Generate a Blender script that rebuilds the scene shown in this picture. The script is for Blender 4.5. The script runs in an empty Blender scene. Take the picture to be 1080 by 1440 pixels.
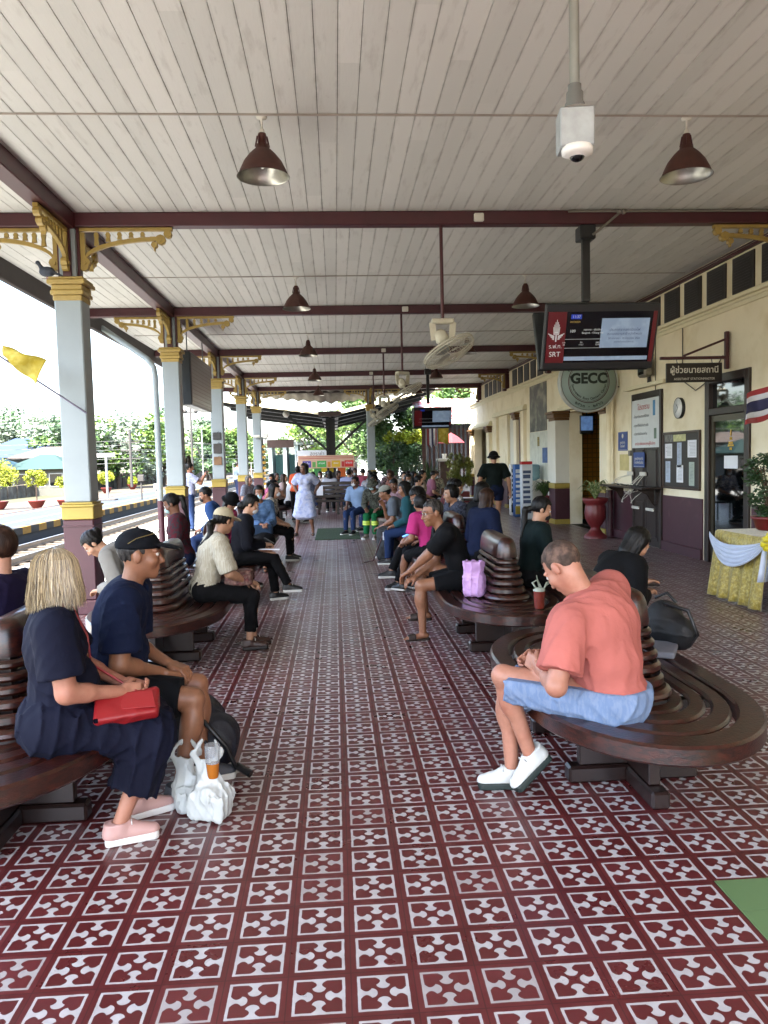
import bpy, bmesh, math, random
import numpy as np
from mathutils import Vector, Matrix
random.seed(7)
rng = np.random.default_rng(7)
S = bpy.context.scene
rad = math.radians
# ------------------------------------------------------------------ camera, world, sun, exposure
def cam_axes(yaw, pitch, roll):
    f = np.array([math.sin(yaw)*math.cos(pitch), math.cos(yaw)*math.cos(pitch), -math.sin(pitch)])
    r = np.array([math.cos(yaw), -math.sin(yaw), 0.0]); u = np.cross(r, f)
    c, s = math.cos(roll), math.sin(roll)
    return c*r+s*u, -s*r+c*u, f
cr, cu, cf = cam_axes(rad(3.5), rad(3.86), rad(-1.35))
cd = bpy.data.cameras.new('camera'); cam = bpy.data.objects.new('camera', cd); S.collection.objects.link(cam)
cam.matrix_world = Matrix(((cr[0], cu[0], -cf[0], 0), (cr[1], cu[1], -cf[1], 0), (cr[2], cu[2], -cf[2], 1.645), (0, 0, 0, 1)))
cd.sensor_fit = 'VERTICAL'; cd.sensor_height = 24; cd.lens = 1100/1440*24
cd.clip_start = 0.05; cd.clip_end = 2000
S.camera = cam
SUN_EL, SUN_AZ = 60, 209          # azimuth of the sun, degrees clockwise from +Y
w = bpy.data.worlds.new('World'); S.world = w; w.use_nodes = True
wn = w.node_tree.nodes; wl = w.node_tree.links
sky = wn.new('ShaderNodeTexSky'); sky.sky_type = 'NISHITA'; sky.sun_disc = False
sky.sun_elevation = rad(SUN_EL); sky.sun_rotation = rad(SUN_AZ)
sky.air_density = 1.0; sky.dust_density = 3.5; sky.ozone_density = 1.0; sky.altitude = 0
wl.new(sky.outputs[0], wn['Background'].inputs[0]); wn['Background'].inputs[1].default_value = 0.15
sl = bpy.data.lights.new('sun', 'SUN'); sl.energy = 3.8; sl.angle = rad(0.6); sl.color = (1, .95, .86)
so = bpy.data.objects.new('sun', sl); S.collection.objects.link(so)
sd = Vector((math.sin(rad(SUN_AZ))*math.cos(rad(SUN_EL)), math.cos(rad(SUN_AZ))*math.cos(rad(SUN_EL)), math.sin(rad(SUN_EL))))
so.rotation_euler = sd.to_track_quat('Z', 'Y').to_euler(); so.location = (0, -5, 30)
S.view_settings.view_transform = 'Standard'; S.view_settings.look = 'None'
S.view_settings.exposure = 3.45; S.view_settings.gamma = 1
cy = S.cycles
cy.max_bounces = 8; cy.diffuse_bounces = 7; cy.glossy_bounces = 3; cy.transmission_bounces = 4; cy.volume_bounces = 0
cy.transparent_max_bounces = 6; cy.sample_clamp_indirect = 6; cy.use_denoising = True
cy.caustics_reflective = False; cy.caustics_refractive = False
# ------------------------------------------------------------------ materials
def srgb(h):
    if isinstance(h, (tuple, list)): return tuple(h)+(1,) if len(h) == 3 else tuple(h)
    v = [int(h[i:i+2], 16)/255 for i in (0, 2, 4)]
    return tuple(c/12.92 if c < .04045 else ((c+.055)/1.055)**2.4 for c in v)+(1,)
class NT:
    def __init__(s, m): s.t = m.node_tree; s.n = s.t.nodes; s.l = s.t.links
    def new(s, t, **k):
        n = s.n.new(t)
        for a, b in k.items(): setattr(n, a, b)
        return n
    def put(s, sock, v):
        if hasattr(v, 'is_output') or isinstance(v, bpy.types.NodeSocket): s.l.new(v, sock)
        elif v is not None: sock.default_value = v
    def m(s, op, a, b=None, c=None, clamp=False):
        n = s.new('ShaderNodeMath', operation=op, use_clamp=clamp)
        s.put(n.inputs[0], a); s.put(n.inputs[1], b)
        if c is not None: s.put(n.inputs[2], c)
        return n.outputs[0]
    def mix(s, f, a, b, bt='MIX'):
        n = s.new('ShaderNodeMix', data_type='RGBA', blend_type=bt)
        s.put(n.inputs[0], f); s.put(n.inputs[6], a); s.put(n.inputs[7], b)
        return n.outputs[2]
    def noise(s, vec, scale, detail=3, rough=.55):
        n = s.new('ShaderNodeTexNoise'); s.put(n.inputs['Vector'], vec)
        n.inputs['Scale'].default_value = scale; n.inputs['Detail'].default_value = detail; n.inputs['Roughness'].default_value = rough
        return n.outputs[0]
    def ramp(s, f, a, b):
        n = s.new('ShaderNodeMapRange'); s.put(n.inputs[0], f); n.inputs[1].default_value = a; n.inputs[2].default_value = b
        return n.outputs[0]
    def mapping(s, vec, scale=(1, 1, 1), rot=(0, 0, 0)):
        n = s.new('ShaderNodeMapping'); s.put(n.inputs[0], vec); n.inputs['Scale'].default_value = scale; n.inputs['Rotation'].default_value = rot
        return n.outputs[0]
MATS = {}
def mat(name, col, rough=.6, metal=0, var=.12, vs=6, bump=0, bs=60, stretch=None, emit=0, alpha=1, trans=0, spec=.5, sheen=0, col2=None, c2s=8, c2lo=.45, c2hi=.6, coat=0, bd=.01):
    if name in MATS: return MATS[name]
    m = bpy.data.materials.new(name); m.use_nodes = True; T = NT(m)
    p = T.n['Principled BSDF']; c = srgb(col); m.diffuse_color = c
    co = T.new('ShaderNodeTexCoord').outputs['Object']
    v = T.mapping(co, stretch) if stretch else co
    base = c
    if col2 is not None:
        base = T.mix(T.ramp(T.noise(v, c2s, 4), c2lo, c2hi), c, srgb(col2))
    if var:
        nz = T.noise(v, vs, 4)
        lo = T.mix(1.0, base, (1-var*2,)*3+(1,), 'MULTIPLY')
        base = T.mix(T.ramp(nz, .3, .7), lo, base)
    T.put(p.inputs['Base Color'], base)
    p.inputs['Roughness'].default_value = rough; p.inputs['Metallic'].default_value = metal
    p.inputs['Specular IOR Level'].default_value = spec
    if sheen: p.inputs['Sheen Weight'].default_value = sheen
    if coat: p.inputs['Coat Weight'].default_value = coat; p.inputs['Coat Roughness'].default_value = .12
    if trans: p.inputs['Transmission Weight'].default_value = trans
    p.inputs['Alpha'].default_value = alpha
    if emit: T.put(p.inputs['Emission Color'], c); p.inputs['Emission Strength'].default_value = emit
    if bump:
        b = T.new('ShaderNodeBump'); b.inputs['Strength'].default_value = bump; b.inputs['Distance'].default_value = bd
        T.put(b.inputs['Height'], T.noise(v, bs, 3)); T.l.new(b.outputs[0], p.inputs['Normal'])
    MATS[name] = m
    return m
# ------------------------------------------------------------------ mesh collector
class MB:
    def __init__(s): s.v = []; s.f = []; s.mi = []; s.sm = []; s.mats = []; s.cur = 0; s.smooth = False
    def mat(s, m):
        if m not in s.mats: s.mats.append(m)
        s.cur = s.mats.index(m); return s
    def add(s, vs, fs, smooth=None):
        o = len(s.v); s.v += [tuple(map(float, p)) for p in vs]
        s.f += [tuple(i+o for i in f) for f in fs]; s.mi += [s.cur]*len(fs); s.sm += [s.smooth if smooth is None else smooth]*len(fs)
        return s
    def box(s, x0, x1, y0, y1, z0, z1, bev=0):
        if bev <= 0:
            vs = [(x, y, z) for x in (x0, x1) for y in (y0, y1) for z in (z0, z1)]
            return s.add(vs, [(0, 1, 3, 2), (4, 6, 7, 5), (0, 4, 5, 1), (2, 3, 7, 6), (0, 2, 6, 4), (1, 5, 7, 3)], False)
        b = bev; X = (x0, x1); Y = (y0, y1); Z = (z0, z1); vs = []; idx = {}
        for i in (0, 1):
            for j in (0, 1):
                for k in (0, 1):
                    sx = b if i == 0 else -b; sy = b if j == 0 else -b; sz = b if k == 0 else -b
                    for a, p in enumerate([(X[i], Y[j]+sy, Z[k]+sz), (X[i]+sx, Y[j], Z[k]+sz), (X[i]+sx, Y[j]+sy, Z[k])]):
                        idx[i, j, k, a] = len(vs); vs.append(p)
        fs = []
        for i in (0, 1): fs.append([idx[i, 0, 0, 0], idx[i, 1, 0, 0], idx[i, 1, 1, 0], idx[i, 0, 1, 0]][::(-1 if i == 0 else 1)])
        for j in (0, 1): fs.append([idx[0, j, 0, 1], idx[0, j, 1, 1], idx[1, j, 1, 1], idx[1, j, 0, 1]][::(-1 if j == 0 else 1)])
        for k in (0, 1): fs.append([idx[0, 0, k, 2], idx[1, 0, k, 2], idx[1, 1, k, 2], idx[0, 1, k, 2]][::(-1 if k == 0 else 1)])
        for j in (0, 1):
            for k in (0, 1): fs.append([idx[0, j, k, 1], idx[1, j, k, 1], idx[1, j, k, 2], idx[0, j, k, 2]][::(1 if (j == k) else -1)])
        for i in (0, 1):
            for k in (0, 1): fs.append([idx[i, 0, k, 0], idx[i, 0, k, 2], idx[i, 1, k, 2], idx[i, 1, k, 0]][::(1 if (i == k) else -1)])
            for j in (0, 1): fs.append([idx[i, j, 0, 0], idx[i, j, 1, 0], idx[i, j, 1, 1], idx[i, j, 0, 1]][::(1 if (i == j) else -1)])
            for j in (0, 1):
                for k in (0, 1): fs.append([idx[i, j, k, 0], idx[i, j, k, 1], idx[i, j, k, 2]][::(1 if (i+j+k) % 2 else -1)])
        return s.add(vs, fs, False)
    def obox(s, c, ax, h, bev=0):           # oriented box: centre, 3 axes, half sizes
        o = len(s.v); s.box(-h[0], h[0], -h[1], h[1], -h[2], h[2], bev)
        A = [Vector(a).normalized() for a in ax]; c = Vector(c)
        for i in range(o, len(s.v)):
            p = s.v[i]; s.v[i] = tuple(c+A[0]*p[0]+A[1]*p[1]+A[2]*p[2])
        return s
    def bar(s, a, b, w_, h_, up=(0, 0, 1), bev=0):
        a = Vector(a); b = Vector(b); d = (b-a); L = d.length; d.normalize(); r = d.cross(Vector(up))
        if r.length < 1e-4: r = d.cross(Vector((1, 0, 0)))
        r.normalize(); u = r.cross(d)
        return s.obox((a+b)/2, (d, r, u), (L/2, w_/2, h_/2), bev)
    def tube(s, pts, r, n=8, cap=True, smooth=True):
        pts = [Vector(p) for p in pts]; R = r if isinstance(r, (list, tuple)) else [r]*len(pts)
        d0 = (pts[1]-pts[0]).normalized(); up = Vector((0, 0, 1)) if abs(d0.z) < .9 else Vector((1, 0, 0))
        nx = d0.cross(up).normalized(); vs = []; N = len(pts)
        for i, p in enumerate(pts):
            d = (pts[min(i+1, N-1)]-pts[max(i-1, 0)]).normalized()
            nx = (nx-d*nx.dot(d)); nx = nx.normalized() if nx.length > 1e-6 else d.orthogonal().normalized(); ny = d.cross(nx)
            for k in range(n):
                t = 2*math.pi*k/n; vs.append(p+(nx*math.cos(t)+ny*math.sin(t))*R[i])
        fs = [(i*n+k, i*n+(k+1) % n, (i+1)*n+(k+1) % n, (i+1)*n+k) for i in range(N-1) for k in range(n)]
        o = len(s.v); s.add(vs, fs, smooth)
        if cap:
            s.add([vs[k] for k in range(n)][::-1], [tuple(range(n))], False); s.add(vs[-n:], [tuple(range(n))], False)
        return s
    def lathe(s, prof, c=(0, 0, 0), n=24, ax=((1, 0, 0), (0, 1, 0), (0, 0, 1)), mod=None, smooth=True, caps=True):
        c = Vector(c); A = [Vector(a) for a in ax]; vs = []
        for (r, z) in prof:
            for k in range(n):
                t = 2*math.pi*k/n; rr = r*(mod(t, z) if mod else 1); vs.append(c+A[0]*(rr*math.cos(t))+A[1]*(rr*math.sin(t))+A[2]*z)
        N = len(prof); fs = [(i*n+k, i*n+(k+1) % n, (i+1)*n+(k+1) % n, (i+1)*n+k) for i in range(N-1) for k in range(n)]
        s.add(vs, fs, smooth)
        if caps:
            if prof[0][0] > 1e-4: s.add(vs[:n][::-1], [tuple(range(n))], False)
            if prof[-1][0] > 1e-4: s.add(vs[-n:], [tuple(range(n))], False)
        return s
    def prism(s, poly, fn0, fn1):           # polygon (2D) extruded between two mappings to 3D
        n = len(poly); vs = [fn0(*p) for p in poly]+[fn1(*p) for p in poly]
        return s.add(vs, [tuple(range(n))[::-1], tuple(range(n, 2*n))]+[(i, (i+1) % n, n+(i+1) % n, n+i) for i in range(n)], False)
    def sheet(s, grid, smooth=True):
        nr, nc = len(grid), len(grid[0])
        return s.add([p for r in grid for p in r], [(i*nc+j, i*nc+j+1, (i+1)*nc+j+1, (i+1)*nc+j) for i in range(nr-1) for j in range(nc-1)], smooth)
    def blob(s, c, r, n=8, m=6, j=0):
        vs = []; rx, ry, rz = r if isinstance(r, (tuple, list)) else (r, r, r)
        for i in range(m+1):
            a = math.pi*i/m
            for k in range(n):
                t = 2*math.pi*k/n; q = 1+random.uniform(-j, j)
                vs.append((c[0]+rx*q*math.sin(a)*math.cos(t), c[1]+ry*q*math.sin(a)*math.sin(t), c[2]-rz*q*math.cos(a)))
        return s.add(vs, [(i*n+k, i*n+(k+1) % n, (i+1)*n+(k+1) % n, (i+1)*n+k) for i in range(m) for k in range(n)], True)
    def build(s, name, m=None, parent=None, loc=None, sharp=None, **props):
        me = bpy.data.meshes.new(name); me.from_pydata(s.v, [], s.f)
        ms = s.mats if s.mats else [m]
        for x in ms: me.materials.append(x)
        if len(ms) > 1: me.polygons.foreach_set('material_index', s.mi)
        me.polygons.foreach_set('use_smooth', s.sm); me.update(); me.validate()
        if sharp: me.set_sharp_from_angle(angle=rad(sharp))
        return link(name, me, parent, loc, **props)
def link(name, me, parent=None, loc=None, **props):
    o = bpy.data.objects.new(name, me); S.collection.objects.link(o)
    if parent: o.parent = parent
    if loc: o.location = loc
    for k, v in props.items(): o[k] = v
    return o
def thing(name, label, cat, loc=(0, 0, 0), group=None, rz=0):
    o = link(name, None, None, loc, label=label, category=cat)
    if group: o['group'] = group
    o.rotation_euler.z = rz
    return o
def tag(o, label, cat, group=None):
    o['label'] = label; o['category'] = cat
    if group: o['group'] = group
    return o
def copytree(o, loc, label=None, rz=None):
    def rec(x, par):
        c = x.copy(); S.collection.objects.link(c); c.parent = par
        for ch in [k for k in S.collection.objects if k.parent == x]: rec(ch, c)
        return c
    c = rec(o, None); c.location = loc
    if label: c['label'] = label
    if rz is not None: c.rotation_euler.z = rz
    return c
def text(name, body, size, m, parent, org, right, up, align='CENTER', ext=.001, font_w=1.0, bold=0):
    cu_ = bpy.data.curves.new(name, 'FONT'); cu_.body = body; cu_.size = size; cu_.align_x = align; cu_.align_y = 'CENTER'
    cu_.extrude = ext; cu_.offset = bold; cu_.resolution_u = 3
    tmp = bpy.data.objects.new('t', cu_); S.collection.objects.link(tmp)
    bpy.context.view_layer.update()
    me = bpy.data.meshes.new_from_object(tmp.evaluated_get(bpy.context.evaluated_depsgraph_get()))
    bpy.data.objects.remove(tmp)
    r = Vector(right).normalized(); u = Vector(up).normalized(); n = r.cross(u)
    M = Matrix(((r.x*font_w, u.x, n.x, org[0]), (r.y*font_w, u.y, n.y, org[1]), (r.z*font_w, u.z, n.z, org[2]), (0, 0, 0, 1)))
    me.transform(M); me.materials.clear(); me.materials.append(m)
    o = link(name, me, parent)
    return o
# ------------------------------------------------------------------ implicit surfaces (bodies, clothes, soft bags)
V3 = lambda *a: np.array(a, float)
def nrm(v): v = np.asarray(v, float); return v/(np.linalg.norm(v)+1e-9)
_FD = rng.normal(size=(10, 3)); _FD /= np.linalg.norm(_FD, axis=1)[:, None]; _FP = rng.uniform(0, 6.28, 10)
def folds(P, f=22, seed=0):
    w0 = np.sin(P@_FD[(seed+1) % 10]*f*.45+_FP[seed % 10])*1.6
    a = np.sin(P@_FD[(seed+3) % 10]*f+w0+_FP[(seed+2) % 10])
    b = np.sin(P@_FD[(seed+6) % 10]*f*1.7+w0*1.3+_FP[(seed+5) % 10])
    c = np.sin(P@_FD[(seed+8) % 10]*f*3.1+b*.8)
    return .35-((1-np.abs(a))**2.5*.9+(1-np.abs(b))**2*.45+c*.1)
class F:
    def __init__(s, k=.02): s.ops = []; s.k = k; s.pl = []; s.disp = None
    def cap(s, a, b, ra, rb=None, k=None, op='u', fx=None, fl=1., flat=False):
        s.ops.append(('c', op, np.array(a, float), np.array(b, float), ra, ra if rb is None else rb, s.k if k is None else k, fx, fl, flat)); return s
    def ell(s, c, r, M=None, k=None, op='u'):
        s.ops.append(('e', op, np.array(c, float), np.array(r if np.ndim(r) else (r, r, r), float), np.eye(3) if M is None else M, s.k if k is None else k)); return s
    def box(s, c, h, M=None, rd=.01, k=None, op='u'):
        s.ops.append(('b', op, np.array(c, float), np.array(h, float), np.eye(3) if M is None else M, rd, s.k if k is None else k)); return s
    def plane(s, p, n): s.pl.append((np.array(p, float), nrm(n))); return s
    def mesh(s, res):
        lo = np.full(3, 1e9); hi = -lo; bb = []
        for o in s.ops:
            if o[0] == 'c': r = max(o[4], o[5]); l = np.minimum(o[2], o[3])-r; h = np.maximum(o[2], o[3])+r; k = o[6]
            elif o[0] == 'e': e = np.sqrt(((o[4]*o[3][:, None])**2).sum(0)); l = o[2]-e; h = o[2]+e; k = o[5]
            else: e = (np.abs(o[4])*o[3][:, None]).sum(0)+o[5]; l = o[2]-e; h = o[2]+e; k = o[6]
            bb.append((l, h, k))
            if o[1] == 'u': lo = np.minimum(lo, l); hi = np.maximum(hi, h)
        lo = lo-.02-2*res; hi = hi+.02+2*res
        n = np.ceil((hi-lo)/res).astype(int)+1
        g = [lo[i]+np.arange(n[i])*res for i in range(3)]
        D = np.full(n, .6, np.float32)
        for o, (l, h, k) in zip(s.ops, bb):
            pad = k+2.2*res+.02
            a = np.clip(np.floor((l-pad-lo)/res).astype(int), 0, n-1); b = np.clip(np.ceil((h+pad-lo)/res).astype(int)+1, 1, n)
            sl = tuple(slice(a[i], b[i]) for i in range(3))
            P = np.stack(np.meshgrid(*[g[i][sl[i]] for i in range(3)], indexing='ij'), -1)
            if o[0] == 'c':
                A, B, ra, rb, _, fx, fl, flat = o[2:]
                q = P-A; d = B-A; L2 = d@d+1e-12
                t = np.clip((q@d)/L2, 0, 1); v = q-t[..., None]*d
                if fx is not None:
                    c = v@fx; v = v+(fl-1)*c[..., None]*fx
                ds = np.sqrt((v**2).sum(-1))-(ra+(rb-ra)*t)
                if flat: ds = np.maximum(ds, (P-B)@nrm(d))
            elif o[0] == 'e':
                q = (P-o[2])@o[4].T/o[3]; k0 = np.sqrt((q**2).sum(-1)); k1 = np.sqrt(((q/o[3])**2).sum(-1))+1e-9; ds = k0*(k0-1)/k1
            else:
                q = np.abs((P-o[2])@o[4].T)-o[3]; ds = np.sqrt((np.maximum(q, 0)**2).sum(-1))+np.minimum(q.max(-1), 0)-o[5]
            E = D[sl]; kk = max(k, 1e-4)
            if o[1] == 'u':
                hh = np.clip(.5+.5*(E-ds)/kk, 0, 1); D[sl] = E*(1-hh)+ds*hh-kk*hh*(1-hh)
            else:
                hh = np.clip(.5-.5*(E+ds)/kk, 0, 1); D[sl] = E*(1-hh)-ds*hh+kk*hh*(1-hh)
        if s.disp:
            ix = np.argwhere(np.abs(D) < .03+res)
            P = np.stack([g[i][ix[:, i]] for i in range(3)], -1)
            D[ix[:, 0], ix[:, 1], ix[:, 2]] += s.disp(P)
        if s.pl:
            P = np.stack(np.meshgrid(*g, indexing='ij'), -1)
            for p, nn in s.pl: D = np.maximum(D, ((P-p)@nn).astype(np.float32))
        return nets(D, lo, res)
def nets(D, lo, res):
    ins = D < 0
    c = [ins[i:ins.shape[0]-1+i, j:ins.shape[1]-1+j, k:ins.shape[2]-1+k] for i in (0, 1) for j in (0, 1) for k in (0, 1)]
    cnt = sum(x.astype(np.int8) for x in c); act = (cnt > 0) & (cnt < 8)
    ii = np.argwhere(act); vid = np.full(act.shape, -1, np.int64); vid[act] = np.arange(len(ii))
    s_ = np.zeros((len(ii), 3)); wgt = np.zeros(len(ii))
    corners = [(i, j, k) for i in (0, 1) for j in (0, 1) for k in (0, 1)]
    val = {q: D[ii[:, 0]+q[0], ii[:, 1]+q[1], ii[:, 2]+q[2]] for q in corners}
    for q in corners:
        for ax in range(3):
            if q[ax] == 0:
                q2 = list(q); q2[ax] = 1; q2 = tuple(q2); a = val[q]; b = val[q2]; mk = (a < 0) != (b < 0)
                t = np.where(mk, a/(a-b+1e-12), 0)
                p = np.array(q, float)[None].repeat(len(ii), 0); p[:, ax] = t
                s_ += p*mk[:, None]; wgt += mk
    vs = (ii+s_/wgt[:, None])*res+lo
    fs = []
    for ax in range(3):
        a = ins[tuple(slice(0, -1) if i == ax else slice(1, -1) for i in range(3))]
        b = ins[tuple(slice(1, None) if i == ax else slice(1, -1) for i in range(3))]
        e = np.argwhere(a != b); 
        if not len(e): continue
        fl = a[e[:, 0], e[:, 1], e[:, 2]]
        e = e.copy()
        for i in range(3):
            if i != ax: e[:, i] += 1
        u, v = (ax+1) % 3, (ax+2) % 3
        def id_(du, dv):
            q = e.copy(); q[:, u] -= du; q[:, v] -= dv; return vid[q[:, 0], q[:, 1], q[:, 2]]
        Q = np.stack([id_(1, 1), id_(0, 1), id_(0, 0), id_(1, 0)], 1)
        Q[~fl] = Q[~fl][:, ::-1]; fs.append(Q)
    return vs, np.concatenate(fs) if fs else np.zeros((0, 4), int)
def mesh_np(name, parts, m, parent=None, **props):
    """parts: list of (verts, quads) joined in one mesh object"""
    V = []; Q = []; o = 0
    for v, q in parts: V.append(v); Q.append(q+o); o += len(v)
    V = np.concatenate(V); Q = np.concatenate(Q)
    me = bpy.data.meshes.new(name); me.vertices.add(len(V)); me.vertices.foreach_set('co', V.ravel().astype(np.float32))
    me.loops.add(len(Q)*4); me.loops.foreach_set('vertex_index', Q.ravel().astype(np.int32))
    me.polygons.add(len(Q)); me.polygons.foreach_set('loop_start', np.arange(0, len(Q)*4, 4, dtype=np.int32))
    me.polygons.foreach_set('use_smooth', np.ones(len(Q), bool)); me.materials.append(m); me.update(calc_edges=True)
    return link(name, me, parent, **props)
def at(px, py, Y):                      # a point of the place at depth Y, from where it shows in the photograph
    d = (px-540)/1100*cr-(py-720)/1100*cu+cf; t = Y/d[1]
    return Vector((d[0]*t, Y, 1.645+d[2]*t))
# ---- materials of the place
M_cream = mat('cream_plaster', 'efe6cb', .8, var=.04, vs=1.3, bump=.15, bs=30, col2='d9cca6', c2s=1.6, c2lo=.5, c2hi=.75)
M_maroon = mat('maroon_paint', '45202b', .45, var=.1, vs=3, bump=.1, bs=25, col2='5a3a40', c2s=4, c2lo=.6, c2hi=.75)
M_colwhite = mat('white_column_paint', '8b9598', .5, var=.05, vs=2.5, bump=.12, bs=20)
M_gold = mat('gold_paint', 'a58d4a', .5, var=.12, vs=9)
M_goldb = mat('yellow_band_paint', 'a08c3c', .5, var=.08, vs=7)
M_beam = mat('oxblood_beam_paint', '43161d', .45, var=.15, vs=4)
M_dkwood = mat('dark_stained_wood', '2a1c16', .4, var=.2, vs=5, stretch=(8, 8, 1), bump=.15, bs=18)
M_bench = mat('varnished_teak', '3e190f', .3, var=.3, vs=2.6, stretch=(5, 5, 14), coat=.3, bump=.18, bs=16, col2='24100a', c2s=5)
M_benchd = mat('worn_dark_teak', '1f100d', .35, var=.2, vs=3, coat=.2)
M_black = mat('black_plastic', '101214', .4, var=0)
M_grey = mat('grey_metal', '5a5e60', .4, metal=.6, var=.08)
M_white = mat('white_plastic', 'd2d0c6', .45, var=.05)
M_paper = mat('white_paper', 'dfe3ea', .8, var=.03)
M_red = mat('red_letter', 'a3121a', .6, var=0)
M_blue = mat('blue_sign', '1c3f85', .5, var=.05)
M_terr = mat('red_glazed_pot', '6e2426', .4, var=.12, vs=8)
M_conc = mat('pale_concrete', 'a9aaa6', .7, var=.12, vs=1.2, bump=.2, bs=15, col2='8f9290', c2s=.7)
M_cable = mat('grey_cable', '6d6a62', .6, var=0)

def floor_material():
    m = bpy.data.materials.new('patterned_cement_tile'); m.use_nodes = True; T = NT(m); p = T.n['Principled BSDF']
    co = T.new('ShaderNodeTexCoord').outputs['Object']; sp = T.new('ShaderNodeSeparateXYZ'); T.l.new(co, sp.inputs[0])
    X = T.m('DIVIDE', T.m('SUBTRACT', sp.outputs[0], .006), .2); Y = T.m('DIVIDE', T.m('SUBTRACT', sp.outputs[1], 2.613), .2)
    fx = T.m('ABSOLUTE', T.m('SUBTRACT', T.m('FRACT', X), .5)); fy = T.m('ABSOLUTE', T.m('SUBTRACT', T.m('FRACT', Y), .5))
    wob = T.m('MULTIPLY', T.m('SUBTRACT', T.noise(co, 28, 2), .5), .016)
    a = T.m('ADD', T.m('MAXIMUM', fx, fy), wob); b = T.m('ADD', T.m('MINIMUM', fx, fy), wob)
    fr = T.m('MULTIPLY', T.m('GREATER_THAN', a, .358), T.m('LESS_THAN', a, .404))
    da = T.m('SUBTRACT', a, .200); d2 = T.m('ADD', T.m('MULTIPLY', da, da), T.m('MULTIPLY', T.m('MULTIPLY', b, b), .95))
    kn = T.m('MULTIPLY', T.m('LESS_THAN', d2, .0112), T.m('LESS_THAN', a, .188))
    fa = T.m('SUBTRACT', a, .266); wd = T.m('ADD', T.m('MULTIPLY', T.m('MULTIPLY', fa, fa), 9.0), .042)
    st = T.m('MULTIPLY', T.m('MULTIPLY', T.m('GREATER_THAN', a, .1875), T.m('LESS_THAN', a, .39)), T.m('LESS_THAN', b, wd))
    pat = T.m('MAXIMUM', fr, T.m('MAXIMUM', kn, st))
    cid = T.new('ShaderNodeCombineXYZ'); T.l.new(T.m('FLOOR', X), cid.inputs[0]); T.l.new(T.m('FLOOR', Y), cid.inputs[1])
    wh = T.new('ShaderNodeTexWhiteNoise', noise_dimensions='3D'); T.l.new(cid.outputs[0], wh.inputs['Vector'])
    tv = wh.outputs['Value']
    grime = T.ramp(T.noise(co, 14, 5, .6), .35, .75); big = T.noise(co, .55, 3)
    worn = T.m('GREATER_THAN', tv, .82)
    white = T.mix(T.m('MULTIPLY', grime, .5), srgb('b4b4b4'), srgb('878583'))
    white = T.mix(T.m('MULTIPLY', worn, .55), white, srgb('8b8582'))
    white = T.mix(T.m('MULTIPLY', big, .35), white, srgb('9a8f8a'))
    redc = T.mix(tv, srgb('522021'), srgb('60292a')); redc = T.mix(T.m('MULTIPLY', grime, .5), redc, srgb('4a1e1c'))
    col = T.mix(pat, redc, white)
    gr = T.m('GREATER_THAN', T.m('MAXIMUM', fx, fy), .491)
    col = T.mix(T.m('MULTIPLY', gr, .7), col, srgb('2c1414'))
    T.put(p.inputs['Base Color'], col)
    T.put(p.inputs['Roughness'], T.m('ADD', T.m('MULTIPLY', T.noise(co, 5, 4), .2), T.m('ADD', T.m('MULTIPLY', tv, .05), .19)))
    p.inputs['Specular IOR Level'].default_value = .5
    bp = T.new('ShaderNodeBump'); bp.inputs['Strength'].default_value = .03; bp.inputs['Distance'].default_value = .001
    T.put(bp.inputs['Height'], T.noise(co, 6, 3)); T.l.new(bp.outputs[0], p.inputs['Normal'])
    return m
# ---- ground, floor, platforms, tracks
b = MB(); b.box(-3.2, 5.56, -8, 33, -.3, 0); b.build('tiled_floor', floor_material(), kind='structure')
b = MB(); b.box(-5.3, -3.203, -30, 160, -.62, -.004); b.build('platform_paving', M_conc, kind='structure')
b = MB(); b.box(-3.203, 60, 33.003, 160, -.5, -.006); b.build('station_yard', M_conc, kind='structure')
b = MB(); b.box(-400, 400, -120, 900, -.9, -.62); b.build('ground', mat('dry_grass_ground', '3c3e28', .95, var=.2, vs=.4, col2='645c48', c2s=.3), kind='structure')
M_ballast = mat('ballast', '45413c', .95, var=.35, vs=22, bump=1, bs=30, bd=.05, col2='2a2826', c2s=30)
b = MB(); b.box(-8.9, -5.3, -30, 250, -.75, -.47); b.build('ballast_bed', M_ballast, kind='structure')
b = MB(); b.box(-19, -11.9, -30, 250, -.75, -.42); b.build('far_ballast_bed', mat('pale_ballast', '4a4236', .95, var=.2, vs=12), kind='structure')
b = MB(); b.box(-11.9, -8.95, -30, 250, -.62, -.01); b.box(-8.95, -8.72, -30, 250, -.62, -.008)
b.build('far_platform', mat('blue_grey_paving', '272e35', .8, var=.08, vs=1), kind='structure')
b = MB(); b.box(-9.9, -9.75, -30, 200, -.009, -.005); b.box(-11.6, -11.3, -30, 200, -.009, -.005)
b.build('platform_marking', mat('pale_yellow_marking', '5e5c2c', .8), kind='structure')
y = mat('kerb_yellow', '8a6812', .7); k = mat('kerb_black', '14181a', .7); b = MB()
for i in range(-10, 260):
    b.mat(y if i % 2 else k); b.box(-8.719, -8.69, i*.6, i*.6+.6, -.2, .0); b.box(-8.95, -8.719, i*.6, i*.6+.6, -.0075, -.002)
b.build('platform_kerb', None, kind='structure')
M_rail = mat('worn_rail_steel', '8b8580', .3, metal=.8, var=.15); M_slp = mat('old_sleeper', '4e463c', .9, var=.2, vs=6)
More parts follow.
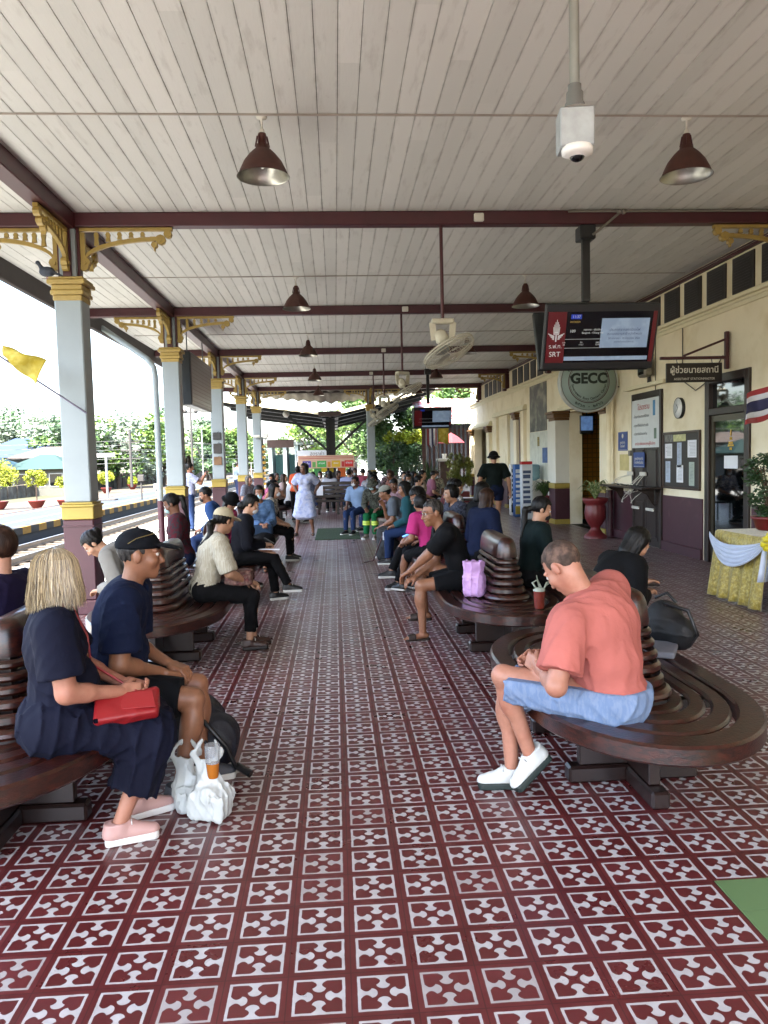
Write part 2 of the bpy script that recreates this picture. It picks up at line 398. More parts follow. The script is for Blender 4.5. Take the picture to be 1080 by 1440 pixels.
def track(x0, label, zt, n, rust=None):
    t = thing('rail_track', label, 'rail track', (0, 0, 0), 'rail tracks')
    for xx in (x0, x0-1.0):
        q = MB(); q.box(xx-.035, xx+.035, -30, 240, zt-.035, zt); q.box(xx-.01, xx+.01, -30, 240, zt-.12, zt-.035); q.box(xx-.07, xx+.07, -30, 240, zt-.14, zt-.12); q.build('rail', rust or M_rail, t)
    for i in range(n):
        q = MB(); yy = 13+i*.62; q.box(x0-1.55, x0+.55, yy, yy+.24, zt-.2, zt-.14, .01); q.build('sleeper', M_slp, t)
    return t
track(-6.98, 'near rail track beside the waiting platform', -.3, 70)
track(-13.2, 'rusty rail track beyond the striped far platform', -.3, 24, mat('rusty_rail', '7a5c4a', .7, var=.2))
# drains and stains are left to the materials; green tiles let into the floor
b = MB(); g = mat('green_floor_tile', '5f7a50', .4, var=.06, vs=3)
for i in range(7, 11):
    for j in range(-6, 1): b.box(i*.2+.007, i*.2+.205, 2.614+j*.2, 2.812+j*.2, .001, .0045)
b.build('green_tiles', g, kind='structure')
# ---- the station building on the right
XW = 5.55
hall = thing('station_building', 'cream station building with maroon dado and dark doors along the waiting platform', 'building', (XW, 20, 0))
def hb(m): m.v = [(x-XW, y-20, z) for x, y, z in m.v]; return m
wl_ = MB()
def wall(y0, y1, z0, z1): wl_.box(XW, XW+.3, y0, y1, z0, z1)
wall(-8, 10.15, 0, 4.6); wall(10.15, 11.4, 2.75, 4.6); wall(11.4, 15.95, 0, 4.6); wall(15.95, 18.25, 2.65, 4.6); wall(18.25, 27.9, 0, 4.6); wall(27.9, 30.9, 2.7, 4.6); wall(30.9, 31.6, 0, 4.6)
wl_.box(XW+.3, 14, 31.3, 31.6, 0, 4.6); wl_.box(XW+.3, 14, -8, -7.7, 0, 4.6); wl_.box(13.7, 14, -7.7, 31.3, 0, 4.6)
hb(wl_).build('wall', M_cream, hall)
for y0, y1 in ((-8, 10.1), (11.5, 12.93), (14.28, 15.9), (20.1, 27.85), (31.0, 31.6)):
    d = MB(); d.box(XW-.02, XW, y0, y1, .001, .93); d.box(XW-.05, XW-.02, y0, y1, .001, .16, .006); hb(d).build('dado', M_maroon, hall)
d = MB(); d.box(XW-.05, XW, -8, 31.6, 3.66, 3.70, .006); d.box(XW-.09, XW, -8, 31.6, 3.703, 3.76, .01); d.box(XW-.03, XW, -8, 31.6, 3.60, 3.657)
hb(d).build('ledge', mat('cream_trim', 'e6dfc0', .6, var=.05), hall)
d = MB(); d.box(XW+.3, 14.2, -8.2, 31.9, 4.6, 4.75); hb(d).build('roof', mat('grey_roof', '6d6a66', .8), hall)
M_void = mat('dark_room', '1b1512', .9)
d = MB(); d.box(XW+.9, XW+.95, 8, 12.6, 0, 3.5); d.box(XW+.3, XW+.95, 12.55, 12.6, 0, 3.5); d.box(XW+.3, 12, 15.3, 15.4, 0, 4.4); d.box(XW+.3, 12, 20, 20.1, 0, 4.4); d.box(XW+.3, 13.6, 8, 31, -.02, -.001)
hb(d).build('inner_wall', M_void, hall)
def tilewall():
    m = bpy.data.materials.new('yellow_wall_tile'); m.use_nodes = True; T = NT(m); p = T.n['Principled BSDF']
    co = T.new('ShaderNodeTexCoord').outputs['Object']; br = T.new('ShaderNodeTexBrick'); br.offset = 0
    T.l.new(T.mapping(co, (1, 1, 1), (rad(90), 0, 0)), br.inputs['Vector'])
    br.inputs['Color1'].default_value = srgb('c98f2e'); br.inputs['Color2'].default_value = srgb('b47f28'); br.inputs['Mortar'].default_value = srgb('8a6b2c')
    br.inputs['Scale'].default_value = 1; br.inputs['Brick Width'].default_value = .12; br.inputs['Row Height'].default_value = .12; br.inputs['Mortar Size'].default_value = .012
    T.l.new(br.outputs[0], p.inputs['Base Color']); p.inputs['Roughness'].default_value = .3
    return m
M_tw = tilewall()
d = MB(); d.box(XW+.303, 9.5, 19.5, 19.6, 0, 3.2); hb(d).build('tiled_inner_wall', M_tw, hall)
# clerestory shutters
M_shut = mat('black_louvre', '241c18', .5, var=.1); sl_ = mat('louvre_slat', '33302b', .5)
for i in range(-12, 26):
    y0 = 10.08+i*.745
    if y0 > 28 or any(abs(y0+.27-q) < .42 for q in (14.3, 19.55, 24.7)): continue
    q = MB(); q.box(XW-.02, XW-.001, y0, y0+.56, 3.79, 4.27); q.mat(M_shut)
    f = hb(q).build('window', M_shut, hall)
    q = MB()
    for kz in range(11): q.bar((XW-.028, y0+.06, 3.84+kz*.037), (XW-.028, y0+.5, 3.84+kz*.037), .004, .03, (1, 0, .5))
    hb(q).build('louvre', sl_, f)
# trim round openings: pilasters, capitals
def pil(y0, y1, ztop, white=M_cream, proud=.08, dado=True, cap=True):
    q = MB(); q.box(XW-proud, XW-.001, y0, y1, .98 if dado else 0, ztop, .008); r = hb(q).build('pilaster', white, hall)
    if dado:
        q = MB(); q.box(XW-proud-.03, XW-.001, y0-.03, y1+.03, .002, .12, .006); q.mat(M_goldb); hb(q).build('plinth', M_goldb, r)
        q = MB(); q.box(XW-proud-.02, XW-.001, y0-.02, y1+.02, .122, .85, .006); hb(q).build('pilaster_base', M_maroon, r)
        q = MB(); q.box(XW-proud-.03, XW-.001, y0-.03, y1+.03, .852, .978, .01); hb(q).build('band', M_goldb, r)
    if cap:
        q = MB()
        for z0, z1, e in ((ztop-.22, ztop-.16, .02), (ztop-.16, ztop-.06, .05), (ztop-.06, ztop+.0, .09)): q.box(XW-proud-e, XW-.001, y0-e, y1+e, z0, z1-.002, .008)
        hb(q).build('capital', mat('bronze_paint', '6b4a26', .5, var=.1), r)
M_pw = mat('pale_plaster', 'd9d8cc', .7, var=.05, vs=2)
pil(15.55, 15.93, 2.68, M_cream, .08, True, True); pil(18.27, 18.75, 2.68, M_pw, .34); pil(19.3, 19.75, 2.62, M_pw, .12, False, False)
for y0 in (22.4, 23.3, 24.5, 26.2): pil(y0, y0+.35, 2.95, M_cream, .1, True, y0 == 23.3)
pil(27.4, 27.85, 2.72, M_cream, .12); pil(30.95, 31.3, 2.72, M_cream, .12)
for y0, y1, z in ((15.5, 18.8, 2.69), (22.3, 26.7, 2.97), (27.3, 31.35, 2.74)):
    q = MB(); q.box(XW-.14, XW-.001, y0, y1, z, z+.09, .01); q.box(XW-.1, XW-.001, y0+.03, y1-.03, z+.092, z+.15, .01); hb(q).build('cornice', mat('cream_trim', 'ddd9c0'), hall)
for y0, y1 in ((22.78, 23.27), (23.68, 24.47)):
    q = MB(); q.box(XW-.02, XW-.001, y0, y1, .1, 2.8); hb(q).build('recess_panel', M_pw if y0 > 23.5 else mat('brown_door', '4b3527', .5), hall)
# glass door with transom
q = MB()
for y0, y1 in ((10.15, 10.27), (11.28, 11.4)): q.box(XW-.04, XW+.12, y0, y1, .002, 2.75, .008)
q.box(XW-.04, XW+.12, 10.272, 11.278, 2.63, 2.75, .008); q.box(XW-.04, XW+.12, 10.272, 11.278, 2.17, 2.27, .008)
df = hb(q).build('door_frame', M_dkwood, hall)
M_glass = mat('dark_reflecting_glass', '07090a', .03, var=0, spec=1.0)
q = MB(); q.box(XW+.03, XW+.035, 10.273, 11.277, 2.272, 2.628); hb(q).build('transom_pane', M_glass, df)
dr = MB(); M_brz = mat('bronze_frame', '4d4638', .35, metal=.5)
for y0, y1 in ((10.275, 10.34), (11.2, 11.275)): dr.box(XW+.0, XW+.04, y0, y1, .01, 2.165)
dr.box(XW+.0, XW+.04, 10.342, 11.198, 2.08, 2.165); dr.box(XW+.0, XW+.04, 10.342, 11.198, .01, .16)
dd = hb(dr).build('door', M_brz, hall)
q = MB(); q.box(XW+.018, XW+.023, 10.342, 11.198, .162, 2.078); hb(q).build('door_pane', M_glass, dd)
q = MB()      # gold emblem on the glass
for (w0, z0, h0) in ((.03, 1.86, .09), (.05, 1.80, .05), (.11, 1.745, .035), (.16, 1.71, .03), (.06, 1.66, .04)):
    q.box(XW+.012, XW+.016, 10.72-w0/2, 10.72+w0/2, z0, z0+h0*.9, .001)
hb(q).build('emblem', mat('gold_leaf', 'c9a032', .4, metal=.3), dd)
q = MB(); q.box(XW+.011, XW+.014, 10.52, 10.9, 1.4, 1.58); hb(q).build('door_notice', M_paper, dd)
# panelled dark door behind the charging shelf
q = MB(); q.box(XW-.05, XW-.001, 12.95, 13.03, .002, 2.72, .006); q.box(XW-.05, XW-.001, 14.17, 14.25, .002, 2.72, .006); q.box(XW-.05, XW-.001, 13.032, 14.168, 2.62, 2.72, .006)
pf = hb(q).build('door_frame', M_dkwood, hall)
for s0, s1 in ((13.035, 13.595), (13.605, 14.165)):
    q = MB(); q.box(XW-.03, XW-.001, s0, s1, .01, 2.615)
    for z0, z1 in ((.12, .82), (1.0, 1.75), (1.85, 2.5)):
        q.box(XW-.036, XW-.03, s0+.07, s1-.07, z0, z1); q.box(XW-.048, XW-.036, s0+.11, s1-.11, z0+.05, z1-.05, .01)
    hb(q).build('door', M_dkwood, pf)
q = MB(); q.box(XW-.11, XW-.001, 12.75, 14.5, 2.8, 2.83, .005); q.box(XW-.08, XW-.001, 12.8, 14.45, 2.832, 2.87, .005); hb(q).build('door_cornice', mat('cream_trim', 'ddd9c0'), hall)
# ---- canopy: boards, beams, eave; cut short behind the camera to let daylight in
CZ = 4.4
can = thing('platform_canopy', 'white boarded canopy ceiling with oxblood cross beams over the waiting hall', 'canopy', (0, 10, CZ))
def cb(m): m.v = [(x, y-10, z-CZ) for x, y, z in m.v]; return m
def ceil_mat():
    m = bpy.data.materials.new('old_white_ceiling_paint'); m.use_nodes = True; T = NT(m); p = T.n['Principled BSDF']
    co = T.new('ShaderNodeTexCoord').outputs['Object']; sp = T.new('ShaderNodeSeparateXYZ'); T.l.new(co, sp.inputs[0])
    X = T.m('DIVIDE', T.m('SUBTRACT', sp.outputs[0], -4.3), .157); fl = T.m('FLOOR', X)
    c = T.new('ShaderNodeCombineXYZ'); T.l.new(fl, c.inputs[0]); T.l.new(T.m('FLOOR', T.m('DIVIDE', T.m('ADD', sp.outputs[1], T.m('MULTIPLY', fl, 1.37)), 3.4)), c.inputs[1])
    wh = T.new('ShaderNodeTexWhiteNoise', noise_dimensions='3D'); T.l.new(c.outputs[0], wh.inputs['Vector'])
    v = T.mapping(co, (6, .9, 1)); stain = T.ramp(T.noise(v, 1.6, 6, .65), .56, .78); st2 = T.ramp(T.noise(T.mapping(co, (3, 1, 1)), 3.5, 6, .7), .62, .75)
    f = T.m('FRACT', X); edge = T.m('ABSOLUTE', T.m('SUBTRACT', f, .5)); edirt = T.m('MULTIPLY', T.ramp(edge, .36, .5), T.ramp(T.noise(co, 2.4, 5, .7), .42, .62))
    col = T.mix(wh.outputs[0], srgb('c3c3bd'), srgb('cfcec8'))
    col = T.mix(T.m('MULTIPLY', stain, .36, clamp=True), col, srgb('6a5d52')); col = T.mix(T.m('MULTIPLY', st2, .24, clamp=True), col, srgb('4d423a'))
    col = T.mix(T.m('MULTIPLY', edirt, .36, clamp=True), col, srgb('54473d'))
    T.put(p.inputs['Base Color'], col); p.inputs['Roughness'].default_value = .6
    bp = T.new('ShaderNodeBump'); bp.inputs['Strength'].default_value = .3; bp.inputs['Distance'].default_value = .004; T.put(bp.inputs['Height'], T.noise(v, 8, 4)); T.l.new(bp.outputs[0], p.inputs['Normal'])
    return m
q = MB(); x = -4.3
while x < XW-.02:
    x1 = min(x+.157, XW-.002); q.box(x+.002, x1-.002, -3.4, 29.6, CZ+random.uniform(0, .003), CZ+.02, .002)
    x += .157
cb(q).build('ceiling_boards', ceil_mat(), can)
q = MB(); q.box(-4.3, XW+.3, -3.5, 29.7, CZ+.025, CZ+.2); cb(q).build('roof', mat('dark_roof_void', '3a3028', .9), can)
BY = [-1.75, 3.65, 8.95, 14.25, 19.5, 24.6, 29.3]
for yy in BY:
    q = MB(); q.box(-4.28, XW-.003, yy-.07, yy+.07, 4.25, CZ-.002, .008); cb(q).build('cross_beam', M_beam, can)
q = MB()
for i in range(len(BY)-1): q.box(-2.93, -2.75, BY[i]+.072, BY[i+1]-.072, 4.22, CZ-.002, .008)
cb(q).build('long_beam', M_beam, can)
q = MB(); q.box(-4.36, -4.28, -3.4, 29.7, 4.12, 4.5, .01); q.box(-4.46, -4.36, -3.4, 29.7, 4.3, 4.42, .02); cb(q).build('eave_board', mat('eave_brown', '3a3230', .7, var=.1), can)
q = MB(); q.box(XW-.06, XW-.003, -3.4, 29.6, 4.3, 4.34, .004); q.tube([(XW-.03, -3.4, 4.37), (XW-.03, 29.6, 4.37)], .012, 6); cb(q).build('wall_trim', M_beam, can)
for yy in (1.1, 6.45, 11.93, 17.2, 22.5, 27.2):    # thin cable battens across the boards
    q = MB(); pts = [(xx*.5-4.2, yy+random.uniform(-.006, .006), CZ-.006) for xx in range(0, 20)]; q.tube(pts, .007, 5)
    q.box(-4.2, XW-.1, yy-.012, yy+.012, CZ-.008, CZ-.001); cb(q).build('cable_batten', mat('batten_paint', 'a39a90', .6), can)
# conduits along beam one
q = MB(); q.tube([(2.7, 8.86, 4.38), (XW-.1, 8.86, 4.38)], .014, 6); q.tube([(3.3, 8.86, 4.37), (3.15, 8.86, 4.25), (2.98, 8.86, 4.12)], .016, 6)
for xx in (3.28, 3.33): q.blob((xx, 8.85, 4.37), .03)
cb(q).build('conduit', M_cable, can)
for xx, yy in ((1.68, 8.87), (1.33, 14.17), (1.27, 19.42), (1.2, 24.52)):
    q = MB(); q.box(xx-.055, xx+.055, yy-.045, yy-.001, 4.27, 4.36, .01); q.box(xx-.02, xx+.02, yy-.05, yy-.045, 4.30, 4.33); cb(q).build('socket_box', M_white, can)
# ---- bracket profile (fretwork): local s = distance from post, z down from beam
def bracket(m, org, dx, L=1.0, H=.42, th=.05):
    o = Vector(org); d = Vector(dx); n = Vector((0, 0, 1)).cross(d)
    def P(s, z, t): return o+d*s+Vector((0, 0, z))+n*t
    def slab(poly, t0=-th/2, t1=th/2): m.prism(poly, lambda a, c: P(a, c, t0), lambda a, c: P(a, c, t1))
    slab([(0, 0), (L, 0), (L, -.035), (0, -.035)])
    slab([(0, -.047), (.05, -.047), (.05, -H+.02), (0, -H)], -th*.45, th*.45)
    arc = []; N = 10
    for i in range(N+1):
        t = i/N; a = t*math.pi/2; arc.append((.05+(L-.16)*(1-math.cos(a)), -H+.06+(H-.20)*math.sin(a)))
    for i in range(N):
        (a0, c0), (a1, c1) = arc[i], arc[i+1]; slab([(a0, c0), (a1, c1), (a1, c1+.042), (a0, c0+.046)], -th*.4, th*.4)
    for i in range(1, 6):                       # balusters
        s_ = .05+i*(L-.3)/5.6; zb = np.interp(s_, [q_[0] for q_ in arc], [q_[1] for q_ in arc])+.055
        if zb < -.06: slab([(s_-.014, -.046), (s_+.014, -.046), (s_+.026, -.07), (s_+.018, (zb-.05)/2), (s_+.026, zb), (s_-.026, zb), (s_-.018, (zb-.05)/2), (s_-.026, -.07)], -th*.3, th*.3)
    for cx_, cz_, r_ in ((L-.13, -.13, .055), (L-.05, -.07, .045), (L-.2, -.185, .035), (.035, -H, .045), (.05, -H+.05, .05)):
        slab([(cx_+r_*math.cos(a), cz_+r_*math.sin(a)) for a in [k_*math.pi/4 for k_ in range(8)]], -th*.62, th*.62)
    for cx_, cz_ in ((L-.13, -.13), (.04, -H+.04)):
        slab([(cx_+.022*math.cos(a), cz_+.022*math.sin(a)) for a in [k_*math.pi/4 for k_ in range(8)]], -th*.9, th*.9)
    slab([(L-.21, -.2), (L-.19, -.2), (L-.195, -.25), (L-.205, -.25)])
def column(lab, loc):
    t = thing('station_column', lab, 'column', loc, 'columns along the platform edge')
    q = MB(); q.box(-.19, .19, -.19, .19, .0, .16, .01); q.box(-.165, .165, -.165, .165, .161, 1.06, .012); q.box(-.175, .175, -.175, .175, .98, .995, .003); q.build('base', M_maroon, t)
    q = MB(); q.box(-.172, .172, -.172, .172, 1.062, 1.2, .008); q.box(-.185, .185, -.185, .185, 1.2, 1.225, .006); q.box(-.165, .165, -.165, .165, 1.227, 1.25, .006); q.build('band', M_goldb, t)
    q = MB(); q.box(-.145, .145, -.145, .145, 1.252, 3.5, .012); q.build('shaft', M_colwhite, t)
    q = MB()
    for z0, z1, e in ((3.44, 3.5, .155), (3.502, 3.55, .175), (3.552, 3.61, .165), (3.612, 3.66, .2), (3.662, 3.69, .185)): q.box(-e, e, -e, e, z0, z1, .008)
    q.build('capital', M_gold, t)
    q = MB(); q.box(-.09, .09, -.09, .09, 3.692, 4.22, .006); q.build('upper_post', M_colwhite, t)
    q = MB()
    for sx in (-1, 1): q.box(min(sx*.092, sx*.12), max(sx*.092, sx*.12), -.045, .045, 3.692, 4.245)
    for sy in (-1, 1): q.box(-.045, .045, min(sy*.092, sy*.12), max(sy*.092, sy*.12), 3.692, 4.21)
    q.build('side_strip', M_beam, t)
    for dx, z in (((1, 0, 0), 4.245), ((-1, 0, 0), 4.245), ((0, 1, 0), 4.215), ((0, -1, 0), 4.215)):
        q = MB(); bracket(q, (dx[0]*.122, dx[1]*.122, z), dx, 1.0 if dx[0] > 0 else .85); q.build('bracket', M_gold, t)
    return t
c0 = column('nearest white column with maroon base, flagpole fixed to it', (-2.84, 8.95, 0))
for i, l in enumerate(('second nearest white column with white drainpipe beside it', 'third column with small papers stuck on it, beyond the hanging board', 'fourth column from the front along the platform edge', 'farthest column of the platform edge row, carrying a camera')):
    copytree(c0, (-2.84, BY[3+i], 0), l)
mc = copytree(c0, (1.37, 29.3, 0), 'cream lit column standing mid-hall at the far end'); 
copytree(c0, (-2.84, 3.3, 0), 'column just outside the left edge of the view') if False else None
# wall brackets on the building side
for yy in BY[2:]:
    q = MB(); bracket(q, (XW-.13, yy, 4.245), (-1, 0, 0), 1.0 if yy < 20 else .85)
    o = tag(q.build('wall_bracket', M_gold), 'gold fretwork bracket under the %s cross beam at the building wall' % ('nearest', 'second', 'third', 'fourth', 'farthest')[BY.index(yy)-2], 'bracket', 'fretwork wall brackets')
    q = MB(); q.box(XW-.128, XW-.001-.09*0, yy-.06, yy+.06, 3.765, 4.245, .005); q.box(XW-.2, XW-.092, yy-.09, yy+.09, 3.7, 3.76, .01); q.build('post', M_beam, o)
# ---- pendant lamps
def lampthing():
    t = thing('pendant_lamp', 'x', 'lamp', (0, 0, 0), 'brown bell lamps under the ceiling')
    q = MB().mat(mat('rusty_brown_enamel', '4d2a22', .55, var=.2, vs=9)); out = [(.030, .0), (.036, -.02), (.036, -.08), (.052, -.09), (.056, -.12), (.075, -.135), (.11, -.17), (.15, -.22), (.185, -.29), (.2, -.33), (.212, -.34)]
    q.lathe(out, (0, 0, 4.27), 32, caps=False); q.build('shade', None, t)
    q = MB(); q.lathe([(.209, -.341), (.197, -.331), (.18, -.285), (.145, -.222), (.1, -.175), (.02, -.15), (.001, -.15)], (0, 0, 4.27), 32, caps=False); q.build('reflector', mat('dull_aluminium', 'a8a69a', .3, metal=.85, var=.15, vs=8), t)
    q = MB()
    for a in range(6): q.bar((.038*math.cos(a), .038*math.sin(a), 4.25), (.055*math.cos(a), .055*math.sin(a), 4.165), .006, .012)
    q.build('cooling_fin', M_beam, t)
    q = MB(); q.lathe([(.02, 4.27), (.02, 4.3), (.008, 4.31), (.008, 4.38), (.04, 4.385), (.045, 4.4)], n=12); q.build('hook', M_white, t)
    q = MB(); q.blob((0, 0, 4.05), (.035, .035, .06)); q.build('bulb', mat('unlit_bulb', 'c9c9c0', .15), t)
    return t
L0 = lampthing(); nm = ['nearest', 'second', 'third', 'fourth', 'farthest']
for i, yy in enumerate((6.5, 12.0, 17.3, 22.6, 27.8)):
    for xx, sd_ in ((-.51, 'left'), (2.98, 'right')):
        lab = '%s brown bell lamp of the %s-hand row' % (nm[i], sd_)
        o = L0 if (i == 0 and sd_ == 'left') else copytree(L0, (xx, yy, 0), lab)
        o.location = (xx, yy, 0); o['label'] = lab; o.rotation_euler = (rad(random.uniform(-1.5, 1.5))*0, 0, random.uniform(0, 3))
# ---- ceiling fans on long rods
def fan():
    t = thing('hanging_fan', 'x', 'fan', (0, 0, 0), 'caged fans hanging on rods')
    q = MB(); q.tube([(0, 0, 4.25), (0, 0, 3.22)], .02, 10); q.build('rod', M_beam, t)
    q = MB(); M_fan = mat('yellowed_fan_plastic', 'b9b5a2', .5, var=.08)
    q.box(-.13, .13, -.05, .05, 3.16, 3.22, .015)
    for s_ in (-1, 1): q.bar((s_*.12, 0, 3.18), (s_*.10, 0, 2.98), .02, .07)
    q.build('mount', M_fan, t)
    ax = Vector((.42, -.25, -.88)).normalized(); c = Vector((.0, 0, 2.98)); u = ax.cross(Vector((0, 1, 0))).normalized(); v = ax.cross(u); A = (u, v, ax)
    q = MB(); q.lathe([(.001, -.13), (.05, -.12), (.075, -.08), (.08, 0), (.06, .03), (.02, .05), (.02, .13)], c, 16, A); q.build('motor', M_fan, t)
    q = MB(); cc = c+ax*.13
    for r_, z in ((.31, 0), (.31, .03), (.30, .06), (.22, .095), (.12, .11), (.22, -.04), (.12, -.055)):
        q.tube([cc+u*(r_*math.cos(a))+v*(r_*math.sin(a))+ax*z for a in [k_*math.pi/14 for k_ in range(29)]], .007 if r_ > .3 else .003, 5, False)
    for k_ in range(48):
        a = k_*math.pi/24; e = u*math.cos(a)+v*math.sin(a)
        q.tube([cc+e*.04+ax*.115, cc+e*.2+ax*.1, cc+e*.3+ax*.06, cc+e*.31+ax*.015, cc+e*.28-ax*.03, cc+e*.06-ax*.06], .002, 4, False)
    q.build('cage', M_fan, t)
    for k_ in range(3):
        a = k_*2.094; e = u*math.cos(a)+v*math.sin(a); f_ = ax.cross(e)
        q = MB(); g_ = [[cc+e*r_+f_*(s_*(.04+.12*math.sin(min(1, (r_-.03)/.2)*1.5)))+ax*(.03+s_*.03) for s_ in (-.5, 0, .5)] for r_ in (.03, .09, .16, .22, .27)]; q.sheet(g_); q.build('blade', mat('grey_fan_blade', '8d9290', .4), t)
    return t
F0 = fan()
for i in range(4):
    lab = 'caged oscillating fan on the %s rod from the front' % ('first', 'second', 'third', 'fourth')[i]
    o = F0 if i == 0 else copytree(F0, (0, 0, 0), lab); o['label'] = lab; o.location = (1.265, BY[2+i], 0)
    o.rotation_euler.z = (0, .5, .2, .4)[i]
# ------------------------------------------------------------------ benches
def ring(m, o, i, z0, z1, ya, yb, bev=.008, taper=0, n=20):
    """loop-shaped plank: o / i = (half width, end reach) of the outer and inner edge; ya, yb = where the straight part ends"""
    ow, oe = o; iw, ie = i; bv = bev
    prof = [(0, z0+bv, 0), (0, z1-bv, 0), (1, z1, 0), (2, z1, 0), (3, z1-bv, 0), (3, z0+bv, 0), (2, z0, 0), (1, z0, 0)]
    def wid(k, z):
        t = taper*((z-z0)/(z1-z0)); d = {0: 0, 1: bv, 2: (ow-iw)-bv, 3: (ow-iw)}[k]; de = {0: 0, 1: bv, 2: (oe-ie)-bv, 3: (oe-ie)}[k]
        return ow-t-d, oe-t-de
    N = 2*(n+1); rows = []
    for k, z, _ in prof:
        w_, e_ = wid(k, z); r_ = []
        for a in range(n+1): t = math.pi*a/n; r_.append((w_*math.cos(t), ya-e_*math.sin(t), z))
        for a in range(n+1): t = math.pi*a/n; r_.append((-w_*math.cos(t), yb+e_*math.sin(t), z))
        rows.append(r_)
    vs = [p for r_ in rows for p in r_]; K = len(prof)
    m.add(vs, [(k*N+j, k*N+(j+1) % N, ((k+1) % K)*N+(j+1) % N, ((k+1) % K)*N+j) for k in range(K) for j in range(N)], True)
def cap_top(m, w_, e_, z, ya, yb, n=20):
    r_ = [(w_*math.cos(math.pi*a/n), ya-e_*math.sin(math.pi*a/n), z) for a in range(n+1)]+[(-w_*math.cos(math.pi*a/n), yb+e_*math.sin(math.pi*a/n), z) for a in range(n+1)]
    m.add(r_, [tuple(range(len(r_)))[::-1]], False)
def bench(lab, cx, y0, L=2.35, grp='double-sided teak benches of the waiting hall'):
    t = thing('platform_bench', lab, 'bench', (cx, y0, 0), grp)
    ya, yb = .82, L-.82
    for o, i, z0, z1 in (((.55, .80), (.435, .655), .37, .458), ((.415, .625), (.335, .505), .425, .455), ((.315, .475), (.245, .365), .425, .455), ((.225, .335), (.165, .235), .42, .452)):
        q = MB(); ring(q, o, i, z0, z1, ya, yb, .012); q.build('seat_slat', M_bench, t, sharp=30)
    q = MB()
    for yy in (ya-.05, (ya+yb)/2, yb+.05): q.box(-.44, .44, yy-.03, yy+.03, .375, .42)
    q.build('seat_bearer', M_benchd, t)
    q = MB(); ring(q, (.20, .23), (.02, .02), .455, .50, ya, yb, .015, .02); q.build('back_foot', M_bench, t, sharp=30)
    z = .502; w_ = .158
    for k_ in range(5):
        h = (.056, .049, .046, .043, .041)[k_]
        q = MB(); ring(q, (w_, w_*1.12), (w_-.028, w_*1.12-.035), z, z+h, ya, yb, .014, .004); q.build('back_slat', M_bench, t, sharp=30)
        z += h+.012; w_ -= .0142
    q = MB(); zt = .965; prof = [(w_, z), (w_+.002, z+.02), (w_-.003, z+.06), (w_-.010, zt-.06), (w_-.022, zt-.03), (w_-.037, zt-.01), (w_-.052, zt)]
    n = 12; N = 2*(n+1); vs = []
    for pw, pz in prof:
        pe = pw*1.1
        vs += [(pw*math.cos(math.pi*a/n), ya-pe*math.sin(math.pi*a/n), pz) for a in range(n+1)]+[(-pw*math.cos(math.pi*a/n), yb+pe*math.sin(math.pi*a/n), pz) for a in range(n+1)]
    q.add(vs, [(k_*N+j, k_*N+(j+1) % N, (k_+1)*N+(j+1) % N, (k_+1)*N+j) for k_ in range(len(prof)-1) for j in range(N)]+[tuple(range(N))[::-1], tuple(range(len(vs)-N, len(vs)))], True)
    q.build('top_rail', M_bench, t, sharp=40)
    for yy in (ya-.03, (ya+yb)/2, yb+.03): q = MB(); q.box(-.06, .06, yy-.04, yy+.04, .46, z+.01); q.v = [(a_*.6, b_, c_) for a_, b_, c_ in q.v]; q.build('back_post', M_benchd, t)
    for yy, s_ in ((ya, -1), (yb, 1)):
        q = MB(); q.box(-.27, .27, yy-.025, yy+.025, .09, .374, .004); y2 = yy+s_*.3; q.box(-.028, .028, min(yy+s_*.027, y2), max(yy+s_*.027, y2), .09, .374, .004)
        q.box(-.33, .33, yy-.045, yy+.045, .003, .088, .012); q.box(-.045, .045, min(yy+s_*.047, yy+s_*.38), max(yy+s_*.047, yy+s_*.38), .003, .088, .012); q.build('pedestal', M_benchd, t)
    q = MB(); q.box(-.025, .025, ya+.03, yb-.03, .15, .25, .005); q.build('stretcher', M_benchd, t)
    return t
B0 = bench('nearest teak bench on the right, under the man in the salmon shirt', 1.455, 2.97)
def bcopy(lab, x, y, rz=0, g=None):
    o = copytree(B0, (x, y, 0), lab, rz)
    return o
bcopy('nearest teak bench on the left, under the blonde woman', -1.52, 2.82)
bcopy('second teak bench on the right, holding the pink bag', 1.42, 5.66); bcopy('second teak bench on the left, under the woman in the cream cap', -1.49, 5.72)
bcopy('third teak bench on the right, behind the man in black shirt', 1.45, 8.45); bcopy('third teak bench on the left, under the woman with the phone and black jacket', -1.49, 8.5)
bcopy('fourth teak bench on the right, under the man in grey shirt and pale cap', 1.48, 11.5); bcopy('fourth teak bench on the left, under the woman in denim jacket', -1.5, 11.4)
bcopy('fifth teak bench on the right, under the people in green trousers', 1.3, 15.6); bcopy('far teak bench on the left, beyond the girl in the white dress', -1.75, 20.2)
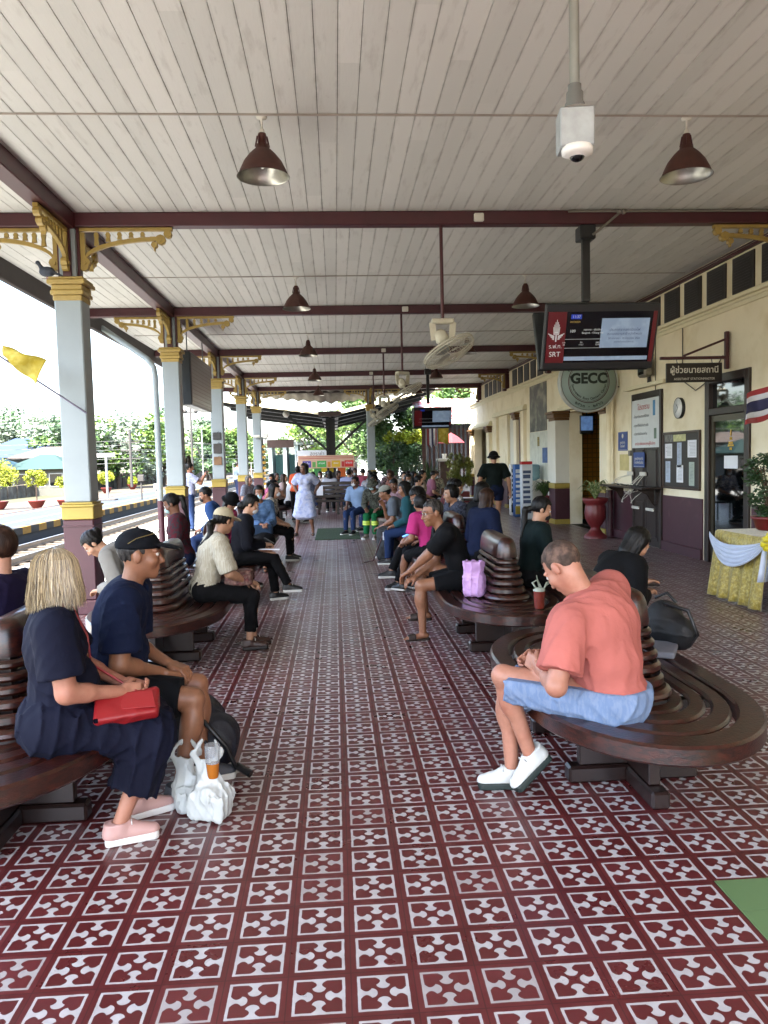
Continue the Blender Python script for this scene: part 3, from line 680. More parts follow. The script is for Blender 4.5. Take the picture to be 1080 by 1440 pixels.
# two plain-backed benches across the hall at the far end
def cross_bench(lab, x0, x1, y):
    t = thing('cross_bench', lab, 'bench', ((x0+x1)/2, y, 0), 'plain benches set across the far end'); W = (x1-x0)/2
    q = MB(); q.box(-W, W, -.42, -.03, .38, .45, .01); q.build('seat', M_benchd, t)
    for z0 in (.5, .63, .76, .89):
        q = MB(); q.box(-W, W, -.03, .015, z0, z0+.1, .01); q.build('back_slat', M_benchd, t)
    for xx in (-W+.1, 0, W-.1):
        q = MB(); q.box(xx-.04, xx+.04, .017, .07, 0.002, .98, .006); q.box(xx-.04, xx+.04, -.4, .016, .002, .08, .006); q.box(xx-.03, xx+.03, -.38, -.1, .082, .378); q.build('leg', M_benchd, t)
    return t
xb = cross_bench('dark bench across the hall facing us, two white-shirted people behind it', -.62, .75, 24.2)
q = MB(); q.box(-.66+.0, -.46, -.05, -.035, .58, .86, .004); o = q.build('bench_notice', M_paper, None, (.07, 24.2, 0)); tag(o, 'small white notice fixed to the dark cross bench', 'notice')
# ------------------------------------------------------------------ display screens
def screens(org, lab, pole_top, W=1.3, H=.74, tilt=20, detail=True):
    t = thing('hanging_display', lab, 'display screen', org, 'double-sided hanging train displays'); o3 = Vector((0, 0, 0))
    q = MB(); q.box(-.045, .045, -.03, .03, .12, pole_top-org[2], .006); q.build('pole', M_black, t)
    q = MB(); q.box(-.09, .09, -.1, .1, pole_top-org[2]-.16, pole_top-org[2], .01); q.tube([(-.06, 0, pole_top-org[2]-.05), (-.06, 0, pole_top-org[2]+.13)], .006, 6); q.tube([(.06, 0, pole_top-org[2]-.05), (.06, 0, pole_top-org[2]+.13)], .006, 6); q.build('clamp', M_black, t)
    a = rad(tilt)
    for sgn in (-1, 1):
        n = Vector((0, sgn*math.cos(a), -math.sin(a))); u = Vector((0, sgn*math.sin(a), math.cos(a))); r = u.cross(n)
        c = Vector((.1, sgn*.17, -.3 if 1 else 0)); ax = (r, u, n)
        m = MB(); m.obox(c, ax, (W/2, H/2, .035), .01); cs = m.build('casing', mat('charcoal_casing', '25292b', .45), t)
        m = MB(); m.obox(c+n*.036+r*0, ax, (W/2-.012, H/2-.012, .002)); m.build('bezel', M_black, cs)
        if sgn == 1: continue
        M_scr = mat('screen_black', '06080e', .12, emit=.0, var=0)
        def rect(nm, x, y, w_, h_, mt, d=.04, par=cs):
            m = MB(); m.obox(c+n*d+r*x+u*y, ax, (w_/2, h_/2, .0012)); return m.build(nm, mt, par)
        SC = rect('screen', 0, 0, W-.05, H-.17, M_scr)
        Mr = mat('screen_red', '5a0c14', .3, emit=.01, var=0); Mw = mat('screen_white', 'c8ced4', .3, emit=.02, var=0); Ml = mat('screen_pale_blue', '7f94b0', .3, emit=.03, var=0, col2='8fa3bd', c2s=6); Mb_ = mat('screen_blue', '1c3aa8', .3, emit=.03, var=0); Mo = mat('screen_amber', 'b2964a', .3, emit=.01, var=0)
        rect('red_panel', -W/2+.135, 0, .21, H-.17, Mr, .0435); rect('red_edge', W/2-.05, 0, .045, H-.17, Mr, .0435)
        rect('notice_panel', .27, .045, .55, .33, Ml, .0435); rect('ticker', .08, -.24, W-.33, .045, Ml, .0435); rect('clock_panel', -.30, .23, .12, .05, Mb_, .0435)
        rect('rule', -.2, -.02, .42, .003, Mw, .0435); rect('rule', -.2, -.12, .42, .003, Mw, .0435)
        if not detail: continue
        def tx(s_, x, y, z, mt, al='CENTER'): return text('lettering', s_, z, mt, cs, c+n*.046+r*x+u*y, r, u, al, .0004)
        tx('ร.ฟ.ท.', -W/2+.135, -.10, .062, Mw); tx('SRT', -W/2+.135, -.19, .08, Mw)
        tx('11:37', -.30, .23, .042, Mw); tx('ขบวนรถ', -.31, .175, .035, Mo); tx('109', -.33, .07, .045, Mw); tx('กรุงเทพ - เชียงใหม่', -.1, .085, .028, Mw); tx('Bangkok - Chiang Mai', -.1, .05, .028, Mw)
        tx('ราง\n38', -.42, -.07, .025, Mw); tx('ถึง\n11:57', -.22, -.07, .025, Mw); tx('ออก\n12:00', -.03, -.07, .025, Mw)
        Md = mat('screen_ink', '1d2a55', .5, var=0)
        tx('ประกาศจากสถานีรถไฟ', .27, .08, .04, Md); tx('ขบวนรถอาจล่าช้ากว่ากำหนด', .27, .035, .036, Md); tx('20 เมษายน - 10 มิถุนายน 2566', .27, -.015, .03, Md); tx('ขออภัยในความไม่สะดวก', .27, -.055, .024, Md)
        # winged-wheel style crest in white strokes
        m = MB()
        def seg(x0, y0, x1, y1, w_=.008): m.bar(c+n*.0455+r*x0+u*y0, c+n*.0455+r*x1+u*y1, w_, .0012, n)
        cx_ = -W/2+.135
        for k_ in range(-3, 4): seg(cx_+k_*.009, .03, cx_+k_*.015*(1-abs(k_)*.07), .20-abs(k_)*.027, .006)
        for s2 in (-1, 1):
            for k_ in range(4): seg(cx_+s2*.02, .015-k_*.012, cx_+s2*(.092-.016*k_), .045-k_*.019, .008)
        seg(cx_, .03, cx_, -.045, .014); seg(cx_-.022, .06, cx_+.022, .06, .008)
        m.build('crest', Mw, cs)
    return t
screens((2.94, 9.0, 3.28), 'nearest hanging train display with red strip and SRT lettering', 4.25)
screens((2.78, 23.0, 3.12), 'farther hanging train display, small, beyond the fans', 4.25, 1.12, .62, 16, False)
# ------------------------------------------------------------------ camera box on a pipe
t = thing('security_camera', 'galvanised box camera with white dome hanging on a long pipe', 'security camera', (1.13, 3.6, 3.08))
q = MB(); q.tube([(0, 0, .2), (0, 0, 1.17)], .0225, 14); q.build('pipe', mat('galvanised_pipe', '92948e', .5, metal=.5, var=.1), t)
q = MB(); q.lathe([(.045, .115), (.045, .15), (.038, .16), (.038, .2), (.03, .21), (.03, .235)], n=16); q.build('coupling', mat('grey_fitting', '6d6f6c', .55), t)
q = MB(); q.obox((0, 0, .03), (Vector((1, -.12, 0)), Vector((.12, 1, 0)), (0, 0, 1)), (.076, .068, .085), .006); q.build('box', mat('galvanised_sheet', 'a8adae', .5, metal=.35, var=.12, vs=15), t)
q = MB(); q.lathe([(.08, .118), (.06, .125), (.02, .13)], n=20); q.build('lid', M_white, t)
q = MB(); q.lathe([(.0, -.098), (.035, -.095), (.05, -.085), (.068, -.08), (.07, -.06), (.066, -.05)], (.0, -.03, 0), n=24); f_ = q.build('dome_ring', mat('camera_white', 'dcdcd8', .35, var=0), t)
q = MB(); q.blob((0, -.03, -.085), (.036, .036, .03), 16, 10); q.build('dome', mat('smoked_dome', '0a0c0e', .06, var=0), f_)
# ------------------------------------------------------------------ round hanging sign
def arc_text(par, s_, c, R, a0, a1, size, m, flip=False):
    n = len(s_)
    for i, ch in enumerate(s_):
        if ch == ' ': continue
        a = a0+(a1-a0)*i/max(1, n-1)
        p = c+Vector((math.sin(a)*R, 0, math.cos(a)*R)) if not flip else c+Vector((math.sin(a)*R, 0, -math.cos(a)*R))
        u = Vector((math.sin(a), 0, math.cos(a))) if not flip else Vector((-math.sin(a), 0, math.cos(a)))
        yield text('lettering', ch, size, m, par, p, u.cross(Vector((0, 1, 0)))*-1 if False else Vector((u.z, 0, -u.x)), u, 'CENTER', .001, bold=.0012)
GC = Vector((4.93, 15.0, 3.04))
t = thing('round_hanging_sign', 'round grey-green sign lettered GECC, hung out from the wall behind the near display', 'sign', GC)
q = MB(); q.lathe([(.565, -.06), (.585, -.05), (.585, .05), (.565, .06)], n=48, ax=((1, 0, 0), (0, 0, 1), (0, -1, 0))); q.build('casing', mat('sign_rim', 'bcc4c0', .4), t)
M_sgrn = mat('sign_face_green', '93a8a2', .5, var=.03)
q = MB(); q.lathe([(.001, .0605), (.55, .0605), (.55, .063), (.001, .063)], n=48, ax=((1, 0, 0), (0, 0, 1), (0, -1, 0))); fc = q.build('face', M_sgrn, t)
q = MB()
for R_, w_ in ((.40, .007), (.375, .003), (.54, .004)): q.tube([(R_*math.cos(k_*math.pi/30), -.064, R_*math.sin(k_*math.pi/30)) for k_ in range(61)], w_, 4, False)
q.build('ring_line', mat('dark_red_line', '4d1a22', .5), fc)
M_ink = mat('sign_ink', '0e2420', .5, var=0); o_ = Vector((0, -.064, 0))
text('lettering', 'GECC', .27, M_ink, fc, o_+Vector((0, 0, .06)), (1, 0, 0), (0, 0, 1), bold=.012)
for g_ in arc_text(fc, 'Government Easy Contact Center', o_, .325, rad(-80), rad(80), .062, M_ink, True): pass
for g_ in arc_text(fc, '๒๕๖๓ - ๒๕๖๖', o_, .47, rad(-32), rad(32), .085, M_ink, True): pass
for g_ in arc_text(fc, 'ศูนย์ราชการสะดวก', o_, .45, rad(-60), rad(60), .08, M_ink): pass
for sx in (-1, 1):
    q = MB()
    for k_ in range(4): q.bar((sx*.355-.025*math.cos(k_*.785), -.065, .1-.025*math.sin(k_*.785)), (sx*.355+.025*math.cos(k_*.785), -.065, .1+.025*math.sin(k_*.785)), .007, .002, (0, 1, 0))
    q.build('star_mark', M_ink, fc)
q = MB(); q.tube([(.58, 0, -.1), (.62, 0, -.1)], .012); q.tube([(.58, 0, .35), (.62, 0, .35)], .012); q.build('arm', M_grey, t)
# ------------------------------------------------------------------ wall objects
q = MB(); t = thing('wall_clock', 'round white wall clock with thin dark rim', 'clock', (XW-.03, 12.28, 2.35)); AX = ((0, 1, 0), (0, 0, 1), (-1, 0, 0))
q.lathe([(.165, -.03), (.168, .022), (.16, .024), (.155, .02)], n=32, ax=AX, caps=False); q.build('rim', M_black, t)
q = MB(); q.lathe([(.001, .012), (.157, .012), (.157, .021), (.001, .021)], n=32, ax=AX); f_ = q.build('dial', mat('dial_white', 'eef2f2', .3), t)
q = MB(); q.bar((-.023, 0, 0), (-.023, .05, .06), .01, .002, (1, 0, 0)); q.bar((-.023, 0, 0), (-.023, .09, -.07), .006, .002, (1, 0, 0)); q.build('hands', M_black, f_)
def wplate(nm, lab, cat, y0, y1, z0, z1, m, off=.003, th=.01, par=None, grp=None, bev=0):
    q = MB(); q.box(XW-off-th, XW-off, y0, y1, z0, z1, bev); o = q.build(nm, m, par)
    if lab: tag(o, lab, cat, grp)
    return o
RT, UP = (0, -1, 0), (0, 0, 1)
def wtext(par, s_, y, z, size, m, off, al='CENTER', bold=0): return text('lettering', s_, size, m, par, (XW-off, y, z), RT, UP, al, .0005, 1, bold)
nb = wplate('notice_board', 'dark framed notice board with white papers pinned on it', 'notice board', 11.6, 12.87, 1.08, 1.95, mat('board_dark', '261d19', .5), th=.02)
q = MB()
for y0, y1, z0, z1 in ((11.57, 12.9, 1.05, 1.085), (11.57, 12.9, 1.945, 1.98), (11.57, 11.605, 1.086, 1.944), (12.865, 12.9, 1.086, 1.944)): q.box(XW-.04, XW-.001, y0, y1, z0, z1, .004)
q.build('frame', mat('board_frame', '3d2a20', .4), nb)
for i, (y0, y1, z0, z1, c_) in enumerate(((12.55, 12.82, 1.55, 1.79, 0), (12.2, 12.36, 1.40, 1.80, 1), (11.68, 11.98, 1.56, 1.83, 0), (12.62, 12.8, 1.15, 1.50, 1), (12.14, 12.38, 1.16, 1.44, 0), (11.75, 11.93, 1.12, 1.49, 2), (12.52, 12.84, 1.82, 1.94, 3), (12.05, 12.5, 1.82, 1.93, 4))):
    o = wplate('pinned_paper', None, None, y0, y1, z0, z1, (M_paper, mat('bluish_paper', 'b9c6da', .7), mat('greenish_paper', 'a9b8ae', .7), mat('photo_grey', '8a8a86', .6, var=.4, vs=20), mat('card_yellow', 'cfcf9a', .6, var=.2, vs=20))[c_], .024, .003, nb)
    q = MB(); k_ = z1-.04
    while k_ > z0+.03 and c_ < 3: q.box(XW-.0285, XW-.0275, y0+.03, y1-.03-random.uniform(0, .06), k_, k_+.004); k_ -= .022
    if q.v: q.build('print_lines', mat('print_grey', '6d7078', .7), o)
bn = wplate('charging_banner', 'white banner with red Thai heading hung over the dark door', 'banner', 13.0, 14.2, 1.74, 2.6, mat('banner_white', 'cfd6d8', .6, var=.05), .053, .004)
Mk = mat('banner_ink', '3a3f48', .6, var=0)
wtext(bn, 'โปรดทราบ', 13.66, 2.46, .13, M_red, .0585, bold=.001)
for z_, s_ in ((2.3, '- ห้ามชาร์จแบตเตอรี่สำรอง'), (2.14, '- กรุณาใช้ไฟอย่างประหยัด'), (1.99, '- ระวังทรัพย์สินของท่าน')): wtext(bn, s_, 14.13, z_, .068, Mk, .0585, 'LEFT')
wtext(bn, 'สถานีรถไฟขอขอบคุณผู้ใช้บริการ', 13.6, 1.81, .072, M_red, .0585)
for y_, z_, h_, w_, m_ in ((13.2, 2.42, .2, .06, mat('banner_blue', '3f86b8', .5)), (13.15, 1.98, .12, .06, mat('banner_green', '5d7a68', .5))): wplate('picture', None, None, y_-w_/2-.02, y_+w_/2+.02, z_-h_/2-.03, z_+h_/2+.03, m_, .0575, .002, bn)
for lab, y0, y1, z0, z1, off, s_ in (('blue sign with round emblem beside the drainpipe', 14.56, 15.04, 1.7, 2.06, .003, 'จุดบริการ\nโทรศัพท์'), ('blue sign stuck on the dark door under the banner', 13.63, 14.13, 1.39, 1.66, .05, 'จุดบริการชาร์จ\nโทรศัพท์มือถือ')):
    o = wplate('blue_sign', lab, 'sign', y0, y1, z0, z1, M_blue, off, .008, grp=None)
    wtext(o, s_, (y0+y1)/2, z0+.12, .07, M_white, off+.0095); q = MB(); q.box(XW-off-.0095, XW-off-.0085, y0+.02, y1-.02, z0+.015, z0+.02)
    if off < .01: q.lathe([(.001, -.0), (.045, -.0), (.045, .001), (.001, .001)], (XW-off-.0085, (y0+y1)/2, z1-.08), 16, AX)
    q.build('sign_mark', M_white, o)
wplate('yellowed_notice', 'blank yellowed sheet on the wall below the blue sign', 'notice', 14.5, 14.98, 1.32, 1.63, mat('yellowed_sheet', 'cdbf84', .7), .002, .003)
wplate('switch_plate', 'small grey switch plate right of the blue sign', 'switch', 14.36, 14.46, 1.6, 1.7, M_cable, .002, .03)
# charging shelf
t = thing('charging_shelf', 'dark wooden wall shelf with white sockets and charging cables', 'shelf', (XW, 13.9, 1.05))
q = MB(); q.box(-.42, -.06, -1.05, 1.1, -.02, .012, .006); q.build('shelf_board', M_dkwood, t)
q = MB()
for yy in (-.7, .75):
    q.prism([(-.06, -.021), (-.36, -.021), (-.33, -.06), (-.2, -.12), (-.12, -.25), (-.06, -.33)], lambda a, c, yy=yy: Vector((a, yy-.02, c)), lambda a, c, yy=yy: Vector((a, yy+.02, c)))
q.build('bracket', M_dkwood, t)
q = MB()
for yy in (.35, -.25): q.box(-.09, -.056, yy-.13, yy+.13, .19, .26, .008)
for yy in (.1, -.55): q.box(-.09, -.056, yy-.16, yy+.16, -.42, -.37, .008)
st_ = q.build('socket_strip', M_white, t)
for s0 in range(6):
    q = MB(); a = random.uniform(-.35, .45); b_ = a+random.uniform(-.3, .3); pts = []
    for k_ in range(12):
        f_ = k_/11; pts.append((-.1-.3*math.sin(f_*3.14)*random.uniform(.8, 1.1), a+(b_-a)*f_+.04*math.sin(f_*9), .2*(1-f_)-.05*f_-.35*math.sin(f_*3.14)*(s0 % 3)*.5))
    q.tube(pts, .006, 5); q.build('charging_cable', M_white, t)
q = MB()
for k_ in range(7): q.box(-.36+.02*k_, -.28+.02*k_, -.8+.25*k_, -.66+.25*k_, .013, .03+.004*(k_ % 2), .004)
q.build('phone', M_black, t)
# drain pipe on the wall and by column two
t = thing('wall_drainpipe', 'painted drainpipe on the wall, cream above and maroon below', 'drainpipe', (XW-.1, 15.28, 0))
q = MB(); q.tube([(0, 0, .93), (0, 0, 3.55)], .065, 16); q.lathe([(.08, 1.7), (.08, 1.8)], n=16); q.lathe([(.078, 2.6), (.078, 2.66)], n=16); q.build('upper_pipe', M_cream, t)
q = MB(); q.tube([(0, 0, .0), (0, 0, .929)], .066, 16); q.build('lower_pipe', M_maroon, t)
q = MB(); q.tube([(0, -.16, .95), (0, -.16, 3.55)], .02, 8); q.build('small_pipe', M_cream, t)
t = thing('column_drainpipe', 'white drainpipe slanting from the eave to the second column', 'drainpipe', (-3.13, 14.2, 0))
q = MB(); q.tube([(-1.15, .95, 4.22), (-.15, .12, 3.52), (-.02, .0, 3.36), (0, 0, 3.2), (0, 0, 1.0)], .052, 14); q.build('upper_pipe', M_colwhite, t)
q = MB(); q.tube([(0, 0, 0), (0, 0, .998)], .056, 14); q.build('lower_pipe', M_maroon, t)
# bracket sign
t = thing('hanging_wall_sign', 'black sign with white Thai lettering hung from a maroon bracket', 'sign', (XW-.05, 10.72, 2.95))
q = MB(); q.bar((0, 0, -.16), (0, 0, .36), .06, .06, (1, 0, 0), .01); q.bar((0, 0, 0), (-.95, 0, 0), .05, .04); q.bar((-.0, 0, .26), (-.62, 0, .03), .03, .03); q.build('bracket', M_beam, t)
q = MB(); 
for xx in (-.22, -.72): q.tube([(xx, 0, -.01), (xx+.01, 0, -.07)], .006, 6)
q.build('hook', M_grey, t)
q = MB(); q.box(-.87, -.07, -.015, .015, -.335, -.07, .006); p_ = q.build('panel', mat('sign_black', '1a1210', .4), t)
text('lettering', 'ผู้ช่วยนายสถานี', .115, M_white, p_, (-.47, -.017, -.17), (1, 0, 0), UP, ext=.0006, bold=.002); text('lettering', 'ASSISTANT STATIONMASTER', .045, M_white, p_, (-.47, -.017, -.29), (1, 0, 0), UP, ext=.0006)
# flood lamp and cables on the wall
t = thing('wall_floodlamp', 'small grey metal floodlamp with tangled cables high on the wall', 'floodlight', (XW-.12, 13.4, 3.12))
q = MB(); q.box(-.09, .06, -.16, .16, -.16, .14, .03); q.build('housing', mat('aged_grey', '8d8a7c', .5, metal=.3, var=.2, vs=12), t); q = MB(); q.box(-.095, -.088, -.13, .13, -.12, .1); q.build('glass', M_glass, t)
q = MB(); q.bar((.1, 0, .3), (-.02, 0, .12), .03, .05); q.blob((.02, .05, .28), .06); q.build('arm', M_cable, t)
q = MB()
for k_ in range(4): q.tube([(.1, -.1+.05*k_, .2), (.03, -.12+.08*k_, .33+.03*k_), (-.02, .1-.05*k_, .4), (.08, .12-.02*k_, .22), (.1, .05*k_, -.3)], .008, 5)
q.build('cable', M_black, t)
t = thing('wall_cables', 'thin dark cables running down and along the cream wall', 'cable', (XW-.012, 12.5, 3.2)); q = MB()
q.tube([(0, .75, .48), (0, .75, -.5), (0, .72, -.55)], .007, 5); q.tube([(0, -.3, .5), (0, -.3, -.3), (-.02, -.4, -.45), (-.02, -.8, -.62), (0, -1.2, -.5), (0, -1.6, -.2)], .008, 5); q.tube([(0, 1.1, .48), (0, 1.1, -.35)], .006, 5); q.tube([(0, -1.5, .55), (0, -1.5, 1.05)], .006, 5); q.tube([(0, -.0, .55), (0, .1, .75), (0, -.1, .9), (0, -.2, 1.1)], .006, 5)
q.build('cable', mat('dusty_cable', '5b574c', .7), t)
# photograph panel and little posters
o = wplate('photo_poster', 'tall sepia photograph poster high on the wall between pilasters', 'poster', 20.2, 21.95, 2.3, 3.58, mat('sepia_photo', '4d4a3c', .5, var=.5, vs=2.5, col2='8f8c76', c2s=3), .003, .01)
o = wplate('wall_sheet', 'plain white sheet on the wall under the sepia photograph', 'sheet', 20.15, 22.0, 1.0, 2.29, mat('white_sheet', 'cfd3c6', .7), .002, .006)
wplate('blue_poster', 'small blue and white poster on the white sheet', 'poster', 20.15, 20.65, 1.45, 1.85, mat('blue_white_poster', '3f63a0', .6, var=.3, vs=6), .01, .004)
wplate('yellow_label', 'narrow yellow and black label on the white sheet', 'label', 20.95, 21.15, 1.9, 2.15, mat('yellow_black', 'a8963a', .6, var=.5, vs=30), .01, .004)
# ------------------------------------------------------------------ pots, stands, table
def urn(lab, loc, sc, leaves, lc, spread):
    t = thing('urn_planter', lab, 'plant pot', loc, 'red urns with spider plants')
    fl_ = lambda a, z: 1+.035*math.cos(a*14)*(1 if .3*sc < z < .68*sc else 0)
    q = MB(); q.lathe([(p*sc, z*sc) for p, z in ((.22, 0), (.22, .05), (.15, .1), (.095, .17), (.09, .22), (.14, .28), (.19, .38), (.205, .5), (.19, .62), (.175, .66), (.22, .7), (.25, .75), (.25, .79), (.21, .79), (.2, .74))], n=42, mod=fl_); q.build('urn', M_terr, t)
    q = MB(); q.lathe([(.001, .745*sc), (.2*sc, .74*sc)], n=20, caps=False); q.build('soil', mat('soil', '2c221a', .95), t)
    for k_ in range(leaves):
        a = random.uniform(0, 6.28); R_ = random.uniform(.5, 1)*spread; H_ = random.uniform(.5, 1)*spread*1.1; g_ = []
        for j in range(7):
            f_ = j/6; r_ = R_*f_; z_ = .74*sc+H_*math.sin(f_*2.3)*(1.05 if f_ < .7 else .95); w_ = .017*math.sin(min(1, f_*1.2+.25)*math.pi*.5)*(1-f_**3)+.002
            e = Vector((math.cos(a), math.sin(a), 0)); s_ = Vector((-e.y, e.x, 0)); p = e*r_+Vector((0, 0, z_)); g_.append([p-s_*w_+Vector((0, 0, .006)), p, p+s_*w_+Vector((0, 0, .006))])
        q = MB().sheet(g_, False) if k_ == 0 else q
        if k_: q.sheet(g_, False)
    q.build('leaves', lc, t); return t
M_leafv = mat('variegated_leaf', '5f7a3a', .5, var=.2, vs=20, col2='b3b78a', c2s=25); M_leafd = mat('dark_leaf', '3c5426', .5, var=.25, vs=12)
urn('tall fluted red urn with a pale spider plant by the drainpipe', (5.08, 15.05, 0), 1.0, 46, M_leafv, .36)
urn('fluted red urn with a bushy green plant beside the water cooler', (5.15, 19.0, 0), .82, 90, M_leafd, .36)
t = thing('water_cooler', 'white water cooler with pale blue bottle on top against the wall', 'water cooler', (5.33, 20.7, 0))
q = MB(); q.box(-.17, .17, -.17, .17, .003, .98, .02); q.build('body', M_white, t); q = MB(); q.box(-.178, -.17, -.12, .12, .5, .78, .003); q.build('tap_panel', M_grey, t)
q = MB(); q.lathe([(.04, .98), (.07, 1.0), (.14, 1.04), (.145, 1.1), (.135, 1.13), (.145, 1.16), (.145, 1.24), (.135, 1.27), (.145, 1.3), (.14, 1.38), (.1, 1.41), (.001, 1.42)], n=24); q.build('bottle', mat('pale_blue_plastic', '8fb9c4', .15, alpha=.85), t)
for i, (yy, xx, c1, lab) in enumerate(((21.6, 5.0, 'd8d8d8', 'leftmost leaflet rack, white with black print'), (20.9, 4.95, '2a5a9c', 'middle leaflet rack, blue with a yellow foot'), (20.2, 4.98, 'c6ccd2', 'right leaflet rack, pale grey with a red top'))):
    t = thing('leaflet_rack', lab, 'display rack', (xx, yy, 0), 'leaflet racks by the wall')
    q = MB(); q.box(-.14, .14, -.12, .12, .003, 1.42, .01); q.build('panel', mat('rack_%d' % i, c1, .5, var=.05), t)
    q = MB(); random.seed(i)
    for z_ in range(9): q.box(-.11, .03+random.uniform(0, .07), -.126, -.121, .15+z_*.13, .2+z_*.13+random.uniform(0, .05))
    q.build('print', mat('rack_print_%d' % i, ('1b1b1b', 'd6dbe0', '3a4a6a')[i], .6), t)
    q = MB(); q.box(-.14, .14, -.121, .12, 1.422, 1.5, .008) if i == 2 else q.box(-.13, .13, -.127, -.121, .08, .3); q.build('accent', (M_black, mat('rack_yellow', 'b09a2c', .5), M_red)[i], t)
# interior bits behind the opening
t = thing('inner_desk', 'dark desk with papers inside the tiled opening', 'desk', (7.2, 18.3, 0)); q = MB(); q.box(-.9, .9, -.35, .35, .7, .75, .01); q.build('desktop', M_dkwood, t)
for sx in (-.85, .85):
    q = MB(); q.box(sx-.03, sx+.03, -.33, .33, .003, .698); q.build('leg', M_dkwood, t)
for k_ in range(5):
    q = MB(); q.box(7.2-.7+k_*.32, 7.2-.55+k_*.32, 18.1, 18.35, .752, .8+.12*random.random(), .01); tag(q.build('desk_item', (M_paper, M_white, M_terr, M_paper, M_blue)[k_]), ('white paper pile at the left end of the inner desk', 'plastic tray second from the left on the inner desk', 'red box in the middle of the inner desk', 'paper stack right of the red box on the inner desk', 'blue folder at the right end of the inner desk')[k_], 'desk item')
t = thing('inner_screen', 'small lit monitor hung inside the opening near the pillar', 'screen', (5.95, 18.2, 2.35)); q = MB(); q.box(-.16, .16, .0, .05, -.22, .22, .01); q.build('casing', M_black, t); q = MB(); q.box(-.14, .14, -.003, -.0005, -.14, .19); q.build('screen', mat('inner_screen_glow', '5f7fb0', .3, emit=.05, var=.3, vs=9), t)
q = MB(); q.tube([(0, .02, .22), (0, .02, 1.2)], .012); q.build('hanger', M_black, t)
# draped offering table
t = thing('draped_table', 'table wrapped in gold cloth with white and yellow swags', 'table', (4.95, 8.05, 0))
def cloth_panel(p0, p1, z0, z1, m, amp=.03, fr=16, nm='skirt', flare=.08, nx=60, nz=10, par=t, out=None):
    p0 = Vector(p0); p1 = Vector(p1); d = (p1-p0).normalized(); n = Vector((d.y, -d.x, 0)); g_ = []
    for j in range(nz+1):
        f_ = j/nz; r_ = []
        for i in range(nx+1):
            s_ = i/nx; r_.append(p0.lerp(p1, s_)+n*(amp*math.sin(s_*fr*6.28+math.sin(s_*40)*.6)*f_+flare*f_)+Vector((0, 0, z1+(z0-z1)*f_)))
        g_.append(r_)
    q = MB().sheet(g_); o = q.build(nm, m, par); o.modifiers.new('t', 'SOLIDIFY').thickness = .004; return o
M_goldc = mat('gold_brocade', 'b39d3e', .45, var=.25, vs=30, col2='cdbb6a', c2s=40, bump=.4, bs=60, sheen=.3); M_yel = mat('yellow_satin', 'cfc018', .35, var=.1, sheen=.4); M_wcl = mat('white_satin', 'c2cbdc', .45, var=.05, sheen=.3)
q = MB(); q.box(-.62, .6, -.5, .62, .72, .755, .015); q.build('tabletop', M_goldc, t)
cloth_panel((-.62, .62, 0), (-.62, -.5, 0), .02, .74, M_goldc, .035, 5); cloth_panel((-.62, -.5, 0), (.6, -.5, 0), .02, .74, M_goldc, .035, 6)
def swag(a, b_, drop, wid, m, nm, folds_=6, off=.0, tuck=.0):
    a = Vector(a); b_ = Vector(b_); d = (b_-a); n = Vector((d.y, -d.x, 0)).normalized(); g_ = []
    for j in range(25):
        v = j/24; r_ = []
        for i in range(31):
            s_ = i/30; c_ = math.sin(s_*math.pi); z_ = -(drop-wid*(1-v))*c_**.8-.04*v*(1-c_)
            r_.append(a.lerp(b_, s_)+Vector((0, 0, z_-.02*v))+n*(off+.05*c_+.022*math.sin(v*folds_*6.28+s_*4)*(c_*.8+.2)))
        g_.append(r_)
    q = MB().sheet(g_); o = q.build(nm, m, t); o.modifiers.new('t', 'SOLIDIFY').thickness = .004
swag((-.68, -.52, .73), (.12, -.56, .74), .70, .50, M_wcl, 'white_swag', 7, .05); swag((-.66, -.53, .76), (.12, -.56, .78), .36, .27, M_yel, 'yellow_swag', 5, .1); swag((.12, -.52, .73), (.62, -.53, .74), .60, .44, M_wcl, 'white_swag', 7, .05)
swag((-.66, .62, .73), (-.66, -.5, .73), .3, .22, M_wcl, 'white_swag', 5, .03)
g_ = [[Vector((-.66+.10*math.cos(a)*(1-.3*0)+(-.0)*z_, -.55+.05*math.sin(a*3)+.10*math.sin(a), .74-z_*.42)) + Vector((.18*(z_-.0)*math.cos(a)*.55-.05*z_, 0, 0)) for a in [k_*.35 for k_ in range(-4, 6)]] for z_ in (0, .15, .35, .55, .8, 1)]
q = MB().sheet(g_); o = q.build('white_tail', M_wcl, t); o.modifiers.new('t', 'SOLIDIFY').thickness = .004
f = F(.03)
for k_ in range(9): a = k_*.7; f.cap(V3(-.66, -.58, .74), V3(-.66+.07*math.cos(a), -.6+.03*math.sin(a*2), .74+.07*math.sin(a)), .03, .038, k=.008)
f.disp = lambda P: folds(P, 60, 2)*.006
mesh_np('rosette', [f.mesh(.007)], M_yel, t)
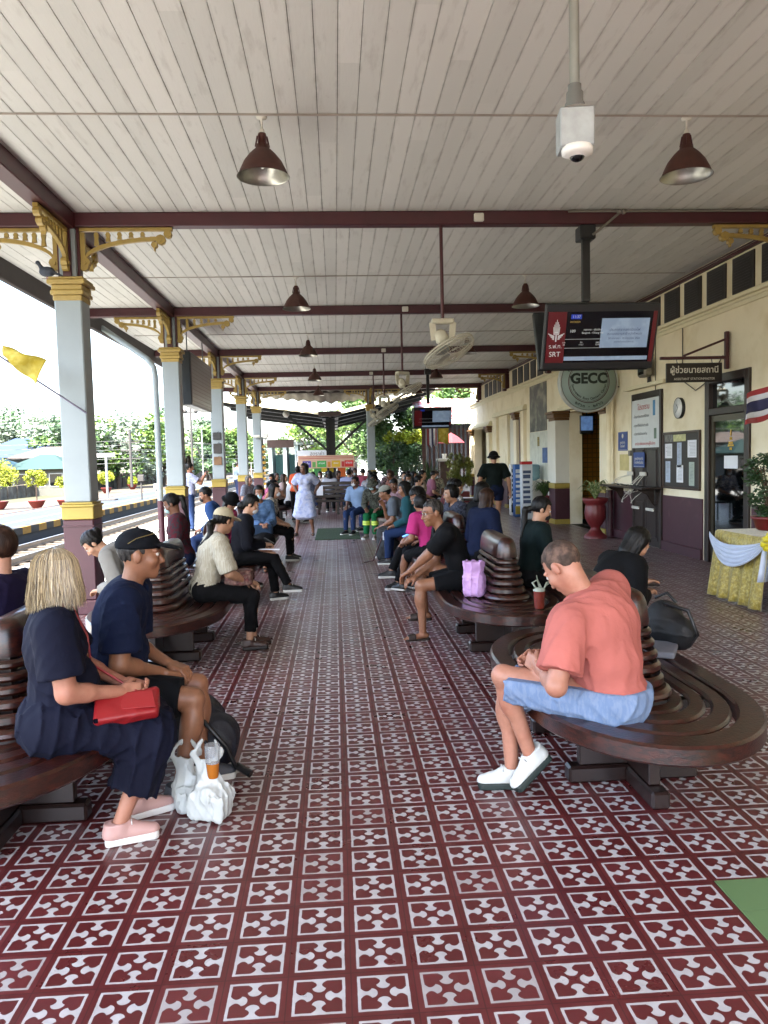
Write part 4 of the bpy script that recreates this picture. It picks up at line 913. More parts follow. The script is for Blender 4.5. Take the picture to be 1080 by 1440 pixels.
# shrub in a terracotta pot on the table
def leaf_cloud(q, pts, n, sz, spread, seed=0, flat=.5):
    r = np.random.default_rng(seed); c = np.array(pts)[r.integers(0, len(pts), n)]; rr = spread if np.ndim(spread) else np.full(3, spread)
    d = r.normal(size=(n, 3)); d /= np.linalg.norm(d, axis=1)[:, None]; p = c+d*rr*(r.random((n, 1))**.5)
    a = r.normal(size=(n, 3)); a[:, 2] *= flat; a /= np.linalg.norm(a, axis=1)[:, None]; b_ = np.cross(a, r.normal(size=(n, 3))); b_ /= np.linalg.norm(b_, axis=1)[:, None]
    s_ = sz*(.6+.8*r.random((n, 1))); V = np.stack([p-a*s_, p+b_*s_*.45, p+a*s_, p-b_*s_*.45], 1).reshape(-1, 3); o = len(q.v)
    q.v += [tuple(x_) for x_ in V.tolist()]; q.f += [(o+4*i, o+4*i+1, o+4*i+2, o+4*i+3) for i in range(n)]; q.mi += [q.cur]*n; q.sm += [False]*n
t = thing('potted_shrub', 'dark leafy shrub in a terracotta bowl on the draped table', 'potted plant', (4.80, 8.40, .757))
q = MB(); q.lathe([(.1, .0), (.13, .02), (.16, .12), (.185, .125), (.185, .155), (.165, .155), (.15, .12)], n=28); q.build('pot', M_terr, t)
q = MB(); pts = [(-.02+.0*k_, 0, .15+k_*.03) for k_ in range(3)]
for k_ in range(46): z_ = random.uniform(.18, .82); a = random.uniform(0, 6.28); r_ = .2*math.sin((z_-.05)/.85*math.pi)**.6*random.uniform(.5, 1); pts.append((-.14*(z_-.3)+r_*math.cos(a), r_*math.sin(a), z_))
leaf_cloud(q, pts, 2600, .022, .075, 3); q.build('foliage', mat('dark_shrub_leaf', '33502c', .45, var=.3, vs=15), t)
q = MB()
for k_ in range(5): q.tube([(0, 0, .13), (random.uniform(-.06, .03), random.uniform(-.05, .05), .4), (random.uniform(-.2, .05), random.uniform(-.1, .1), .7)], .009, 5)
q.build('stem', mat('bark', '4b3a2a', .9), t)
# flags
def flag(nm, lab, stripes, grid_fn, nu=24, pole=None, pm=None):
    t = thing(nm, lab, 'flag', grid_fn(0, 0)); o0 = Vector(grid_fn(0, 0)); tot = sum(s_[0] for s_ in stripes); v0 = 0
    for w_, m in stripes:
        v1 = v0+w_/tot; q = MB().sheet([[Vector(grid_fn(i/nu, v0+(v1-v0)*j/6))-o0 for j in range(7)] for i in range(nu+1)]); o = q.build('cloth_stripe' if len(stripes) > 1 else 'cloth', m, t); o.modifiers.new('t', 'SOLIDIFY').thickness = .003; v0 = v1
    if pole: q = MB(); q.tube([Vector(p)-o0 for p in pole], .011, 8); q.build('pole', pm, t)
    return t
Fr = mat('flag_red', '8f1a24', .6, sheen=.2); Fw = mat('flag_white', 'c8cdd8', .6); Fb = mat('flag_navy', '1b1f4a', .6)
def tf(u, v): return (5.24-.74*u-.05*v, 8.3+.07*math.sin(u*9+v*2)+.05*v, 2.74-.48*u-.05*math.sin(u*2.6)-(.50-.16*u)*v+.03*math.sin(u*8))
flag('thai_flag', 'red white and navy striped flag leaning out by the glass door', [(1, Fr), (1, Fw), (2, Fb), (1, Fw), (1, Fr)], tf, pole=[(5.32, 8.33, 1.95), (5.28, 8.3, 2.7)], pm=M_white)
A_, B_ = at(122, 581, 8.8), at(-60, 462, 8.0)
def yf(u, v): p = A_.lerp(B_, .62+.3*v); return (p.x+.38*u-.04*v, p.y+.05*math.sin(u*7+v*3), p.z+.02-.16*u-.1*math.sin(u*3.0+1)*(.6+.4*v)+.0*v+.05*math.sin(v*5+u*4))
def yf(u, v):
    p = at(4+u*60-10*v, 486+u*20, 8.3); q_ = at(2+u*50, 500+u*42, 8.25); return tuple(p.lerp(q_, v)+Vector((0, .04*math.sin(u*8+v*2), .012*math.sin(u*9))))
flag('yellow_flag', 'small yellow flag on a pole fixed to the nearest column', [(1, mat('flag_yellow', 'b3a02a', .6, col2='c9bc5a', c2s=7))], lambda u, v: yf(u, v), pole=[A_, B_], pm=mat('violet_grey_pole', '7d7a92', .4))
# hanging box sign between columns two and three
t = thing('hanging_box_sign', 'large dark box sign hanging between the second and third columns', 'sign', (-2.76, 16.2, 3.25)); q = MB(); q.box(-.11, .11, -1.2, 1.2, -.5, .5, .01); q.build('casing', mat('box_sign_dark', '20262a', .4), t)
q = MB(); q.box(.111, .118, -1.16, 1.16, -.46, .46); f_ = q.build('face', mat('box_sign_face', '2c2320', .35, var=.2, vs=3), t)
q = MB(); 
for z_ in range(12): q.box(.119, .121, -1.1, 1.1, -.42+z_*.075, -.41+z_*.075)
q.build('slat_line', mat('slat_brown', '47382f', .5), f_); q = MB()
for yy in (-.9, .9): q.tube([(0, yy, .5), (0, yy, .98)], .012)
q.build('hanger', M_grey, t)
t = thing('station_bell', 'small dark bell fixed to the second column', 'bell', (-2.62, 14.25, 1.72)); q = MB(); q.lathe([(.012, .07), (.03, .06), (.04, .015), (.05, -.04), (.065, -.07), (.06, -.073)], n=20); q.build('bell', mat('dark_bronze', '2f2a22', .4, metal=.6), t); q = MB(); q.bar((-.08, 0, .1), (.01, 0, .1), .02, .02); q.build('bracket', M_black, t)
for lab, z_, h_, m in (('black bracket with wires, topmost of the things on the third column', 2.3, .09, M_black), ('dark plate in the middle of the things on the third column', 2.0, .12, mat('dark_plate', '37322e', .6)), ('brown card, lowest of the things on the third column', 1.7, .1, mat('brown_card', '7a5c3e', .7))):
    q = MB(); q.box(-.1, .09, -.03, -.002, -h_, h_, .006); q.bar((-.1, -.035, h_*.2), (.05, -.04, h_*1.3), .008, .008); o = q.build('column_plate', m, None, (-2.84, 19.35, z_)); tag(o, lab, 'plate')
# pigeon on the first capital
q0 = V3(-3.06, 8.86, 3.76); f = F(.015); f.ell(q0, (.085, .05, .055)); f.cap(q0+V3(-.05, 0, .03), q0+V3(-.085, 0, .085), .028, .018); f.ell(q0+V3(-.095, 0, .1), (.024, .02, .021)); f.cap(q0+V3(-.11, 0, .097), q0+V3(-.128, 0, .09), .006, .002, k=.004); f.cap(q0+V3(.06, 0, -.005), q0+V3(.16, 0, -.045), .03, .016, fx=V3(0, 0, 1), fl=2)
o = mesh_np('pigeon', [f.mesh(.006)], mat('pigeon_grey', '3a4250', .7, var=.25, vs=25)); tag(o, 'dark grey pigeon perched on the nearest column capital', 'pigeon'); q = MB()
for s_ in (-.015, .015): q.tube([tuple(q0+V3(0, s_, -.05)), tuple(q0+V3(-.005, s_, -.072))], .004, 5)
q.build('leg', mat('pink_leg', '8a4a44', .6), o)
# green doormat across the hall
q = MB(); q.box(-.46, .5, 16.2, 18.9, .001, .014, .004); tag(q.build('green_mat', mat('artificial_turf', '26401f', .95, var=.2, vs=40, bump=.8, bs=120)), 'dark green turf mat on the tiled floor near the woman in the white dress', 'mat')
# ------------------------------------------------------------------ people
def skinm(k): return mat('skin_'+k, {'fair': 'b98a72', 'pink': 'ac7862', 'tan': '8a5e44', 'brown': '6c4733', 'light': 'a97f64'}[k], .48, var=.09, vs=22, col2={'fair': 'b97c68', 'pink': '9c604c', 'tan': '8a5a42', 'brown': '6c4432', 'light': 'a9775c'}[k], c2s=9, c2lo=.5, c2hi=.8, bump=.25, bs=170, bd=.002)
def clothm(n, c, c2=None, rough=.85, stretch=None, c2s=8, lo=.45, hi=.6): return mat('cloth_'+n, c, rough, var=.1, vs=5, bump=.28, bs=30, bd=.01, spec=.2, col2=c2, c2s=c2s, c2lo=lo, c2hi=hi, stretch=stretch)
def hairm(n, c, c2): return mat('hair_'+n, c, .5, spec=.25, var=.25, vs=30, col2=c2, c2s=60, stretch=(1, 1, .25), bump=.6, bs=90, bd=.004)
M_hblack = hairm('black', '060505', '0d0a08'); M_hbrown = hairm('brown', '2a1810', '3a2418'); M_hgrey = hairm('grey', '1f1c1b', '45413e')
M_sole = mat('rubber_sole', 'c9c9c4', .6, var=.06); M_msk = mat('surgical_mask', '9fc3c8', .7, var=.04); M_mskb = mat('black_mask', '0c0d10', .7); M_mskw = mat('white_mask', 'c9cdd2', .7)
def rotm(axis, a):
    return np.array(Matrix.Rotation(a, 3, Vector(axis)))
def ik(a, c, l1, l2, hint):
    d = c-a; L = np.linalg.norm(d); Lm = (l1+l2)*.999
    if L > Lm: c = a+d/L*Lm; L = Lm
    L = max(L, abs(l1-l2)+.01); x = (l1*l1-l2*l2+L*L)/(2*L); h = math.sqrt(max(0, l1*l1-x*x)); dn = nrm(d); hv = hint-dn*(hint@dn)
    return a+dn*x+nrm(hv)*h, c
def hand_f(f, wr, fd, pn, side, s, curl, spread=.0):
    fd = nrm(fd); pn = nrm(pn-fd*(pn@fd)); lat = np.cross(fd, pn)*side    # lat points to the thumb side
    M = np.stack([lat, fd, pn])
    f.cap(wr-fd*.03*s, wr+fd*.012*s, .0275*s, .027*s, k=.012, fx=pn, fl=1.25)
    f.box(wr+fd*.055*s, (.026*s, .034*s, .004*s), M, .0125*s, k=.014)
    for i, (o, l) in enumerate(((.030, .07), (.010, .08), (-.010, .074), (-.029, .057))):
        p = wr+(fd*.092+lat*o)*s; c0 = curl*(1+.12*i); d = nrm(fd+lat*o*spread*12)
        for j, q in enumerate((.46, .3, .24)):
            a = c0*(.55, 1.35, 2.0)[j]; dd = d*math.cos(a)+pn*math.sin(a); p2 = p+dd*l*q*s; r = (.0098, .009, .0082, .0072)
            f.cap(p, p2, r[j]*s, r[j+1]*s, k=.003 if j else .006); p = p2
    p = wr+(fd*.03+lat*.026)*s; d = nrm(fd*.75+lat*.6+pn*.35); p2 = p+d*.038*s; f.cap(p, p2, .0135*s, .0108*s, k=.01); d = nrm(fd*.9+lat*.1+pn*(.3+curl*.5)); f.cap(p2, p2+d*.032*s, .0108*s, .0085*s, k=.003)
    f.cap(p2+d*.03*s, p2+d*.048*s, .0088*s, .007*s, k=.003)
def person(label, x, y, h, pel=.54, s=1., g=1., sex='m', lean=8, lean2=6, side=0, twist=0, head=(0, 0, 0), la=None, ra=None, lah=None, rah=None, ll=None, rl=None, llh=None, rlh=None, skin='tan', top=None, bot=None, hair='short', hairm_=None, shoes='sneaker', shoe=None, sole=None, mask=None, hat=None, hatm=None, res=.02, belly=.0, curl=.5, lpn=None, rpn=None, ltoe=None, rtoe=None, collar=None, group=None, extras=None, glasses=False, fold=.006, z0=0, lfd=None, rfd=None, lfu=None, rfu=None, lk=1.):
    a = rad(h); fw = V3(math.sin(a), math.cos(a), 0); rt = V3(math.cos(a), -math.sin(a), 0); up = V3(0, 0, 1); base = V3(x, y, z0)
    W = lambda v: base+(rt*v[0]+fw*v[1]+up*v[2])
    def dirl(l, sd=0): l = rad(l); sd = rad(sd); return nrm(fw*math.sin(l)+up*math.cos(l)+rt*math.sin(sd))
    root = thing('person', label, 'person', (x, y, z0), group)
    SK = skinm(skin); o0 = base
    def put(nm, parts, m, par=None):
        parts = [(v-o0, q) for v, q in parts if len(q)]
        if not parts: return None
        return mesh_np(nm, parts, m, par or root)
    fm = sex == 'f'
    u1 = dirl(lean, side); u2 = dirl(lean+lean2, side); hipC = W((0, 0, pel)); waist = hipC+u1*.18*s; chest = waist+nrm(u1+u2)*.18*s; nb = chest+u2*.165*s
    tw = rad(twist); rt2 = nrm(rt*math.cos(tw)-fw*math.sin(tw)); rt2 = nrm(rt2-u2*(rt2@u2)); fw2 = np.cross(u2, rt2); fw1 = np.cross(u1, rt)
    sw = (.165 if fm else .19)*s*(1+.3*(g-1)); shc = nb-u2*.055*s+fw2*.0
    shR = shc+rt2*sw; shL = shc-rt2*sw; Mt = np.stack([rt2, fw2, u2]); Mp = np.stack([rt, fw1, u1])
    ua, fa, th, sh_ = .29*s, .26*s, .43*s*lk, .41*s
    hjR = hipC+rt*.09*s; hjL = hipC-rt*.09*s
    stand = pel > .75
    if ra is None: ra = (.22, .12, pel-.1*1) if stand else (.14, .30, pel+.08)
    if la is None: la = (-.22, .12, pel-.1) if stand else (-.14, .30, pel+.08)
    if rl is None: rl = (.10, .02 if stand else .42, .085)
    if ll is None: ll = (-.10, .02 if stand else .42, .085)
    elR, wrR = ik(shR, W(ra), ua, fa, (rt*.5-fw*.6-up*.6) if rah is None else (rt*rah[0]+fw*rah[1]+up*rah[2]))
    elL, wrL = ik(shL, W(la), ua, fa, (-rt*.5-fw*.6-up*.6) if lah is None else (rt*lah[0]+fw*lah[1]+up*lah[2]))
    hk = (fw+up*.6) if not stand else fw
    knR, anR = ik(hjR, W(rl), th, sh_, hk if rlh is None else (rt*rlh[0]+fw*rlh[1]+up*rlh[2]))
    knL, anL = ik(hjL, W(ll), th, sh_, hk if llh is None else (rt*llh[0]+fw*llh[1]+up*llh[2]))
    # head frame
    hy, hp, hr = [rad(v) for v in head]
    hb = nrm(u2*.6+up*.5+fw*math.sin(hp)*.35); hc = nb+hb*.150*s+fw*.012*s
    yw = a+hy; f0 = V3(math.sin(yw), math.cos(yw), 0); r0 = V3(math.cos(yw), -math.sin(yw), 0)
    hf = f0*math.cos(hp)-up*math.sin(hp); hu = f0*math.sin(hp)+up*math.cos(hp); hr_ = r0*math.cos(hr)+hu*math.sin(hr); hu = np.cross(hr_, hf); Mh = np.stack([hr_, hf, hu])
    hs = s*(.97 if fm else 1.0); H = lambda x_, y_, z_: hc+(hr_*x_+hf*y_+hu*z_)*hs
    fine = min(res, .0065) if res < .015 else (.009 if res < .022 else .012)
    def torso(f, e, k=.035):
        f.ell(hipC+u1*.02*s, (.165*g*s+e, .118*g*s+e, .12*s+e), Mp, k=k); f.ell(waist+fw1*(.02+belly*.5)*s, ((.135 if fm else .148)*g*s+e, (.10+belly*.5)*g*s+e, .13*s+e), Mp, k=.05)
        f.ell(chest+u2*.01*s, ((.148 if fm else .17)*g*s+e, .108*s*(.5+.5*g)+e, .16*s+e), Mt, k=.05); f.cap(shc-rt2*sw*.72+u2*.0, shc+rt2*sw*.72, .068*s+e, fx=fw2, fl=.95, k=.05)
        if not fm: f.ell(shc-fw2*.02*s-u2*.05*s, (.15*s+e, .075*s+e, .09*s+e), Mt, k=.05)
        else:
            for q in (-1, 1): f.ell(chest+rt2*q*.07*s+fw2*.085*s, (.058*s+e, .05*s+e, .055*s+e), Mt, k=.03)
    def arm(f, S_, E_, W_, e=0, frac=None, flat=False, k=.03):
        L1 = np.linalg.norm(E_-S_); 
        if frac is None or frac >= .99:
            f.cap(S_, E_, .056*s*(.7+.3*g)+e, .046*s+e, k=k); f.cap(E_, W_ if frac is None else E_+(W_-E_)*min(1, .96), .041*s+e, .027*s+e*.9, k=.015, flat=flat); 
            if frac is None: f.cap(E_, E_+(W_-E_)*.35, .042*s+e, .0425*s+e, k=.02)
        else:
            f.cap(S_, S_+(E_-S_)*frac, .058*s*(.7+.3*g)+e, .053*s*(.75+.25*g)+e*1.5, k=k, flat=True)
    # skin body
    f = F(.03); torso(f, -.012)
    f.cap(nb-u2*.03*s, H(0, -.02, -.06), .052*s*(.8+.2*g), .048*s*(.8+.2*g), k=.03)
    arm(f, shR, elR, wrR); arm(f, shL, elL, wrL)
    bt = bot or {}
    if bt.get('t') not in ('trousers',) or True:
        for hj, kn, an in ((hjR, knR, anR), (hjL, knL, anL)):
            f.cap(hj, kn, .082*g*s, .054*s, k=.03); f.cap(kn, an, .050*s, .034*s, k=.02); d = an-kn
            bk = nrm(np.cross(np.cross(d, kn-hj), d)); f.ell(kn+d*.3-bk*.016*s*-1*(1 if (kn-hj)@bk < 0 else -1)*-1, (.048*s, .048*s, .085*s), np.stack([rt, np.cross(nrm(d), rt), nrm(d)]), k=.03)
    feet = []
    for i_, (kn, an, toe, fd_, fu_) in enumerate(((knR, anR, rtoe, rfd, rfu), (knL, anL, ltoe, lfd, lfu))):
        ang = a+rad(toe or (8 if i_ == 0 else -8)); td = V3(math.sin(ang), math.cos(ang), 0) if fd_ is None else nrm(rt*fd_[0]+fw*fd_[1]+up*fd_[2]); tu = up if fd_ is None else nrm((nrm(kn-an) if fu_ is None else rt*fu_[0]+fw*fu_[1]+up*fu_[2])); tu = nrm(tu-td*(tu@td)); feet.append((an, td, tu))
        f.cap(an-td*.03*s-tu*.045*s, an+td*.12*s-tu*.06*s, .032*s, .03*s, k=.02, fx=tu, fl=1.2)
        if shoes in ('sandal', 'barefoot'): f.cap(an+td*.12*s-tu*.062*s, an+td*.165*s-tu*.068*s, .036*s, .022*s, k=.02, fx=tu, fl=1.9)
    parts = [f.mesh(res)]
    hd = F(.012)
    hd.ell(H(0, -.012, .03), np.array((.074, .094, .088))*hs, Mh); hd.ell(H(0, .022, -.045), np.array((.057, .068, .072))*hs, Mh, k=.03); hd.ell(H(0, .062, -.098), .021*hs, k=.03)
    hd.cap(H(0, .088, .004), H(0, .106, -.034), .0075*hs, .0125*hs, k=.012)
    for q in (-1, 1):
        hd.cap(H(q*.012, .088, .022), H(q*.045, .076, .022), .009*hs, k=.012); hd.ell(H(q*.036, .058, -.03), .028*hs, k=.02); hd.ell(H(q*.03, .098, .003), np.array((.017, .013, .010))*hs, Mh, k=.01, op='s')
        hd.ell(H(q*.031, .076, .002), .0125*hs, k=.004); hd.ell(H(q*.077, -.008, -.008), np.array((.010, .02, .032))*hs, Mh, k=.008); hd.cap(H(q*.011, .098, -.04), H(q*.014, .092, -.04), .007*hs, k=.006)
    hd.cap(H(-.019, .086, -.061), H(.019, .086, -.061), .0065*hs, k=.007); hd.cap(H(-.016, .084, -.071), H(.016, .084, -.071), .007*hs, k=.007)
    hd.cap(nb-u2*.01*s, H(0, -.018, -.05), .052*s*(.8+.2*g), .05*s*(.8+.2*g), k=.025)
    if belly > .05: hd.ell(H(0, .03, -.085), np.array((.06, .055, .035))*hs, Mh, k=.03)
    parts.append(hd.mesh(fine))
    for S_, E_, W_, sd, pn in ((shR, elR, wrR, 1, rpn), (shL, elL, wrL, -1, lpn)):
        hf_ = F(.006); d = nrm(W_-E_); p_ = V3(0, 0, -1) if pn is None else nrm(rt*pn[0]+fw*pn[1]+up*pn[2])
        if abs(d@p_) > .8: p_ = nrm(p_ - rt*sd*.9)
        hand_f(hf_, W_, nrm(d+.25*fw*(0 if stand else 1)), p_, sd*-1 if False else (1 if (np.cross(d, p_)@rt)*sd < 0 else -1), s, curl); parts.append(hf_.mesh(.0045 if res < .013 else .007))
    body = put('body', parts, SK)
    # eyes
    if res < .03:
        for q in (-1, 1):
            m = MB(); c_ = H(q*.031, .079, .0025)-o0; m.blob(tuple(c_), .0128*hs, 10, 8); e_ = m.build('eye', mat('eye_white', 'b8b2aa', .2, var=0), root)
            m = MB(); c_ = H(q*.031, .0875, .0025)-o0; m.blob(tuple(c_), .0062*hs, 8, 6); m.build('iris', mat('dark_iris', '120c0a', .1, var=0), e_)
            m = MB(); m.tube([tuple(H(q*.014, .0905, .027)-o0), tuple(H(q*.031, .093, .031)-o0), tuple(H(q*.05, .078, .026)-o0)], .0028*hs, 5); m.build('eyebrow', hairm_ or M_hblack, root)
    # hair
    hm = hairm_ or M_hblack
    if hair:
        q = F(.02)
        e = .004 if hair == 'buzz' else .013
        if hair == 'bald':
            q.ell(H(0, -.014, .028), np.array((.074+.004, .094+.004, .088))*hs, Mh); q.ell(H(0, .035, .115), np.array((.074, .115, .066))*hs, Mh, op='s', k=.006); q.box(H(0, .12, .03), np.array((.1, .085, .12))*hs, Mh, .01, op='s', k=.006)
        else: q.ell(H(0, -.014, .034), np.array((.074+e, .094+e, .088+e))*hs, Mh)
        q.box(H(0, .105, -.045), np.array((.1, .062, .097))*hs, Mh, .012*hs, op='s', k=.012)
        if hair in ('short', 'buzz', 'bald'): q.box(H(0, .02, -.15), np.array((.12, .17, .085))*hs, Mh, .005, op='s', k=.02); q.box(H(0, .05, -.09), np.array((.12, .075, .085))*hs, Mh, .01, op='s', k=.01)
        if hair in ('bob', 'long', 'boy'):
            zz = {'bob': -.115, 'boy': -.03, 'long': -.13}[hair]
            for q_ in (-1, 1): q.cap(H(q_*.062, -.012, .03), H(q_*.068, -.008, zz), .03*hs, .028*hs, k=.03)
            q.cap(H(0, -.06, .03), H(0, -.055, zz), .062*hs, .058*hs, k=.03)
        if hair == 'long': q.cap(H(0, -.07, -.1), H(0, -.085, -.30), .062*hs, .035*hs, fx=hf, fl=1.8, k=.03)
        if hair in ('pony', 'lowpony'):
            z_ = .035 if hair == 'pony' else -.03
            q.ell(H(0, -.11, z_), np.array((.03, .03, .03))*hs, k=.01); t_ = H(0, -.155, z_-.03); q.cap(H(0, -.115, z_), t_, .024*hs, .03*hs, k=.01); b_ = t_*.5+H(0, -.12, z_-.2)*.5; q.cap(t_, b_-up*.03, .032*hs, .03*hs, fx=hr_, fl=1.2, k=.02); q.cap(b_-up*.03, nb-fw2*.13*s-u2*.16*s, .03*hs, .012*hs, k=.02)
        if hair == 'bun': q.ell(H(0, -.105, .05), np.array((.045, .04, .045))*hs, k=.01)
        if hair == 'bigbun': q.ell(H(0, -.09, -.055), np.array((.07, .055, .055))*hs, k=.02)
        if hat: q.box(H(0, 0, .14), np.array((.2, .2, .105))*hs, Mh, .0, op='s', k=.004)
        q.disp = lambda P: (np.sin((P@hr_)*260+np.sin(P@hu*30)*2)*.5+np.sin((P@hf)*190+(P@hr_)*90))*.0016*hs
        put('hair', [q.mesh(fine)], hm)
    if mask is not None:
        q = F(.01); q.ell(H(0, .052, -.052), np.array((.057, .062, .052))*hs, Mh); q.box(H(0, -.0, -.05), np.array((.1, .058, .09))*hs, Mh, .001, op='s', k=.004); m_ = put('face_mask', [q.mesh(fine)], mask)
        m = MB()
        for q_ in (-1, 1): m.tube([tuple(H(q_*.053, .055, -.03)-o0), tuple(H(q_*.08, -.005, -.0)-o0)], .0018, 4)
        m.build('ear_loop', mask, m_)
    if hat:
        q = F(.006)
        if hat in ('cap', 'capback'):
            q.ell(H(0, -.012, .045), np.array((.086, .107, .083))*hs, Mh); q.box(H(0, -.05, -.04), np.array((.12, .2, .07))*hs, Mh, .0, op='s', k=.006)
            sg = 1; q.ell(H(0, .125*sg, .040), np.array((.068, .078, .010))*hs, np.stack([hr_, nrm(hf-hu*.22), nrm(hu+hf*.22)]), k=.006); q.ell(H(0, -.012, .13), .008*hs, k=.003)
        elif hat == 'bucket':
            q.ell(H(0, -.01, .05), np.array((.088, .105, .085))*hs, Mh); q.cap(H(0, -.005, .045), H(0, -.005, .02), .1*hs, .135*hs, fx=hu, fl=1.0); q.ell(H(0, 0, .0), np.array((.13, .15, .028))*hs, Mh, k=.02); q.box(H(0, 0, -.07), np.array((.3, .3, .065))*hs, Mh, 0, op='s', k=.004)
        o = put('cap' if hat.startswith('cap') else 'hat', [q.mesh(fine)], hatm)
    if glasses:
        m = MB()
        for q_ in (-1, 1):
            c_ = H(q_*.032, .097, .0)-o0; m.tube([tuple(c_+(hr_*math.cos(t_)*.021+hu*math.sin(t_)*.017)) for t_ in np.linspace(0, 6.28, 15)], .0016, 4, False); m.tube([tuple(H(q_*.053, .092, .004)-o0), tuple(H(q_*.08, -.002, .006)-o0)], .0018, 4)
        m.tube([tuple(H(-.011, .1, .003)-o0), tuple(H(.011, .1, .003)-o0)], .0018, 4); m.build('glasses', M_black, root)
    # clothes
    gres = res
    if top:
        e = top.get('e', .010); q = F(.03); torso(q, e); q.k = .03
        sl = top.get('sleeve', .5)
        for S_, E_, W_ in ((shR, elR, wrR), (shL, elL, wrL)):
            if sl > 0: arm(q, S_, E_, W_, e+top.get('loose', .006), sl, flat=True)
        if top.get('drape'):      # cloth bridging belly to lap
            q.ell(waist+fw1*.06*s-u1*.05*s, (.13*g*s, .11*g*s, .13*s), Mp, k=.06)
        q.cap(nb-u2*.02*s+fw2*.015*s, nb+u2*.16*s+fw2*.03*s, .062*s, .075*s, op='s', k=.012)
        if top.get('v'): q.cap(nb+fw2*.09*s, chest+u2*.05*s+fw2*.17*s, .06*s, .02*s, op='s', k=.012)
        hem = top.get('hem', .04); q.plane(hipC-u1*hem*s, -u1)
        A_ = top.get('fold', fold); sd_ = int(abs(x*13+y*7)) % 10; q.disp = lambda P: folds(P*np.array((1, 1, .75)), 34/s, sd_)*A_
        o = put(top.get('name', 'shirt'), [q.mesh(gres)], top['m'])
        if collar:
            q = F(.004); q.cap(nb-u2*.0*s+fw2*.012*s, nb+u2*.022*s+fw2*.018*s, .071*s, .062*s, fx=u2, fl=1.0, flat=True); q.cap(nb-u2*.1, nb+u2*.1*s+fw2*.035*s, .052*s, .06*s, op='s', k=.003); q.ell(nb+fw2*.085*s, .03*s, op='s', k=.01)
            put('collar', [q.mesh(max(.005, res*.6))], collar, o)
    if bot:
        e = bot.get('e', .012); q = F(.03); ty = bot['t']
        q.ell(hipC+u1*.02*s, (.168*g*s+e, .122*g*s+e, .12*s+e), Mp); 
        if not stand: 
            for hj in (hjR, hjL): q.ell(hj-fw*.03*s-up*.005, (.09*s*(.5+.5*g), .10*s*(.5+.5*g), .085*s), k=.03)
        if ty in ('shorts', 'trousers'):
            fr = bot.get('frac', .8 if ty == 'shorts' else 1)
            for hj, kn, an in ((hjR, knR, anR), (hjL, knL, anL)):
                if ty == 'shorts': q.cap(hj, hj+(kn-hj)*fr, .086*g*s+e, .068*s*(.5+.5*g)+e*1.6, k=.02, flat=True)
                else: q.cap(hj, kn, .086*g*s+e, .060*s+e, k=.025); q.cap(kn, an+(kn-an)*bot.get('ank', .04), .056*s+e, .043*s+e, k=.02, flat=True)
        if ty == 'skirt':
            ln = bot.get('len', .75); km = (knR+knL)/2; wd = np.linalg.norm(knR-knL)/2
            for hj, kn in ((hjR, knR), (hjL, knL)): q.cap(hj, kn, .092*g*s+e, .07*s+e, k=.06)
            q.cap(hipC, km, .09*g*s+e, .07*s+e, k=.08)
            if ln > 0:
                dn = nrm((anR+anL)/2-km); 
                for kn, an in ((knR, anR), (knL, anL)):
                    t_ = kn+(an-kn)*ln; q.cap(kn, t_, .068*s+e, .085*s+e, k=.08, flat=True)
                if wd < .2: q.cap(km, km+((anR+anL)/2-km)*ln, .075*s+e, .085*s+e, k=.08, flat=True)
        wt = bot.get('waist', .12); q.plane(hipC+u1*wt*s, u1)
        A2 = bot.get('fold', fold); s2 = int(abs(x*11+y*5)+3) % 10; q.disp = lambda P: folds(P, 36/s, s2)*A2
        put(bot.get('name', ty), [q.mesh(gres)], bot['m'])
    # shoes
    sm = shoe or mat('black_shoe', '111214', .4); so_ = sole or M_sole
    for an, td, tu in feet:
        tl = np.cross(td, tu); Mf = np.stack([tl, td, tu]); fr_ = max(.006, min(res*.6, .012))
        if shoes == 'sneaker':
            q = F(.02); q.cap(an-td*.035*s-tu*.035*s, an-td*.03*s+tu*.008*s, .04*s, .042*s, flat=True); q.cap(an-td*.035*s-tu*.045*s, an+td*.14*s-tu*.055*s, .042*s, .036*s, fx=tu, fl=1.05); q.cap(an+td*.0-tu*.015*s, an+td*.1*s-tu*.04*s, .036*s, .028*s)
            q.cap(an-tu*.03*s, an+tu*.012*s, .043*s, .041*s, k=.012, flat=True); q.cap(an+td*.03*s-tu*.0*s, an+td*.055*s-tu*.012*s, .022*s, .022*s, k=.01); q.plane(an-tu*.06*s, -tu); q.cap(an+tu*.002, an+tu*.08, .032*s, .036*s, op='s', k=.005)
            o = put('shoe', [q.mesh(fr_)], sm); q = F(.004)
            q.box(an+td*.05*s-tu*.073*s, (.020*s, .096*s, .012*s), Mf, .024*s); q.plane(an-tu*.088*s, -tu); q.plane(an-tu*.055*s, tu); put('sole', [q.mesh(fr_)], so_, o)
            if res < .015:
                m = MB()
                for k_ in range(5): c_ = an+td*(.055+.02*k_)*s-tu*(.002+.0085*k_)*s-o0; m.tube([tuple(c_-tl*.026*s-tu*.010), tuple(c_-tl*.008*s+tu*.005), tuple(c_+tl*.008*s+tu*.005), tuple(c_+tl*.026*s-tu*.010)], .0038, 5)
                c_ = an+td*.05*s+tu*.006*s-o0
                for q_ in (-1, 1): m.tube([tuple(c_), tuple(c_+tl*q_*.02+tu*.012), tuple(c_+tl*q_*.034-tu*.004), tuple(c_+tl*q_*.01)], .0028, 5)
                m.build('lace', M_sole, o)
        elif shoes == 'sandal':
            q = F(.006); q.box(an+td*.05*s-tu*.08*s, (.014*s, .09*s, .002*s), Mf, .024*s); q.plane(an-tu*.088*s, -tu); q.plane(an-tu*.068*s, tu); o = put('shoe', [q.mesh(fr_)], sm)
